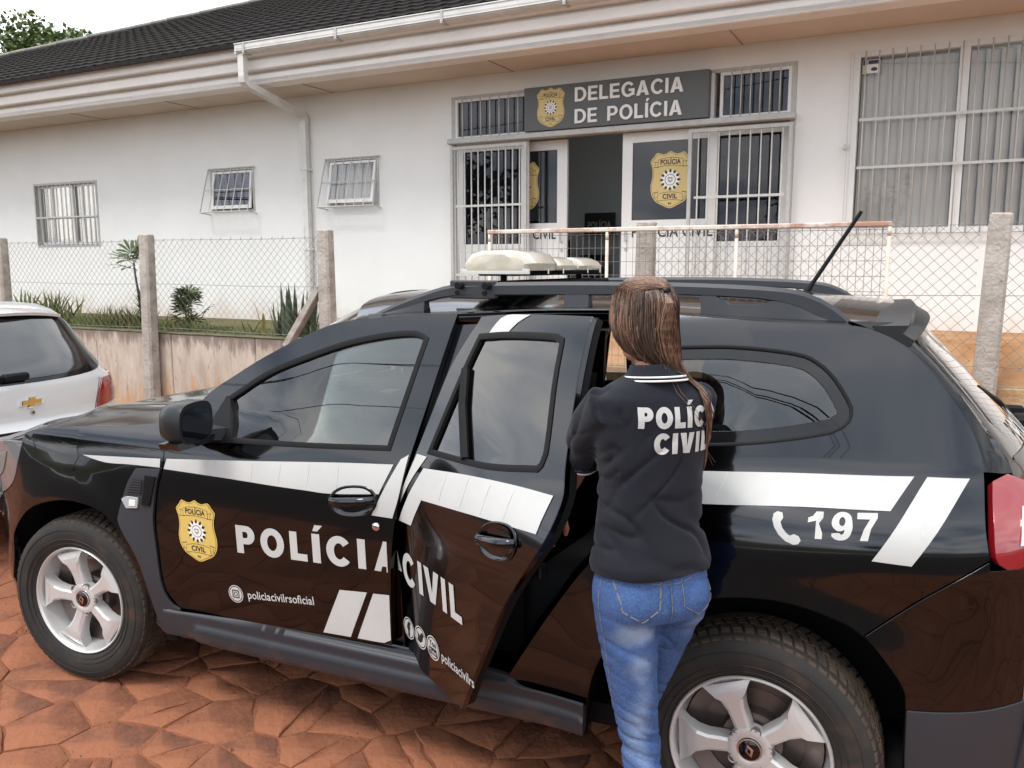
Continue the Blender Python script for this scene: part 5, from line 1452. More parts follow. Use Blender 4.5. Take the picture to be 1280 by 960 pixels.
def roofz(x, y):
    ye = S(x, rez(x))+.004; t = min(1.0, abs(y-.9)/(.9-ye)); xr = max(x, 1.06)
    cz = tab(xr, [1.06, 1.25, 1.6, 2.1, 2.6, 2.95, 3.1], [1.585, 1.606, 1.620, 1.622, 1.608, 1.584, 1.570])
    return (x, y, rez(x)+(max(cz, rez(x)+.01)-rez(x))*(1-t**3.0))
rl = [(x, S(x, rez(x))+.004) for x in [1.27+.07*i for i in range(25)]]
rp = rl + [(3.02, .45), (3.04, .9), (3.02, CW-.45)] + [(x, CW-y) for x, y in reversed(rl)] + [(1.16, CW-.45), (1.10, .9), (1.16, .45)]
cpart('roof', rp, roofz, M['paint'], car, step=.07, hint=(0, 0, 1), thick=.02)
for sgn in (1, -1):
    mb = MB(); rings = []
    for i in range(16):
        x = .53+.78*i/15; s = max(0, min(1, (x-.56)/.70)); z = rez(x); y = S(x, z)
        q = wsh(-1, s)
        pts = [(x, y+.006, z-.012), (x, y+.010, z+.004), (x+(q[0]-x)*.5, (y+q[1])/2, max(z, q[2])+.006), (q[0]-.004, q[1]+.012, q[2]+.002), (q[0], q[1]+.012, q[2]-.03), (x, y+.03, z-.03)]
        rings.append([(a, b if sgn == 1 else CW-b, c) for a, b, c in pts])
    mb.rings(rings); cmb(mb, 'windscreen_pillar', M['paint'], True, 40)
    mb = MB(); rings = []   # roof ditch moulding and cant rail
    for i in range(26):
        x = 1.27+.069*i; z = rez(x); y = S(x, z)
        rings.append([(x, (b if sgn == 1 else CW-b), c) for b, c in ((y+.004, z-.020), (y+.0055, z-.004), (y+.012, z+.003), (y+.06, z+.002), (y+.075, z-.03), (y+.06, z-.06), (y+.02, z-.045))])
    mb.rings(rings); cmb(mb, 'cant_rail', M['gloss_black'] if False else M['paint'], True, 40)
    # roof rail: black bar sweeping down at both ends, with feet
    mb = MB(); top = [(1.27,1.512),(1.40,1.570),(1.52,1.612),(1.63,1.640),(1.80,1.648),(2.10,1.652),(2.37,1.651),(2.62,1.642),(2.74,1.626),(2.82,1.586),(2.868,1.545)]
    bot = [(1.285,1.506),(1.44,1.552),(1.55,1.585),(1.64,1.600),(1.80,1.604),(2.10,1.608),(2.37,1.612),(2.58,1.606),(2.66,1.598),(2.74,1.575),(2.80,1.540)]
    tp = curve(top, .05, closed=False, ang=60); bt = []
    for i, (x, z) in enumerate(tp):
        bt.append((x, min(tab(x, [p[0] for p in bot], [p[1] for p in bot]), z-.004)))
    rings = []
    for (x, z), (xb, zb) in zip(tp, bt):
        y = S(x, rez(x))+.055+(.006 if False else 0); w = .017
        rings.append([(x, (b if sgn == 1 else CW-b), c) for b, c in ((y-w, zb+.004), (y-w, z-.012), (y-w*.5, z-.001), (y+w*.5, z-.001), (y+w, z-.012), (y+w, zb+.004), (y+w*.6, zb), (y-w*.6, zb))])
    mb.rings(rings); rr = cmb(mb, 'roof_rail', M['plastic'], True, 35)
    for (xa, xb) in ((1.30, 1.52), (2.02, 2.10), (2.45, 2.86)):
        f = MB(); rings = []
        nn = 10
        for i in range(nn+1):
            x = xa+(xb-xa)*i/nn; zt = tab(x, [p[0] for p in bot], [p[1] for p in bot])+.01
            if xa == 2.45: zt = tab(x, [2.45, 2.50, 2.53, 2.62, 2.65, 2.86], [1.614, 1.612, 1.588, 1.588, 1.60, 1.545]) if x < 2.66 else zt
            z0 = roofz(x, S(x, rez(x))+.055)[2]-.01; zt = max(zt, z0+.008)
            y = S(x, rez(x))+.055
            rings.append([(x, (b if sgn == 1 else CW-b), c) for b, c in ((y-.022, z0), (y-.015, zt), (y+.015, zt), (y+.022, z0))])
        f.rings(rings); f.build('rail_foot', M['plastic'], rr, True, 35)
    if sgn == 1:
        f = MB(); y = S(1.7, 1.56)+.055-.019; f.bbox(1.615, 1.78, y-.004, y+.03, 1.592, 1.653, .004)
        f.build('rail_bracket', M['plastic'], rr)
        for x in (1.645, 1.745):
            f = MB(); f.lathe([(.0001, -.006), (.008, -.006), (.009, 0)], 8, M4=Matrix.Translation((x, y-.004, 1.612))); f.build('bolt', M['gloss_black'], rr)
# light bar across the roof
lb = empty('x', (0, 0, 0)); bpy.data.objects.remove(lb)
mb = MB()
def lbring(y, k, z0, z1, hw, xc=1.70):
    pts = [(-hw, z0), (-hw*1.04, z0+(z1-z0)*.35), (-hw*.80, z1-.012), (-hw*.45, z1), (hw*.45, z1), (hw*.80, z1-.012), (hw*1.04, z0+(z1-z0)*.35), (hw, z0)]
    return [(xc+a*k, y, z0+(b-z0)*(.35+.65*k)) for a, b in pts]
def dome(y0, y1, hw, hgt=.066):
    m = MB(); ys = [y0, y0+.012, y0+.04, y0+.09, y1-.07, y1-.03, y1-.01, y1]; ks = [.66, .86, .97, 1, .99, .93, .82, .70]
    m.rings([lbring(y, k, 1.684, 1.684+hgt, hw) for y, k in zip(ys, ks)]); return m
lbp = cmb(MB().bbox(1.615, 1.785, .44, 1.36, 1.665, 1.692, .012), 'light_bar', M['black'])
tag(lbp, 'low emergency light bar with dusty clear domes')
dome(.41, .74, .128, .072).build('light_dome', M['ivory'], lbp, True, 35)
dome(.77, 1.05, .095, .052).build('light_dome', M['ivory'], lbp, True, 35)
dome(1.052, 1.37, .095, .052).build('light_dome', M['ivory'], lbp, True, 35)
mb = MB()
for y in (.42, .60, .755, 1.04, 1.2):
    mb.box(1.57, 1.83, y, y+.012, 1.672, 1.690)
for y in (.55, .67, .9, 1.15): mb.bbox(1.575, 1.59, y, y+.016, 1.685, 1.712, .003)
mb.build('dome_clip', M['chrome'], lbp)
mb = MB()
for y in (.50, 1.30):
    mb.tube([(1.70, y, 1.665), (1.70, y, 1.60)], .012, 6); mb.box(1.64, 1.76, y-.02, y+.02, 1.635, 1.645)
mb.tube([(1.66, .22, 1.635), (1.66, 1.58, 1.635)], .012, 8); mb.tube([(1.76, .22, 1.635), (1.76, 1.58, 1.635)], .012, 8)
mb.build('mounting_bracket', M['black'], lbp)
mb = MB(); a = Vector((2.69, .9, 1.60)); b = Vector((2.86, .9, 1.885)); mb.tube([a-Vector((.03, 0, .0)), a, a.lerp(b, .08), a.lerp(b, .15), b], [.020, .016, .010, .0075, .0065], 8)
mb.bbox(2.60, 2.72, .87, .93, 1.585, 1.612, .012); cmb(mb, 'roof_antenna', M['rubber'], True, 40)

# rear: tailgate, glass, spoiler, bumper, lamps
def tg(y, z):
    t = abs(y-.9)/.74
    x = tab(z, [.55,.80,.95,1.05,1.17,1.30,1.42,1.50,1.56], [3.50,3.49,3.470,3.445,3.385,3.270,3.155,3.075,3.03])
    d = tab(z, [.55,.95,1.15,1.5], [.30,.26,.15,.09])
    return (x-d*min(1.15, t)**2.6, y, z)
def tgs(z):    # half width of the tailgate at height z
    return tab(z, [.6,.95,1.17,1.30,1.45,1.53], [.62,.62,.66,.615,.575,.55])
def symo(zs, k=1.0, dd=0.0):
    return [(.9-(tgs(z)-dd)*k, z) for z in zs]+[(.9+(tgs(z)-dd)*k, z) for z in reversed(zs)]
cpart('tailgate', symo([.62,.70,.8,.9,1.0,1.08,1.135]), tg, M['paint'], car, step=.06, hint=(1, 0, 0))
cpart('rear_glass', symo([1.145,1.2,1.3,1.4,1.48,1.525]), tg, M['priv_glass'], car, step=.08, hint=(1, 0, .3), thick=.005)
mb = MB(); rings = []
base = curve(symo([1.145,1.25,1.38,1.525]), .06)
ring_panel('rear_glass_border', grow(base, .004), grow(base, -.05), tg, M['gloss_black'], car, lift=.004, thick=.01, hint=(1, 0, .3)).location = -CB
# pillar between the quarter panel and the rear glass
for sgn in (1, -1):
    mb = MB(); rings = []
    zs = [1.545-.02*i for i in range(20)]
    def qx(z): return tab(-z, [-1.534,-1.525,-1.497,-1.459,-1.379,-1.306,-1.235,-1.167,-1.05], [2.87,2.929,2.985,3.037,3.107,3.159,3.196,3.212,3.215])
    for z in zs:
        zz = min(z, 1.533); x0 = qx(zz); y0 = S(x0, zz); p = tg(.9-tgs(zz), zz)
        pts = [(x0-.004, y0+.008, z), (x0+.012, y0+.012, z), ((x0+p[0])/2+.012, (y0+p[1])/2-.006, z), (p[0]+.002, p[1]-.004, z), (p[0]-.01, p[1]+.02, z), (x0-.02, y0+.04, z)]
        rings.append([(a, b if sgn == 1 else CW-b, c) for a, b, c in pts])
    mb.rings(rings); cmb(mb, 'rear_pillar_trim', M['gloss_black'], True, 50)
    # tail lamp: red shell with a clear centre
    def lam(x, z, sgn=sgn):
        y = S(x, z); return (x, (y if sgn == 1 else CW-y), z)
    hint = (0, -1, 0) if sgn == 1 else (0, 1, 0)
    tl = cpart('tail_lamp', [(3.228,1.140),(3.262,1.158),(3.31,1.135),(3.35,1.10),(3.35,.985),(3.30,.955),(3.262,.950),(3.236,.975),(3.228,1.06)], lam, M['red_lens'], car, step=.025, hint=hint, thick=.03, lift=.016)
    panel('clear_section', [(3.292,1.085),(3.34,1.075),(3.34,1.01),(3.286,1.005)], lam, M['clear_lens'], tl, step=.02, hint=hint, thick=.004, lift=.020)
    mb = MB(); rings = []
    for i in range(9):
        z = .955+.190*i/8; p = lam(3.345, z); q = tg(.9-tgs(z), z); q = (q[0], q[1] if sgn == 1 else CW-q[1], z)
        rings.append([(p[0], p[1]-sgn*.014, z), (max(p[0], q[0])+.016, (p[1]+q[1])/2-sgn*.01, z), (q[0]+.010, q[1], z), (q[0]-.03, q[1], z), (p[0], p[1]+sgn*.03, z)])
    mb.rings(rings); mb.build('lamp_wrap', M['red_lens'], tl, True, 50)
mb = MB(); rings = []
for i in range(17):
    t = -1+2*i/16; y = .9+t*.62; e_ = abs(t)**3
    xf = 2.945-.02*e_; xt = 3.085-.055*e_; z = 1.580-.045*e_
    rings.append([(xf, y, z), (xf+.09, y, z+.004), (xt-.03, y, z-.018), (xt, y, z-.036), (xt-.006, y, z-.052), (xt-.05, y, z-.060), (xf+.03, y, z-.045)])
mb.rings(rings); cmb(mb, 'roof_spoiler', M['mirror_shell'], True, 40)
mb = MB(); g = tg(.9, 1.33); mb.tube([(3.36, .90, 1.20), (3.30, .80, 1.27), (3.22, .62, 1.335)], .010, 6); mb.bbox(3.35, 3.42, .86, .94, 1.14, 1.22, .015); cmb(mb, 'rear_wiper', M['rubber'])
# small white print and wiper pivot on the far side of the glass, seen edge-on
mb = MB(); put_text(mb, 'POLÍCIA', lambda p, q, l: (tg(p, q)[0]+.008, p, q), .50, 1.20, .82, 1.20, .06, 0, .03); cmb(mb, 'rear_lettering', M['vinyl'])
cmb(MB().bbox(3.37, 3.46, 1.42, 1.46, 1.13, 1.17, .008), 'far_bracket', M['rubber'])
for sgn, fn, hint in ((1, SL_, (0, -1, 0)), (-1, SR_, (0, 1, 0))):
    cpart('rear_bumper_side', [(2.956,.748),(3.098,.868),(3.228,.962),(3.232,.940),(3.34,.945),(3.34,.575),(3.219,.557),(3.062,.557),(3.055,.61),(3.012,.678)], fn, M['paint'], car, step=.03, hint=hint)
    cpart('rear_bumper_lower', [(3.064,.553),(3.219,.553),(3.345,.571),(3.345,.33),(3.20,.29),(3.10,.27),(3.072,.36)], fn, M['plastic'], car, step=.03, hint=hint, lift=.004)
def rb(y, z):
    yy = min(y, CW-y)-tab(z, *SZ)
    return (tab(yy, [.05,.10,.20,.34,.55,.9], [3.1,3.25,3.38,3.46,3.50,3.515])+.02*sm((.85-z)/.2), y, z)
def wrap_outline(z0, z1, ym): return [(ym, z0), (.9, z0), (CW-ym, z0), (CW-ym, z1), (.9, z1), (ym, z1)]
cpart('rear_bumper', [(.175,.575),(.5,.60),(.9,.60),(1.3,.60),(CW-.175,.575),(CW-.175,.93),(CW-.28,.93),(CW-.30,.66),(.9,.64),(.30,.66),(.28,.93),(.175,.93)], rb, M['paint'], car, step=.05, hint=(1, 0, 0))
cpart('rear_skirt', [(.18,.30),(.9,.28),(CW-.18,.30),(CW-.18,.570),(1.3,.595),(.9,.595),(.5,.595),(.18,.570)], rb, M['plastic'], car, step=.06, hint=(1, 0, 0))
mb = MB()
for y in (.30, 1.36): p = rb(y+.07, .45); mb.bbox(p[0]-.03, p[0]+.012, y, y+.14, .42, .48, .006)
cmb(mb, 'bumper_reflector', M['red_lens'])
mb = MB(); mb.box(3.50, 3.515, .70, 1.10, .74, .87); pl = cmb(mb, 'number_plate', M['frame_white'])

# front: bumper, grille, headlamps
def fb(y, z):
    yy = min(y, CW-y)-tab(min(z, .9), *SZ)
    x = tab(max(yy, 0), [0,.018,.055,.125,.23,.38,.55,.9], [.1,-.25,-.45,-.6,-.72,-.80,-.84,-.86])
    return (x+.03*sm((.45-z)/.2)+.05*sm((z-.80)/.2), y, z)
cpart('front_bumper', [(.075,.50),(.20,.42),(.9,.40),(CW-.20,.42),(CW-.075,.50),(CW-.085,.67),(CW-.26,.72),(1.2,.70),(.9,.70),(.6,.70),(.26,.72),(.085,.67)], fb, M['paint'], car, step=.04, hint=(-1, 0, 0))
cpart('front_skirt', [(.085,.27),(.9,.25),(CW-.085,.27),(CW-.070,.495),(CW-.20,.415),(.9,.395),(.20,.415),(.070,.495)], fb, M['plastic'], car, step=.05, hint=(-1, 0, 0))
for sgn, fn, hint in ((1, SL_, (0, -1, 0)), (-1, SR_, (0, 1, 0))):
    cpart('bumper_corner', [(-.40,.46),(-.372,.57),(-.46,.70),(-.62,.70),(-.62,.30),(-.46,.27),(-.45,.36)], fn, M['paint'], car, step=.03, hint=hint)
    hlm = cpart('headlamp', [(-.262,.985),(-.292,.905),(-.345,.805),(-.465,.742),(-.60,.72),(-.735,.735),(-.745,.86),(-.60,.935),(-.40,.972)], fn, M['lamp_glass'], car, step=.03, hint=hint, lift=.002)
    panel('lamp_bezel', [(-.38,.93),(-.40,.88),(-.44,.83),(-.52,.80),(-.70,.80),(-.70,.85),(-.50,.90)], fn, M['alloy_dark'], hlm, step=.03, hint=hint, thick=.004, lift=.006)
gr = cpart('grille', [(.24,.725),(.9,.71),(CW-.24,.725),(CW-.26,.86),(.9,.90),(.26,.86)], lambda y, z: (fb(y, z)[0]+.02, y, z), M['black'], car, step=.06, hint=(-1, 0, 0))
for z in (.75, .79, .83):
    mb = MB(); mb.tube([(fb(y, z)[0]-.004, y, z) for y in [.28+.062*i for i in range(21)]], .010, 6); mb.build('grille_bar', M['chrome'], gr, True)
cmb(MB().bbox(-.885, -.872, .72, 1.08, .48, .60, .003), 'number_plate', M['frame_white'])

# door mirrors
def mirror(sgn):
    def q(p): return (p[0], p[1] if sgn == 1 else CW-p[1], p[2])
    mb = MB(); rings = []
    cx, cy, cz = .760, -.092, 1.160
    for (dx_, k) in ((-.085, .25), (-.080, .55), (-.060, .82), (-.02, .98), (.03, 1.0), (.045, .97)):
        ring = []
        for i in range(24):
            a = 2*math.pi*i/24; hy, hz = .080*k, .074*k
            c_, s_ = math.cos(a), math.sin(a)
            ring.append(q((cx+dx_, cy+hy*math.copysign(abs(c_)**.62, c_), cz+hz*math.copysign(abs(s_)**.62, s_)-.012*(c_*.5+.5)*(-1))))
        rings.append(ring)
    mb.rings(rings); o = cmb(mb, 'door_mirror', M['mirror_shell'], True, 50)
    mb = MB(); ol = [(cy+.066*math.copysign(abs(math.cos(a))**.62, math.cos(a)), cz+.060*math.copysign(abs(math.sin(a))**.62, math.sin(a))) for a in [2*math.pi*i/24 for i in range(24)]]
    mb.add([q((cx+.0465, a, b)) for a, b in ol], [tuple(range(24))]); mb.build('mirror_glass', M['mirror'], o)
    mb = MB(); mb.rings([[q(p) for p in r] for r in ([(.66, .06, 1.065), (.80, .06, 1.075), (.80, .06, 1.12), (.70, .06, 1.13)], [(.69, -.02, 1.08), (.78, -.02, 1.085), (.78, -.02, 1.125), (.70, -.02, 1.13)], [(.70, -.06, 1.095), (.77, -.06, 1.10), (.77, -.06, 1.15), (.70, -.06, 1.15)])])
    mb.build('mirror_arm', M['plastic'], o, True, 50)
    mb = MB(); mb.rings([[q(p) for p in r] for r in ([(cx-.05, cy-.075, cz-.082), (cx+.04, cy-.075, cz-.082), (cx+.04, cy+.08, cz-.076), (cx-.05, cy+.08, cz-.076)], [(cx-.05, cy-.085, cz-.062), (cx+.045, cy-.090, cz-.055), (cx+.045, cy+.085, cz-.05), (cx-.05, cy+.10, cz-.055)])])
    mb.build('mirror_base', M['gloss_black'], o, True, 50)
mirror(1); mirror(-1)
# black sail in the front corner of each front window
for sgn, fd_ in ((1, fdoor), (-1, fdoor_r)):
    mb = MB(); mb.prism([(.685,1.058),(.840,1.073),(.800,1.155),(.760,1.215),(.738,1.222)], -.008, .012, fn=lambda x, y, z, s=sgn: (x, (S(x, z)+y) if s == 1 else CW-S(x, z)-y, z)); mb.build('mirror_sail', M['rubber'], fd_)

# wheels
def wheel(hx, side, steer, spin, label=None):
    w = empty('wheel', (hx-CB.x, (.120 if side == 1 else CW-.120)-CB.y, .345), 0, car)
    w.rotation_euler = (0, 0, steer if side == 1 else math.pi+steer)
    w.name = 'wheel'
    return w
WP = None
def build_wheel_parts(w):
    """centred on the axle, outer face towards -y"""
    ty = MB()
    prof = [(.222,-.092),(.232,-.100),(.245,-.108),(.275,-.116),(.305,-.114),(.325,-.106),(.335,-.096),(.3415,-.082),(.3445,-.05),(.345,0),(.3445,.05),(.3415,.082),(.335,.096),(.305,.114),(.275,.116),(.240,.108),(.222,.092)]
    ty.lathe(prof, 72); t_ = ty.build('tyre', M['tyre'], w, True)
    tb = MB(); n = 64
    for k in range(n):
        for (y0, y1, a_off) in ((-.101, -.064, 0), (-.056, -.022, .4), (-.016, .016, .1), (.022, .056, .6), (.064, .101, .2)):
            a0 = 2*math.pi*(k+a_off)/n; a1 = a0+2*math.pi/n*.72
            sk = .35*2*math.pi/n*(1 if y0 < 0 else -1)
            r0 = .3435 if abs(y0+y1)/2 < .07 else .332; r1a = .3445; 
            def rr_(y): return .3485 if abs(y) < .06 else (.3465 if abs(y) < .08 else (.341 if abs(y) < .1 else .334))
            vs = []
            for (a, y) in ((a0, y0), (a1, y0), (a1+sk, y1), (a0+sk, y1)):
                for r in (rr_(y)-.012, rr_(y)): vs.append((r*math.cos(a), y, r*math.sin(a)))
            tb.add(vs, [(1, 3, 5, 7), (0, 2, 3, 1), (2, 4, 5, 3), (4, 6, 7, 5), (6, 0, 1, 7)])
    o = tb.build('tread_blocks', M['tread'], w); tag(o, kind='stuff')
    sw = MB()
    sw.lathe([(.262, -.1145), (.263, -.1165), (.265, -.1145)], 64)
    for r in (.243, .30): sw.lathe([(r, -.1095 if r < .26 else -.1155), (r+.0012, -.1115 if r < .26 else -.1170), (r+.0024, -.1095 if r < .26 else -.1150)], 64)
    sw.build('sidewall_rib', M['tyre'], w)
    rim = MB()
    rim.lathe([(.2185,-.092),(.2255,-.0955),(.2265,-.100),(.2225,-.1045),(.2185,-.1035),(.2145,-.095),(.2115,-.080),(.2080,-.060),(.200,-.03),(.196,.02),(.200,.07),(.215,.09),(.222,.092)], 72)
    rim.build('rim', M['alloy'], w, True, 55)
    dk = MB(); dk.lathe([(.195, -.02), (.145, .0), (.145, .006), (.09, .008), (.085, -.03), (.001, -.03)], 40)
    dk.build('brake_disc', M['disc'], w, True, 40)
    bk = MB(); bk.lathe([(.203, .03), (.001, .034)], 32); bk.build('brake_backplate', M['black'], w)
    # spoke outline (r along z)
    half = [(.024,.048),(.0255,.085),(.027,.118),(.036,.148),(.050,.172),(.0665,.196),(.078,.2075)]
    outer = [(.070,.2100),(.052,.2035),(.036,.188),(.018,.180),(0,.1785)]
    ol = [(x, r) for x, r in half]+[(x, r) for x, r in outer]
    ol = ol+[(-x, r) for x, r in reversed(ol[:-1])]
    notch_in = 0
    def yface(x, r): return -.078-.012*math.exp(-((r-.06)/.05)**2)*0-.010*sm((r-.06)/.12)+.010*sm((r-.175)/.035)
    for k in range(5):
        a = spin_ = R(90)-(math.pi/2)+2*math.pi*k/5
        sp = MB(); n = len(ol)
        cx_, cr_ = 0, .12
        def place(x, y, r, a=a): return (r*math.sin(a)*-1+x*math.cos(a), y, r*math.cos(a)+x*math.sin(a))
        R_ = []
        for (ins, dy) in ((0, .045), (0, .012), (.0035, .0035), (.0115, -.0015)):
            ring = []
            for i, (x, r) in enumerate(ol):
                j, h = ol[(i+1) % n], ol[i-1]
                t = Vector((j[0]-h[0], j[1]-h[1])).normalized(); nn = Vector((-t.y, t.x))
                if i == 0 or i == n-1: nn = Vector((0, 1))*.0
                c = Vector((0, r)) if r < .17 else Vector((math.copysign(min(abs(x), .045), x) if abs(x) > .03 else x, .165))
                d = (c-Vector((x, r)));  d = d.normalized() if d.length > 1e-6 else Vector((0, 0))
                xx, rr2 = x+d.x*ins, r+d.y*ins
                ring.append(place(xx, yface(xx, rr2)+dy, rr2))
            R_.append(ring)
        sp.rings(R_, cap=False)
        # face: strips from centre line
        m = len(R_[-1]); hn = m//2
        base = len(sp.v); sp.add(R_[-1], [tuple([i, i+1, m-2-i, m-1-i]) for i in range(hn-1)]+[(hn-1, hn, hn+1)] if False else [])
        cen = []
        rows = [(R_[-1][i], R_[-1][m-1-i]) for i in range(hn)]
        vs = []; fs = []
        for (A, B) in rows:
            Mid = (Vector(A)+Vector(B))/2; vs += [A, tuple(Mid), B]
        for i in range(len(rows)-1): q_ = i*3; fs += [(q_, q_+1, q_+4, q_+3), (q_+1, q_+2, q_+5, q_+4)]
        vs.append(R_[-1][hn]); fs += [((len(rows)-1)*3, (len(rows)-1)*3+1, len(vs)-1), ((len(rows)-1)*3+1, (len(rows)-1)*3+2, len(vs)-1)]
        sp.add(vs, fs)
        sp.build('spoke', M['alloy'], w, True, 24)
        pk = MB(); pk.add([place(x, -.066, r) for x, r in ((-.066,.205),(-.036,.186),(0,.178),(.036,.186),(.066,.205),(.03,.2105),(0,.212),(-.03,.2105))], [tuple(range(8))]); pk.build('spoke_pocket', M['alloy'], w)
    hb = MB(); hb.lathe([(.062,-.040),(.066,-.068),(.062,-.080),(.052,-.0825),(.038,-.082),(.034,-.079),(.0335,-.075),(.001,-.075)], 40); hb.build('hub', M['alloy'], w, True, 35)
    cap = MB(); cap.lathe([(.0325,-.0755),(.0325,-.083),(.029,-.086),(.001,-.087)], 32); cap.build('hub_cap', M['gloss_black'], w, True, 40)
    rg = MB(); rg.lathe([(.0300,-.0855),(.0325,-.0855),(.0330,-.0825)], 32); dm = [(0,.020),(.0125,0),(0,-.020),(-.0125,0)]; di = [(0,.0095),(.0052,0),(0,-.0095),(-.0052,0)]
    rg.add([(x, -.0885, z) for x, z in dm]+[(x, -.0895, z) for x, z in di], [(i, (i+1) % 4, (i+1) % 4+4, i+4) for i in range(4)]); rg.build('hub_emblem', M['chrome'], w)
    for k in range(5):
        a = 2*math.pi*(k+.5)/5; c = (-.0560*math.sin(a), -.060, .0560*math.cos(a))
        q = MB(); q.lathe([(.0145, -.012), (.0155, -.0225), (.012, -.021), (.0115, -.010)], 16, M4=Matrix.Translation(c)); q.lathe([(.0085, -.004), (.0085, -.018), (.006, -.021), (.0001, -.021)], 6, M4=Matrix.Translation(c)); q.build('wheel_bolt', M['alloy_dark'], w, True, 30)
def copy_parts(src, dst):
    for ch in list(src.children):
        c = ch.copy(); link(c, dst)
        for g_ in ch.children: d = g_.copy(); link(d, c)
w0 = wheel(0, 1, R(5), 0); build_wheel_parts(w0)
def spin(w, a):
    for ch in w.children:
        if not ch.name.startswith('brake_back'): ch.rotation_euler = (0, a, 0)
w1 = wheel(2.673, 1, 0, 0); copy_parts(w0, w1)
w2 = wheel(0, -1, R(5), 0); copy_parts(w0, w2)
w3 = wheel(2.673, -1, 0, 0); copy_parts(w0, w3)
spin(w0, R(-15)); spin(w1, R(-21)); spin(w2, R(10)); spin(w3, R(40))

# inner body: floor, pillars, inner skins, seats
mb = MB(); mb.box(-.55, 3.3, .14, CW-.14, .26, .33)
cmb(mb, 'floor_pan', M['black'])
mb = MB(); mb.box(.42, .46, .16, CW-.16, .33, 1.06); mb.box(2.30, 3.25, .45, CW-.45, .33, .75); mb.box(.2, .42, .42, CW-.42, .33, .95); mb.box(-.60, -.55, .25, CW-.25, .3, .80); mb.box(3.2, 3.25, .25, CW-.25, .33, .95)
cmb(mb, 'bulkhead', M['black'])
for sgn in (1, -1):
    def q(p): return (p[0], p[1] if sgn == 1 else CW-p[1], p[2])
    # B pillar
    mb = MB(); rings = []
    for z in (.34, .6, .9, 1.1, 1.3, 1.5, 1.56):
        xa = tab(z, [.34,.6,1.1,1.3,1.56], [1.46,1.47,1.545,1.585,1.64]); xb = xa+.13-.02*sm((z-1)/.5)+.02; y = S(xa, z)
        rings.append([q(p) for p in ((xa, y+.034, z), (xb, y+.034, z), (xb+.01, y+.10, z), (xa-.01, y+.10, z))])
    mb.rings(rings); cmb(mb, 'door_pillar', M['paint'] if sgn == 1 else M['black'], True, 35)
    mb = MB(); rings = []    # C pillar inner edge along the rear door opening
    for (x, z) in ((1.89,.345),(2.044,.604),(2.170,.793),(2.289,.940),(2.346,1.030),(2.350,1.12),(2.324,1.19),(2.303,1.273),(2.273,1.402),(2.25,1.54)):
        y = S(x, z); rings.append([q(p) for p in ((x+.01, y+.012, z), (x-.020, y+.022, z), (x-.030, y+.045, z), (x-.028, y+.12, z), (x+.02, y+.12, z))])
    mb.rings(rings); cmb(mb, 'door_jamb', M['paint'], True, 40)
    mb = MB(); mb.rings([[q(p) for p in r] for r in [[(x, S(x, .40)+.014, .41), (x, S(x, .4)+.02, .428), (x, .16, .43), (x, .18, .30), (x, S(x, .4)+.02, .30)] for x in (.50, 1.0, 1.5, 1.9, 2.0)]]); cmb(mb, 'sill_step', M['paint'], True, 30)
    # inner trim behind the quarter panel and the closed doors
    inn = lambda x, z, sgn=sgn: (x, (S(x, z)+.05) if sgn == 1 else CW-S(x, z)-.05, z)
    cpart('inner_trim', [(2.40,.875),(2.95,.875),(3.19,1.0),(3.16,1.22),(2.95,1.47),(2.31,1.53),(2.365,1.13),(2.375,1.03)], inn, M['interior'], car, holes=[grow(O_QWIN, -.035)], step=.08, hint=(0, 1, 0) if sgn == 1 else (0, -1, 0))
    cpart('door_card', [(.56,.42),(1.50,.44),(1.53,.9),(1.56,1.09),(1.50,1.095),(.80,1.07),(.62,1.05),(.56,.9)], lambda x, z, sgn=sgn: (x, (S(x, min(z, 1))+.07) if sgn == 1 else CW-S(x, min(z, 1))-.07, z), M['interior'], car, step=.09, hint=(0, 1, 0))
    if sgn == -1: cpart('door_card', [(1.62,.44),(1.88,.42),(2.05,.65),(2.28,.98),(2.29,1.12),(1.70,1.10),(1.60,.95)], lambda x, z, sgn=sgn: (x, CW-S(x, min(z, 1))-.07, z), M['interior'], car, step=.09, hint=(0, -1, 0))
cpart('headliner', [(1.20,.30),(2.9,.34),(2.9,CW-.34),(1.20,CW-.30)], lambda x, y: (x, y, roofz(x, y)[2]-.05), M['headliner'], car, step=.15, hint=(0, 0, -1), thick=.01, raw=True)
mb = MB(); rings = []
for i in range(9):
    y = .18+1.44*i/8; rings.append([(.48, y, 1.10), (.62, y, 1.135), (.80, y, 1.125), (.90, y, 1.06), (.92, y, .95), (.80, y, .80), (.48, y, .70)])
mb.rings(rings); cmb(mb, 'dashboard', M['interior'], True, 40)
mb = MB()
ring = []; c = Vector((1.00, .52, 1.04)); ax = Vector((.86, 0, .38)).normalized(); u_ = Vector((0, 1, 0)); v_ = ax.cross(u_)
for k in range(33): a = 2*math.pi*k/32; ring.append(c+(u_*math.cos(a)+v_*math.sin(a))*.185)
mb.tube(ring, .014, 8); 
for a in (0, math.pi, -math.pi/2): mb.tube([c-ax*.02, c+(u_*math.cos(a)+v_*math.sin(a))*.18], [.03, .014], 6)
mb.tube([c-ax*.03, c-ax*.22], .03, 8); mb.tube([c-ax*.05, c-ax*.001], [.05, .06], 12)
cmb(mb, 'steering_wheel', M['interior'], True, 40)
mb = MB(); mb.bbox(.80, .83, .78, .95, 1.08, 1.17, .006); cmb(mb, 'dash_screen', M['gloss_black'])
mb = MB(); mb.bbox(1.02, 1.04, .78, 1.02, 1.44, 1.51, .01); cmb(mb, 'inner_mirror', M['interior'])
mb = MB(); mb.box(.86, .92, .97, 1.05, 1.130, 1.134); cmb(mb, 'paper_card', M['yellow_card'])
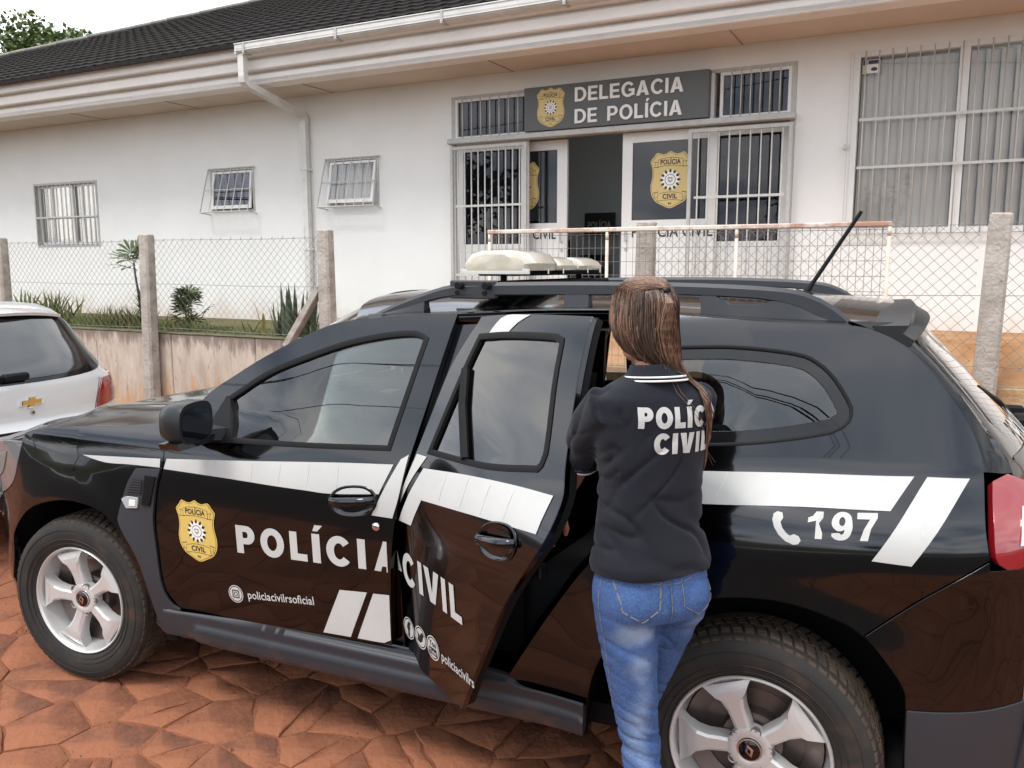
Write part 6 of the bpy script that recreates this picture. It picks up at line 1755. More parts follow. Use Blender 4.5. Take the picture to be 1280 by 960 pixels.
def seat(x, y, w):
    s = empty('seat', (x-CB.x, y-CB.y, .33), 0, car)
    mb = MB(); rings = []
    for (t, h, k) in ((-.26, .26, .90), (-.2, .32, 1), (0, .31, 1), (.22, .29, 1), (.27, .24, .9)):
        rings.append([(t, -w/2*k, .08), (t, w/2*k, .08), (t, w/2*k, h), (t, w/2*k*.7, h+.02), (t, 0, h-.01), (t, -w/2*k*.7, h+.02), (t, -w/2*k, h)])
    mb.rings(rings); mb.build('cushion', M['seat'], s, True, 60)
    mb = MB(); rings = []
    for (z, d, k) in ((.26, .0, .92), (.35, .02, 1), (.6, .07, 1), (.80, .12, .92), (.88, .145, .72)):
        rings.append([(.20+d, -w/2*k, z), (.20+d, -w/2*k*.7, z), (.215+d, 0, z), (.20+d, w/2*k*.7, z), (.19+d, w/2*k, z), (.33+d*.95, w/2*k*.9, z), (.34+d*.95, 0, z), (.33+d*.95, -w/2*k*.9, z)])
    mb.rings(rings); mb.build('backrest', M['seat'], s, True, 60)
    for yy in ((0,) if w < .7 else (-.42, .42)):
        mb = MB(); rings = []
        for (z, k) in ((.92, .7), (.95, 1), (1.05, 1), (1.09, .8)):
            rings.append([(.36+a*.055*k, yy+b*.13*k, z) for a, b in [(math.cos(q), math.sin(q)) for q in [2*math.pi*i/12 for i in range(12)]]])
        mb.rings(rings); mb.tube([(.36, yy-.05, .86), (.36, yy-.05, .93)], .006, 6); mb.tube([(.36, yy+.05, .86), (.36, yy+.05, .93)], .006, 6); mb.build('headrest', M['seat'], s, True, 60)
seat(1.28, .52, .50); seat(1.28, 1.28, .50); seat(2.12, .9, 1.30)

# ================================================================== silver-white hatchback parked in front of the patrol car
hb = empty('hatchback', (-3.6, 1.09, 0)); tag(hb, 'silver-white hatchback with red tail lamp, parked ahead of the patrol car', 'car')
HO = Vector((-3.6, 1.09, 0)); HCY = 1.09
def hp_(o): o.location = o.location - HO; return o
ZS = [.28,.45,.62,.74,.78,.88,.97,1.04,1.12,1.22,1.32,1.40,1.45,1.475]
XR_ = [-1.70,-1.63,-1.60,-1.605,-1.655,-1.670,-1.685,-1.715,-1.765,-1.845,-1.930,-2.02,-2.16,-2.45]
XFR = [-5.50,-5.56,-5.58,-5.56,-5.52,-5.40,-5.05,-4.55,-4.30,-4.02,-3.75,-3.50,-3.30,-3.10]
HWD = [.74,.81,.845,.850,.850,.850,.835,.805,.770,.730,.690,.650,.590,.40]
def Hc(t, z):    # t: 0 at the middle of the tail, turning towards the far side; full turn = 1
    a = 2*math.pi*t; xr = tab(z, ZS, XR_); xf = tab(z, ZS, XFR); w = tab(z, ZS, HWD)
    ex = .42 if z < 1.0 else .50
    c, s = math.cos(a), math.sin(a)
    xm = (xr+xf)/2; L2 = (xr-xf)/2
    e1 = .30+.12*sm((z-.9)/.3)
    return (xm+L2*math.copysign(abs(c)**e1, c), HCY+w*math.copysign(abs(s)**ex, s)*(1.0), z)
mb = MB(); rings = []
zl = [.28+.0325*i for i in range(37)]+[1.475]
for z in zl: rings.append([Hc(i/120, z) for i in range(120)])
mb.rings(rings); hp_(mb.build('body_shell', M['white_paint'], hb, True, 40))
def tsolve(y, z):   # t on the tail for a given y
    w = tab(z, ZS, HWD); ex = .42 if z < 1.0 else .50
    r = max(-1, min(1, (y-HCY)/w)); s = math.copysign(abs(r)**(1/ex), r)
    return math.asin(max(-1, min(1, s)))/(2*math.pi)
def Ht(y, z): return Hc(tsolve(y, z), z)
def hpanel(name, ol, m, lift, thick=.004, step=.05, parent=None, raw=False):
    o = panel(name, ol, Ht, m, parent or hb, step=step, thick=thick, hint=(1, 0, .2), lift=lift, raw=raw)
    return hp_(o) if parent is None else o
M['hglass'] = mat('dark_rear_window', (.012, .013, .015), rough=.08, coat=1.0, spec=.7)
C_ = HCY
hpanel('window_surround', [(C_-.66,1.06),(C_-.4,1.018),(C_,1.008),(C_+.4,1.018),(C_+.60,1.045),(C_+.675,1.10),(C_+.655,1.20),(C_+.595,1.32),(C_+.53,1.385),(C_,1.405),(C_-.53,1.385),(C_-.62,1.25)], M['gloss_black'], .003)
hpanel('rear_window', [(C_-.50,1.065),(C_-.3,1.038),(C_,1.030),(C_+.3,1.038),(C_+.44,1.062),(C_+.50,1.11),(C_+.47,1.24),(C_+.42,1.355),(C_,1.372),(C_-.42,1.355),(C_-.48,1.22)], M['hglass'], .008)
for s in (1, -1):
    tl = hpanel('tail_lamp', [(C_+s*a, b) for a, b in ((.455,.800),(.60,.815),(.70,.822),(.78,.842),(.846,.865),(.8465,.93),(.828,.985),(.77,1.005),(.715,.985),(.640,.978),(.545,.975),(.490,.885))], M['red_lens'], .012, .02, .03)
    panel('lamp_segment', [(C_+s*a, b) for a, b in ((.60,.850),(.70,.852),(.80,.862),(.79,.90),(.70,.90),(.605,.90))], Ht, M['red_lens_dark'], tl, step=.03, thick=.003, hint=(1, 0, .2), lift=.015)
hpanel('bumper_gap', [(C_-.80,.757),(C_,.735),(C_+.80,.757),(C_+.80,.768),(C_,.746),(C_-.80,.768)], M['black'], .003, raw=False)
hpanel('lower_bumper', [(C_-.76,.30),(C_,.29),(C_+.76,.30),(C_+.79,.46),(C_,.44),(C_-.79,.46)], M['plastic'], .006)
hpanel('hatch_gap', [(C_+.440,.76),(C_+.445,.76),(C_+.448,.80),(C_+.53,.98),(C_+.527,.982),(C_+.443,.80)], M['black'], .001, .002)
hpanel('number_plate', [(C_-.2,.60),(C_+.2,.60),(C_+.2,.72),(C_-.2,.72)], M['frame_white'], .01, .004, raw=True)
mb = MB(); BF = lambda a, b, l: (Ht(a, b)[0]+l, a, b)
def bow(k): return [(C_+x*k, .898+y*k+.0*x) for x, y in ((-.075,-.017),(-.022,-.017),(-.030,-.034),(.016,-.034),(.024,-.017),(.078,-.017),(.086,.017),(.032,.017),(.038,.034),(-.010,.034),(-.016,.017),(-.068,.017))]
for k, l, mi in ((1.0, .010, 0), (.80, .014, 1)):
    P_, F_ = tri2d(bow(k), (), 9)
    mb.add([BF(a, b, l) for a, b in P_], F_, mi)
ol = bow(1.0); n = len(ol); mb.add([BF(a, b, .010) for a, b in ol]+[BF(a, b, -.002) for a, b in ol], [(i, (i+1) % n, (i+1) % n+n, i+n) for i in range(n)], 0)
hp_(mb.build('bowtie_emblem', [M['chrome'], M['gold_metal']], hb))
mb = MB(); c = Ht(C_+.005, .835); mb.tube([(c[0]-.01, C_+.005, .835), (c[0]+.006, C_+.005, .835)], .016, 16); mb.tube([(c[0], C_+.005, .835), (c[0]+.008, C_+.005, .835)], .007, 10, mi=1)
hp_(mb.build('hatch_lock', [M['frame_grey'], M['black']], hb, True, 40))
mb = MB(); c = Ht(C_-.05, 1.05); mb.bbox(c[0]-.01, c[0]+.045, C_-.14, C_+.02, 1.03, 1.075, .012); mb.tube([(c[0]+.03, C_-.12, 1.06), (c[0]+.012, C_-.45, 1.08)], .010, 6); hp_(mb.build('rear_wiper', M['rubber'], hb, True, 40))
mb = MB(); rings = []
for i in range(17):
    t = -1+2*i/16; y = C_+t*.50; x = -1.98-.05*t*t; z = 1.415-.03*abs(t)**3
    rings.append([(x-.22, y, z+.035), (x-.08, y, z+.025), (x+.03, y, z), (x+.025, y, z-.018), (x-.05, y, z-.02)])
mb.rings(rings); hp_(mb.build('roof_spoiler', M['white_paint'], hb, True, 40))
def Hs(x, z, s):
    w = tab(z, ZS, HWD); xr = tab(z, ZS, XR_); xf = tab(z, ZS, XFR); ex = .42 if z < 1.0 else .50; e1 = .30+.12*sm((z-.9)/.3)
    c = max(-1, min(1, (x-(xr+xf)/2)/((xr-xf)/2))); cc = abs(c)**(1/e1); sn = math.sqrt(max(0, 1-cc*cc))
    return (x, HCY+s*w*sn**ex, z)
for s in (1, -1):
    for nm, ol in (('quarter_window', [(-2.62,1.075),(-2.25,1.10),(-2.32,1.22),(-2.45,1.34),(-2.62,1.375)]), ('side_window', [(-3.42,1.055),(-2.68,1.07),(-2.68,1.38),(-3.05,1.40),(-3.42,1.385)]), ('side_window', [(-4.18,1.045),(-3.48,1.055),(-3.48,1.385),(-3.62,1.37),(-3.95,1.22)])):
        hp_(panel(nm, ol, lambda x, z, s=s: Hs(x, z, s), M['hglass'], hb, step=.07, thick=.004, hint=(0, s, 0), lift=.004))
    for x0 in (-2.66, -3.45):
        hp_(panel('door_gap', [(x0,.36),(x0+.008,.36),(x0+.008,1.05),(x0,1.05)], lambda x, z, s=s: Hs(x, z, s), M['black'], hb, step=.3, thick=.002, hint=(0, s, 0), lift=.002))
    for xx in (-2.35, -4.85):
        mb = MB(); ds = [Hs(xx+.37*math.cos(q), .33+.37*math.sin(q), s) for q in [math.pi*i/16-.1 for i in range(18)]]
        mb.add([(xx, HCY+s*.852, .33)]+[(a, HCY+s*.852, b) for a, _, b in ds], [(0, i, i+1) for i in range(1, 17)]); hp_(mb.build('wheel_arch', M['black'], hb))
        w = empty('wheel', (xx-HO.x, s*.79, .30), 0 if s < 0 else math.pi, hb); w.scale = (.87, .87, .87); copy_parts(w0, w); spin(w, R(13))
mb = MB(); g_ = [Hs(-4.35, 1.02, -1)]; 
for s in (1, -1):
    m2 = MB(); m2.bbox(-4.22, -4.10, HCY+s*.93-.09, HCY+s*.93+.09, 1.02, 1.14, .03); m2.box(-4.18, -4.13, HCY+s*.82-.05, HCY+s*.82+.05, 1.03, 1.06); hp_(m2.build('door_mirror', M['white_paint'], hb))

# ================================================================== the officer at the open door
PX, PY, PR = 2.445, -.255, R(45)
person = empty('person', (PX, PY, 0), PR)
tag(person, 'woman with brown hair, black lettered polo and blue jeans at the open rear door', 'person')
M['skin'] = mat('skin', (.48, .245, .165), rough=.5, spec=.4, var=.12, vscale=8)
M['skin'].node_tree.nodes['Principled BSDF'].inputs['Subsurface Weight'].default_value = .12
M['skin'].node_tree.nodes['Principled BSDF'].inputs['Subsurface Radius'].default_value = (.02, .008, .004)
M['polo'] = mat('black_polo_cloth', (.0085, .0098, .0165), rough=.8, spec=.25, var=.15, vscale=30, bump=.12, bscale=900)
M['polo'].node_tree.nodes['Principled BSDF'].inputs['Sheen Weight'].default_value = .07
M['piping'] = mat('white_piping', (.72, .72, .72), rough=.8)
def remesh(mb, name, m, parent, vox=.006, smooth_it=4, disp=None):
    t = mb.build('tmp', m); md = t.modifiers.new('r', 'REMESH'); md.mode = 'VOXEL'; md.voxel_size = vox
    m2 = t.modifiers.new('s', 'SMOOTH'); m2.iterations = smooth_it; m2.factor = .5
    bpy.context.view_layer.update()
    me = bpy.data.meshes.new_from_object(t.evaluated_get(bpy.context.evaluated_depsgraph_get()))
    bpy.data.objects.remove(t)
    me.name = name
    if disp:
        ns = [v.normal.copy() for v in me.vertices]
        for v, n in zip(me.vertices, ns): v.co += n*disp(v.co)
    me.polygons.foreach_set('use_smooth', [True]*len(me.polygons)); me.update()
    if not me.materials: me.materials.append(m)
    return link(bpy.data.objects.new(name, me), parent)
def limb(mb, pts, n=16):
    """pts: (x,y,z,rx,ry) rings square to the path"""
    P = [Vector(p[:3]) for p in pts]; rings = []
    for i, p in enumerate(pts):
        d = (P[min(i+1, len(P)-1)]-P[max(i-1, 0)]).normalized()
        a = Vector((1, 0, 0)) if abs(d.x) < .9 else Vector((0, 0, 1))
        u = (a-d*a.dot(d)).normalized(); w = d.cross(u)
        rings.append([P[i]+u*math.cos(q)*p[3]+w*math.sin(q)*p[4] for q in [2*math.pi*k/n for k in range(n)]])
    mb.rings(rings)
def ball(mb, c, r, n=12):
    c = Vector(c); r = r if isinstance(r, (tuple, list)) else (r, r, r); rings = []
    for i in range(1, n):
        a = math.pi*i/n; rings.append([c+Vector((r[0]*math.sin(a)*math.cos(q), r[1]*math.sin(a)*math.sin(q), -r[2]*math.cos(a))) for q in [2*math.pi*k/(2*n) for k in range(2*n)]])
    mb.rings(rings)
def torso(mb, rows, e=.85, n=40):
    rings = []
    for (z, a, b, cx, cy) in rows:
        rings.append([(cx+a*math.copysign(abs(math.cos(q))**e, math.cos(q)), cy+b*math.copysign(abs(math.sin(q))**e, math.sin(q)), z) for q in [2*math.pi*k/n for k in range(n)]])
    mb.rings(rings)
SHL = ((-.142, .010, 1.375), (-.118, .165, 1.200)); SHR = ((.142, .010, 1.375), (.150, .165, 1.205))
WL, WR_ = (-.112, .350, 1.005), (.165, .350, 1.120)
LHIP, RHIP = (-.076, -.005, .90), (.076, -.005, .90)
LKN, RKN = (-.018, -.005, .495), (.062, .140, .500)
LAN, RAN = (-.010, -.055, .085), (.080, .115, .085)
HC = Vector((-.018, .018, 1.572))
b = MB()
ball(b, HC, (.062, .078, .088), 16)
b.rings([[ (HC.x+a*.050*k, HC.y+.010+bb*.060*k+.012*(1.50-z)*6, z+.014) for a, bb in [(math.cos(q), math.sin(q)) for q in [2*math.pi*i/18 for i in range(18)]]] for z, k in ((1.455, .52), (1.468, .80), (1.50, 1.0), (1.55, 1.12), (1.58, 1.08))])
ball(b, HC+Vector((0, .084, -.018)), (.012, .016, .018), 6); ball(b, HC+Vector((0, .079, .0)), (.008, .010, .03), 6)      # nose
ball(b, HC+Vector((0, .070, -.050)), (.022, .010, .007), 6); ball(b, HC+Vector((0, .069, -.060)), (.019, .010, .007), 6)    # lips
ball(b, HC+Vector((0, .062, -.080)), (.020, .016, .014), 6)
for s in (-1, 1):
    ball(b, HC+Vector((s*.026, .056, -.030)), (.022, .018, .020), 6)
    ball(b, HC+Vector((s*.026, .062, .028)), (.019, .012, .007), 6)
    limb(b, [(HC.x+s*.060, HC.y-.004, HC.z-.028, .006, .008), (HC.x+s*.067, HC.y-.008, HC.z-.010, .006, .014), (HC.x+s*.071, HC.y-.012, HC.z+.012, .006, .018), (HC.x+s*.070, HC.y-.010, HC.z+.028, .005, .010)])
limb(b, [(0, -.010, 1.39, .056, .054), (0, -.004, 1.44, .045, .046), (0, .004, 1.49, .043, .046), (0, .012, 1.54, .043, .048)], 20)
torso(b, [(.84, .105, .075, 0, 0), (.92, .130, .085, 0, 0), (1.02, .116, .075, 0, 0), (1.10, .100, .068, 0, 0), (1.20, .108, .075, 0, .005), (1.30, .120, .082, 0, .005), (1.37, .122, .070, 0, 0), (1.40, .095, .058, 0, 0), (1.42, .055, .045, 0, -.005)])
def hand(bm_, wrist, d, up, side):
    """palm with five separate bent fingers; d points to the fingertips, up is the back of the hand, side=+1 puts the thumb on the +s side"""
    w = Vector(wrist); d = Vector(d).normalized(); up = (Vector(up)-d*Vector(up).dot(d)).normalized(); s = d.cross(up)*side
    def P(a, b_, c): return tuple(w+d*a+s*b_+up*c)
    rings = []
    for (a, hw, ht) in ((-.01, .024, .019), (.02, .030, .017), (.05, .038, .015), (.078, .040, .0135), (.09, .036, .011)):
        rings.append([P(a, hw*math.cos(q), ht*math.sin(q)) for q in [2*math.pi*k/14 for k in range(14)]])
    bm_.rings(rings)
    for (o, l, r) in ((.030, .072, .0094), (.010, .080, .0096), (-.011, .075, .0093), (-.030, .060, .0086)):
        p = [(.078, o, .002), (.078+l*.42, o*1.08, -.004), (.078+l*.70, o*1.08, -.020), (.078+l*.84, o*1.05, -.040)]
        bm_.tube([P(*q) for q in p], [r*1.05, r, r*.95, r*.85], 8)
    bm_.tube([P(.012, .022, -.004), P(.040, .046, -.012), P(.066, .058, -.022), P(.084, .056, -.034)], [.013, .0115, .0100, .0080], 8)
for (SH, EL, WR, s) in ((SHL[0], SHL[1], WL, -1), (SHR[0], SHR[1], WR_, 1)):
    limb(b, [(SH[0]*.80, SH[1], SH[2]-.012, .030, .032), (SH[0]*.96, SH[1]+.01, SH[2]-.03, .031, .033), tuple(Vector(SH).lerp(Vector(EL), .5))+(.032, .034), tuple(EL)+(.036, .037)])
    e_, w_ = Vector(EL), Vector(WR); ball(b, EL, .036, 8)
    limb(b, [tuple(e_)+(.035, .035), tuple(e_.lerp(w_, .3))+(.036, .034), tuple(e_.lerp(w_, .7))+(.029, .026), tuple(w_)+(.023, .019), tuple(w_+(w_-e_).normalized()*.015)+(.023, .018)])
    hand(b, w_, (w_-e_), (0, -.2, 1), 1 if s < 0 else -1)
for (HP, KN, AN) in ((LHIP, LKN, LAN), (RHIP, RKN, RAN)):
    limb(b, [tuple(HP)+(.054, .060), tuple(Vector(HP).lerp(Vector(KN), .5))+(.046, .050), tuple(KN)+(.033, .037), tuple(Vector(KN).lerp(Vector(AN), .3)+Vector((0, -.012, 0)))+(.033, .036), tuple(AN)+(.026, .029), (AN[0], AN[1], .05, .030, .034)])
remesh(b, 'body', M['skin'], person, .0046, 2)
for s in (-1, 1):
    mb = MB(); c = HC+Vector((s*.025, .069, .008)); ball(mb, c, .0115, 8); o = mb.build('eye', M['white_ink'], person, True)
    mb = MB(); ball(mb, c+Vector((0, .0085, 0)), (.005, .004, .005), 6); mb.build('iris', M['bark'], o, True)
# shoes
for AN in (LAN, RAN):
    mb = MB(); rings = []
    for (y, w_, h, zb) in ((-.075, .026, .050, .0), (-.06, .034, .075, .0), (-.01, .036, .085, .0), (.05, .040, .062, .0), (.11, .043, .045, .0), (.15, .036, .034, .004), (.17, .018, .020, .006)):
        rings.append([(AN[0]+w_*math.cos(q), AN[1]+y, zb+h/2+h/2*math.copysign(abs(math.sin(q))**.7, math.sin(q))) for q in [2*math.pi*k/16 for k in range(16)]])
    mb.rings(rings); o = mb.build('shoe', M['ink'], person, True, 50)
# jeans
M['denim'] = mat('blue_denim', (.072, .130, .295), rough=.88, spec=.2, var=.28, vscale=160, var2=(.040, .080, .205), bump=.5, bscale=420)
def fade_patch(m, spots, color):
    N, L = m.node_tree.nodes, m.node_tree.links; b_ = N['Principled BSDF']
    t = N.new('ShaderNodeTexCoord'); nz = N.new('ShaderNodeTexNoise'); nz.inputs['Scale'].default_value = 18; nz.inputs['Detail'].default_value = 5; L.new(t.outputs['Object'], nz.inputs['Vector'])
    src = b_.inputs['Base Color'].links[0].from_socket
    for (c, r, amt) in spots:
        mp = N.new('ShaderNodeMapping'); mp.vector_type = 'TEXTURE'; mp.inputs['Location'].default_value = c; mp.inputs['Scale'].default_value = r
        L.new(t.outputs['Object'], mp.inputs[0]); g = N.new('ShaderNodeVectorMath'); g.operation = 'LENGTH'; L.new(mp.outputs[0], g.inputs[0])
        ad = N.new('ShaderNodeMath'); ad.operation = 'MULTIPLY_ADD'; ad.inputs[1].default_value = .9; L.new(nz.outputs[0], ad.inputs[0]); L.new(g.outputs['Value'], ad.inputs[2])
        f = N.new('ShaderNodeMapRange'); f.inputs[1].default_value = 1.45; f.inputs[2].default_value = .45; f.inputs[4].default_value = amt; f.interpolation_type = 'SMOOTHSTEP'
        L.new(ad.outputs[0], f.inputs[0])
        mx_ = N.new('ShaderNodeMix'); mx_.data_type = 'RGBA'; L.new(f.outputs[0], mx_.inputs[0]); L.new(src, mx_.inputs[6]); mx_.inputs[7].default_value = (*color, 1); src = mx_.outputs[2]
    L.new(src, b_.inputs['Base Color'])
fade_patch(M['denim'], [((-.080, -.10, .815), (.075, .14, .050), .62), ((-.065, -.08, .735), (.050, .14, .055), .45), ((-.05, -.06, .56), (.040, .1, .17), .40), ((.09, -.08, .82), (.045, .10, .06), .25), ((-.03, -.06, .38), (.032, .1, .14), .45)], (.38, .48, .64))
j = MB()
torso(j, [(1.035, .126, .084, 0, -.002), (.98, .138, .094, 0, -.006), (.92, .150, .104, 0, -.010), (.87, .151, .106, 0, -.012), (.835, .142, .098, 0, -.008)], .90)
for s, HP, KN, AN in ((-1, LHIP, LKN, LAN), (1, RHIP, RKN, RAN)):
    ball(j, (s*.068, -.046, .888), (.074, .072, .074), 10)
    H_ = Vector(HP); K_ = Vector(KN); A_ = Vector(AN)
    limb(j, [(s*.073, -.008, .93, .074, .084), (s*.071, -.010, .85, .077, .090), tuple(H_.lerp(K_, .38))+(.072, .082), tuple(H_.lerp(K_, .68))+(.060, .067), tuple(K_)+(.050, .055), tuple(K_.lerp(A_, .28)+Vector((0, -.014, 0)))+(.050, .055), tuple(K_.lerp(A_, .7))+(.041, .045), (AN[0], AN[1], .075, .038, .043)], 22)
def jd(p):
    # knee, thigh and seat creases
    d = .0030*noise.noise(Vector((p.x*8, p.y*8, p.z*16)))
    k = math.exp(-((p.z-.50)/.12)**2)+.9*math.exp(-((p.z-.24)/.14)**2)
    d -= .0075*k*(1-min(1, abs(noise.noise(Vector((p.x*5, p.y*5, p.z*30+p.x*9))))*3))**2
    d -= .0070*math.exp(-((p.z-.815+.25*abs(p.x))/.028)**2)*(1 if p.y < 0 else .3)*(.6+.6*noise.noise(Vector((p.x*14, 2, p.z*9))))
    d -= .0055*math.exp(-((p.z-.745)/.055)**2)*(1-min(1, abs(noise.noise(Vector((p.x*7+5, p.y*5, p.z*24+p.x*14))))*3))**2
    d -= .006*math.exp(-(p.x/.007)**2)*(1 if .84 < p.z < .99 and p.y < 0 else 0)
    return d
jeans = remesh(j, 'jeans', M['denim'], person, .0060, 7, jd)
# polo shirt
sh = MB()
torso(sh, [(.955, .158, .110, 0, -.008), (.985, .155, .109, 0, -.008), (1.05, .141, .099, 0, -.004), (1.12, .134, .095, 0, 0), (1.20, .139, .100, 0, .004), (1.28, .148, .106, 0, .004), (1.345, .156, .102, 0, 0), (1.39, .152, .088, 0, -.004), (1.415, .120, .074, 0, -.006), (1.434, .078, .062, 0, -.010), (1.448, .058, .054, 0, -.010)], .88)
for SH, EL, s in ((SHL[0], SHL[1], -1), (SHR[0], SHR[1], 1)):
    S_, E_ = Vector(SH), Vector(EL)
    limb(sh, [(SH[0]*.60, -.004, SH[2]-.012, .050, .058), (SH[0]*.95, .004, SH[2]-.010, .050, .058), tuple(S_.lerp(E_, .35))+(.051, .057), tuple(S_.lerp(E_, .7))+(.052, .056), tuple(S_.lerp(E_, .95))+(.054, .057)], 22)
def ridge(a, b_, c): return (1-min(1, abs(noise.noise(Vector((a, b_, c))))*3.2))**2
def sd(p):
    # creases that fan out from the side of the waist, fine ones round the sleeve and the shoulder blade
    w_ = math.exp(-((p.z-1.07)/.10)**2)
    d = -.011*w_*ridge(p.x*5-p.z*3, p.y*5, p.z*17+p.x*9)
    d -= .009*math.exp(-((p.z-1.20)/.09)**2)*ridge(p.x*8+3, p.y*6+2, p.z*13-p.x*11+5)*(1 if p.x < .03 else .35)
    d -= .006*math.exp(-((p.z-1.32)/.06)**2)*math.exp(-((abs(p.x)-.10)/.05)**2)*ridge(p.x*16, p.y*6+9, p.z*9+abs(p.x)*14)
    d += .008*w_*noise.noise(Vector((p.x*6, p.y*6+1, p.z*9)))
    d += .0045*noise.noise(Vector((p.x*9, p.y*9, p.z*7+2)))
    d += .0045*math.exp(-((p.z-.975)/.02)**2)*math.sin(p.x*30+p.y*24)
    if abs(p.x) > .12 and p.z > 1.15: d -= .006*ridge(p.x*9, p.y*11+4, p.z*15)
    return d
polo = remesh(sh, 'polo_shirt', M['polo'], person, .0055, 8, sd)
bpy.context.view_layer.update()
from mathutils.bvhtree import BVHTree
def bvh_of(o): return BVHTree.FromPolygons([v.co.copy() for v in o.data.vertices], [tuple(p.vertices) for p in o.data.polygons])
bp_, bj_ = bvh_of(polo), bvh_of(jeans)
def onto(bv, dirn=(0, 1, 0)):
    d = Vector(dirn).normalized(); s_ = Vector((0, 0, 1)).cross(d)*-1   # right-hand side seen from behind is +x
    s_ = Vector((d.y, -d.x, 0))
    def f(u, v, l=0):
        o_ = s_*u+Vector((0, 0, v))-d*.6
        hit = bv.ray_cast(o_, d, 1.2)
        if hit[0] is None: return tuple(o_+d*.6)
        return tuple(hit[0]-d*(.0022+l))
    return f
def subdiv_build(mb, name, m, parent, fn_flat, k=.012):
    """words cut into short pieces so that they follow the cloth"""
    import bmesh
    bm = bmesh.new(); vs = [bm.verts.new(v) for v in mb.v]
    for f in mb.f:
        try: bm.faces.new([vs[i] for i in f])
        except ValueError: pass
    for _ in range(4):
        es = [e2 for e2 in bm.edges if e2.calc_length() > k]
        if not es: break
        bmesh.ops.subdivide_edges(bm, edges=es, cuts=1); bmesh.ops.triangulate(bm, faces=bm.faces)
    for v in bm.verts: v.co = Vector(fn_flat(v.co.x, v.co.z, 0))
    me = bpy.data.meshes.new(name); bm.to_mesh(me); bm.free(); me.materials.append(M[m] if isinstance(m, str) else m)
    return link(bpy.data.objects.new(name, me), parent)
plain = lambda u, v, l=0: (u, 0, v)
back = onto(bp_, (0, 1, 0))
mb = MB(); put_bold(mb, 'POLÍCIA', plain, -.088, 1.325, .160, 1.318, .050, t=.30, gap=.12); subdiv_build(mb, 'shirt_lettering', 'vinyl', polo, back)
mb = MB(); put_bold(mb, 'CIVIL', plain, -.050, 1.262, .115, 1.258, .050, t=.30, gap=.13); subdiv_build(mb, 'shirt_lettering', 'vinyl', polo, back)
# collar with two white lines, cuffs with piping
mb = MB(); rings = []
for (z, k, dy) in ((1.424, 1.30, -.006), (1.436, 1.18, -.004), (1.456, 1.0, 0), (1.464, .95, 0), (1.460, .90, 0), (1.430, .93, 0)):
    rings.append([(.062*k*math.cos(q), -.006+.060*k*math.sin(q)+dy, z+.010*math.sin(q)*(-1 if False else -.6)) for q in [2*math.pi*i/40 for i in range(40)]])
mb.rings(rings, cap=False); mb.build('collar', M['polo'], polo, True)
for (z, k) in ((1.4275, 1.305), (1.4360, 1.225)):
    mb = MB(); mb.tube([(.062*k*math.cos(q), -.006+.060*k*math.sin(q)-.006, z-.006*math.sin(q)) for q in [2*math.pi*i/40 for i in range(41)]], .0026, 6); mb.build('collar_stripe', M['piping'], polo, True)
for SH, EL in (SHL, SHR):
    S_, E_ = Vector(SH), Vector(EL); d = (E_-S_).normalized(); u = (Vector((1, 0, 0))-d*d.x).normalized(); w_ = d.cross(u)
    for t_, m_ in ((.915, 'polo'), (.945, 'piping')):
        mb = MB(); c = S_.lerp(E_, t_); mb.tube([c+u*math.cos(q)*.0535+w_*math.sin(q)*.0565 for q in [2*math.pi*i/32 for i in range(33)]], .0030, 6); mb.build('cuff' if m_ == 'polo' else 'cuff_stripe', M[m_], polo, True)
# stitching on the jeans
M['thread'] = mat('tan_thread', (.23, .19, .16), rough=.8)
def stitch(pts, fn, name='stitching', r=.0008, parent=None, dash=True):
    mb = MB(); c = curve(pts, .006, closed=False, ang=50)
    P = [fn(a, b_, .0003) for a, b_ in c]
    for i in range(0, len(P)-1):
        if dash and i % 5 == 4: continue
        mb.tube([P[i], P[i+1]], r, 4, cap=False)
    return mb.build(name, M['thread'], parent or jeans)
jb = onto(bj_, (0, 1, 0)); jl = onto(bj_, (.75, .66, 0))
pk = [(-.132, .955), (-.124, .885), (-.078, .857), (-.034, .885), (-.028, .955)]
stitch(pk, jb, 'pocket_stitching'); stitch([(a*.96+(-.09)*.04, b_*.985+.0140) for a, b_ in pk], jb, 'pocket_stitching')
pkr = [(-a, b_) for a, b_ in pk]; stitch(pkr, jb, 'pocket_stitching')
stitch([(.0, .98), (.0, .92), (.002, .87), (.004, .84)], jb, 'seat_seam'); stitch([(-.135, .965), (-.08, .955), (0, .942), (.08, .955), (.135, .965)], jb, 'yoke_seam')
stitch([(-.010, .95), (-.012, .85), (-.014, .75), (-.018, .66), (-.020, .60)], onto(bj_, (.97, .25, 0)), 'side_seam')
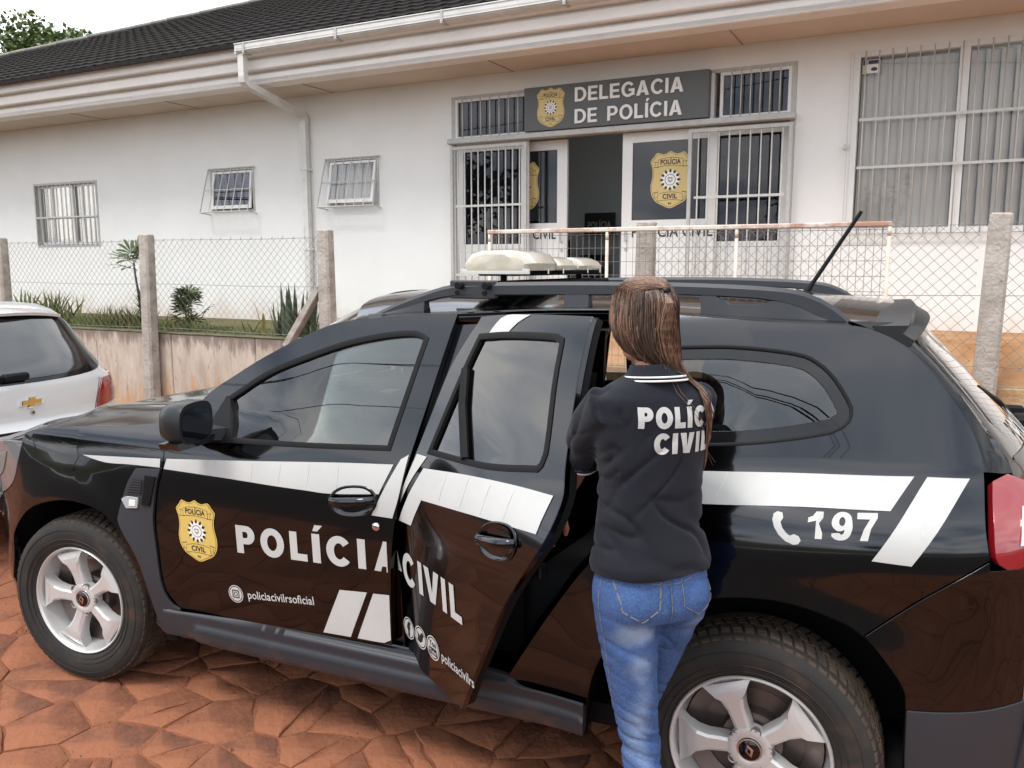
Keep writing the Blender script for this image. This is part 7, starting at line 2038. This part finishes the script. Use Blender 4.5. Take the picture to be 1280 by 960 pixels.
# hair
M['hair'] = mat('brown_hair', (.105, .066, .050), rough=.40, spec=.45, var=.6, vscale=26, var2=(.036, .022, .017), stretch=(1, 1, .12))
M['hair2'] = mat('light_brown_hair', (.27, .15, .095), rough=.40, spec=.45, var=.45, vscale=30, var2=(.13, .065, .042), stretch=(1, 1, .12))
hm = MB(); rings = []
HR = [(1.672, .016, .020, .0, .0), (1.668, .034, .042, 0, 0), (1.658, .050, .062, 0, 0), (1.638, .064, .079, 0, 0), (1.608, .0705, .0875, 0, 0), (1.570, .0715, .088, 0, .0), (1.535, .070, .083, .004, -.004), (1.505, .063, .072, .012, -.012), (1.48, .050, .055, .024, -.022), (1.458, .030, .034, .036, -.036)]
for (z, a, b_, cx, cy) in HR:
    ring = []
    for i in range(25):
        q = math.pi*1.5+(i/24-.5)*2*R(128 if z < 1.64 else 172)
        ring.append((HC.x+cx+a*math.cos(q), HC.y+cy+b_*math.sin(q), z))
    ring += [(HC.x+cx+(p[0]-HC.x-cx)*.88, HC.y+cy+(p[1]-HC.y-cy)*.88, z) for p in reversed(ring)]
    rings.append(ring)
hm.rings(rings); hair = hm.build('hair', M['hair'], person, True)
def hsurf(q, z, lift=0):
    a = tab(-z, [-r[0] for r in HR], [r[1] for r in HR]); b_ = tab(-z, [-r[0] for r in HR], [r[2] for r in HR]); cx = tab(-z, [-r[0] for r in HR], [r[3] for r in HR]); cy = tab(-z, [-r[0] for r in HR], [r[4] for r in HR])
    return Vector((HC.x+cx+(a+lift)*math.cos(q), HC.y+cy+(b_+lift)*math.sin(q), z))
def capscale(n_):
    lo, hi = .2, 3.0
    for _ in range(16):
        m_ = (lo+hi)/2; P_ = HC+n_*m_
        if P_.z > 1.6715: hi = m_; continue
        a = tab(-P_.z, [-q[0] for q in HR], [q[1] for q in HR]); b_ = tab(-P_.z, [-q[0] for q in HR], [q[2] for q in HR])
        if ((P_.x-HC.x)/max(a, .003))**2+((P_.y-HC.y)/max(b_, .003))**2 > 1: hi = m_
        else: lo = m_
    return lo
r = random.Random(12); sA, sB = MB(), MB()
tie = Vector((HC.x+.012, HC.y-.074, 1.644))
def strand(mb, pts, w): mb.tube(pts, [w*.7]+[w]*(len(pts)-2)+[w*.15], 3, cap=False)
for k in range(760):     # hair hanging at the sides and back
    q = math.pi*1.5+r.uniform(-1, 1)*R(124); z0 = r.uniform(1.615, 1.648) if abs(q-math.pi*1.5) < 1.5 else r.uniform(1.58, 1.64)
    l0 = r.uniform(.0, .006); zend = r.uniform(1.458, 1.485); pts = []
    for i in range(10):
        t = i/9; z = z0+(zend-z0)*t; pts.append(hsurf(q+.12*math.sin(t*3+k)*t*(.4), z, l0+.003*math.sin(t*7+k)))
    tgt = Vector((HC.x+.050+r.gauss(0, .010), HC.y-.078+r.gauss(0, .007), r.uniform(1.425, 1.455)))
    pts[-1] = pts[-1].lerp(tgt, .35); pts.append(tgt)
    strand(sB if r.random() < (.5 if q < math.pi*1.5-1.0 else .10) else sA, pts, r.uniform(.0011, .0019))
for k in range(950):     # hair drawn back to the clip
    q = r.uniform(-.15, math.pi+.15); z0 = r.uniform(1.60, 1.671); p0 = hsurf(q, z0, .001)
    pts = []
    for i in range(9):
        t = i/8; m_ = p0.lerp(tie, t); n_ = (m_-HC); L_ = math.sqrt((n_.x/.0700)**2+(n_.y/.0865)**2+(n_.z/.0985)**2)
        pts.append(HC+n_*capscale(n_)*(1.012+.02*r.random()))
    pts[-1] = tie+Vector((r.gauss(0, .004), 0, r.gauss(0, .003))); strand(sB if r.random() < .7 else sA, pts, r.uniform(.0012, .0021))
for k in range(210):     # tail below the clip
    q = math.pi*1.5+r.gauss(.18, .16); pts = [tie+Vector((r.gauss(0, .004), -.003, 0))]
    for i in range(1, 9): z = 1.635-(1.635-1.47)*i/8; pts.append(hsurf(math.pi*1.5+.10+(q-math.pi*1.5-.10)*min(1, i/4)**.7+.02*math.sin(i+k), z, .007+.006*r.random()))
    pts.append(Vector((HC.x+.056+r.gauss(0, .008), HC.y-.080, r.uniform(1.42, 1.45)))); strand(sB if r.random() < .75 else sA, pts, r.uniform(.0011, .0018))
for k in range(46):      # long wisps over the right shoulder blade
    x1 = .128+r.gauss(0, .007); zz = r.uniform(1.17, 1.34); pts = [hsurf(math.pi*1.5+r.uniform(.3, .9), 1.49, .004), Vector((HC.x+.060+r.gauss(0, .006), HC.y-.086, 1.445))]
    for i in range(1, 8):
        t = i/7; u = .064+(x1-.064)*t**.6+.004*math.sin(t*5+k); v = 1.44+(zz-1.44)*t
        h_ = back(u, v, .003+.004*r.random()); pts.append(Vector((h_[0], h_[1] if h_[1] < -.01 else -.06, h_[2])))
    strand(sB if r.random() < .6 else sA, pts, r.uniform(.0008, .0013))
for k in range(2):
    pts = [hsurf(math.pi*1.5-.35+.1*k, 1.48, .004)]
    for i in range(1, 9): t = i/8; h_ = back(.0+.10*t+.012*k, 1.42-.12*t, .004); pts.append(Vector(h_))
    strand(sB, pts, .0006)
for k in range(70):      # flyaways round the outline
    q = math.pi*1.5+r.uniform(-1, 1)*R(120); z0 = r.uniform(1.50, 1.665); p0 = hsurf(q, z0, .001); d_ = (p0-HC).normalized(); l_ = r.uniform(.02, .06)
    pts = [p0+(d_*r.uniform(.10, .22)*t+Vector((r.gauss(0, .08), r.gauss(0, .08), -.8))*t*t*.6)*l_/.3*.5 for t in (0, .25, .5, .75, 1.0)]
    strand(sB, pts, .00035)
tag(sA.build('hair_strands', M['hair'], hair), kind='stuff'); tag(sB.build('hair_highlights', M['hair2'], hair), kind='stuff')
mb = MB(); ball(mb, tie+Vector((0, -.006, 0)), (.011, .008, .008), 8); ball(mb, tie+Vector((.002, -.012, .004)), (.005, .004, .006), 6); mb.build('hair_tie', M['ink'], hair, True)
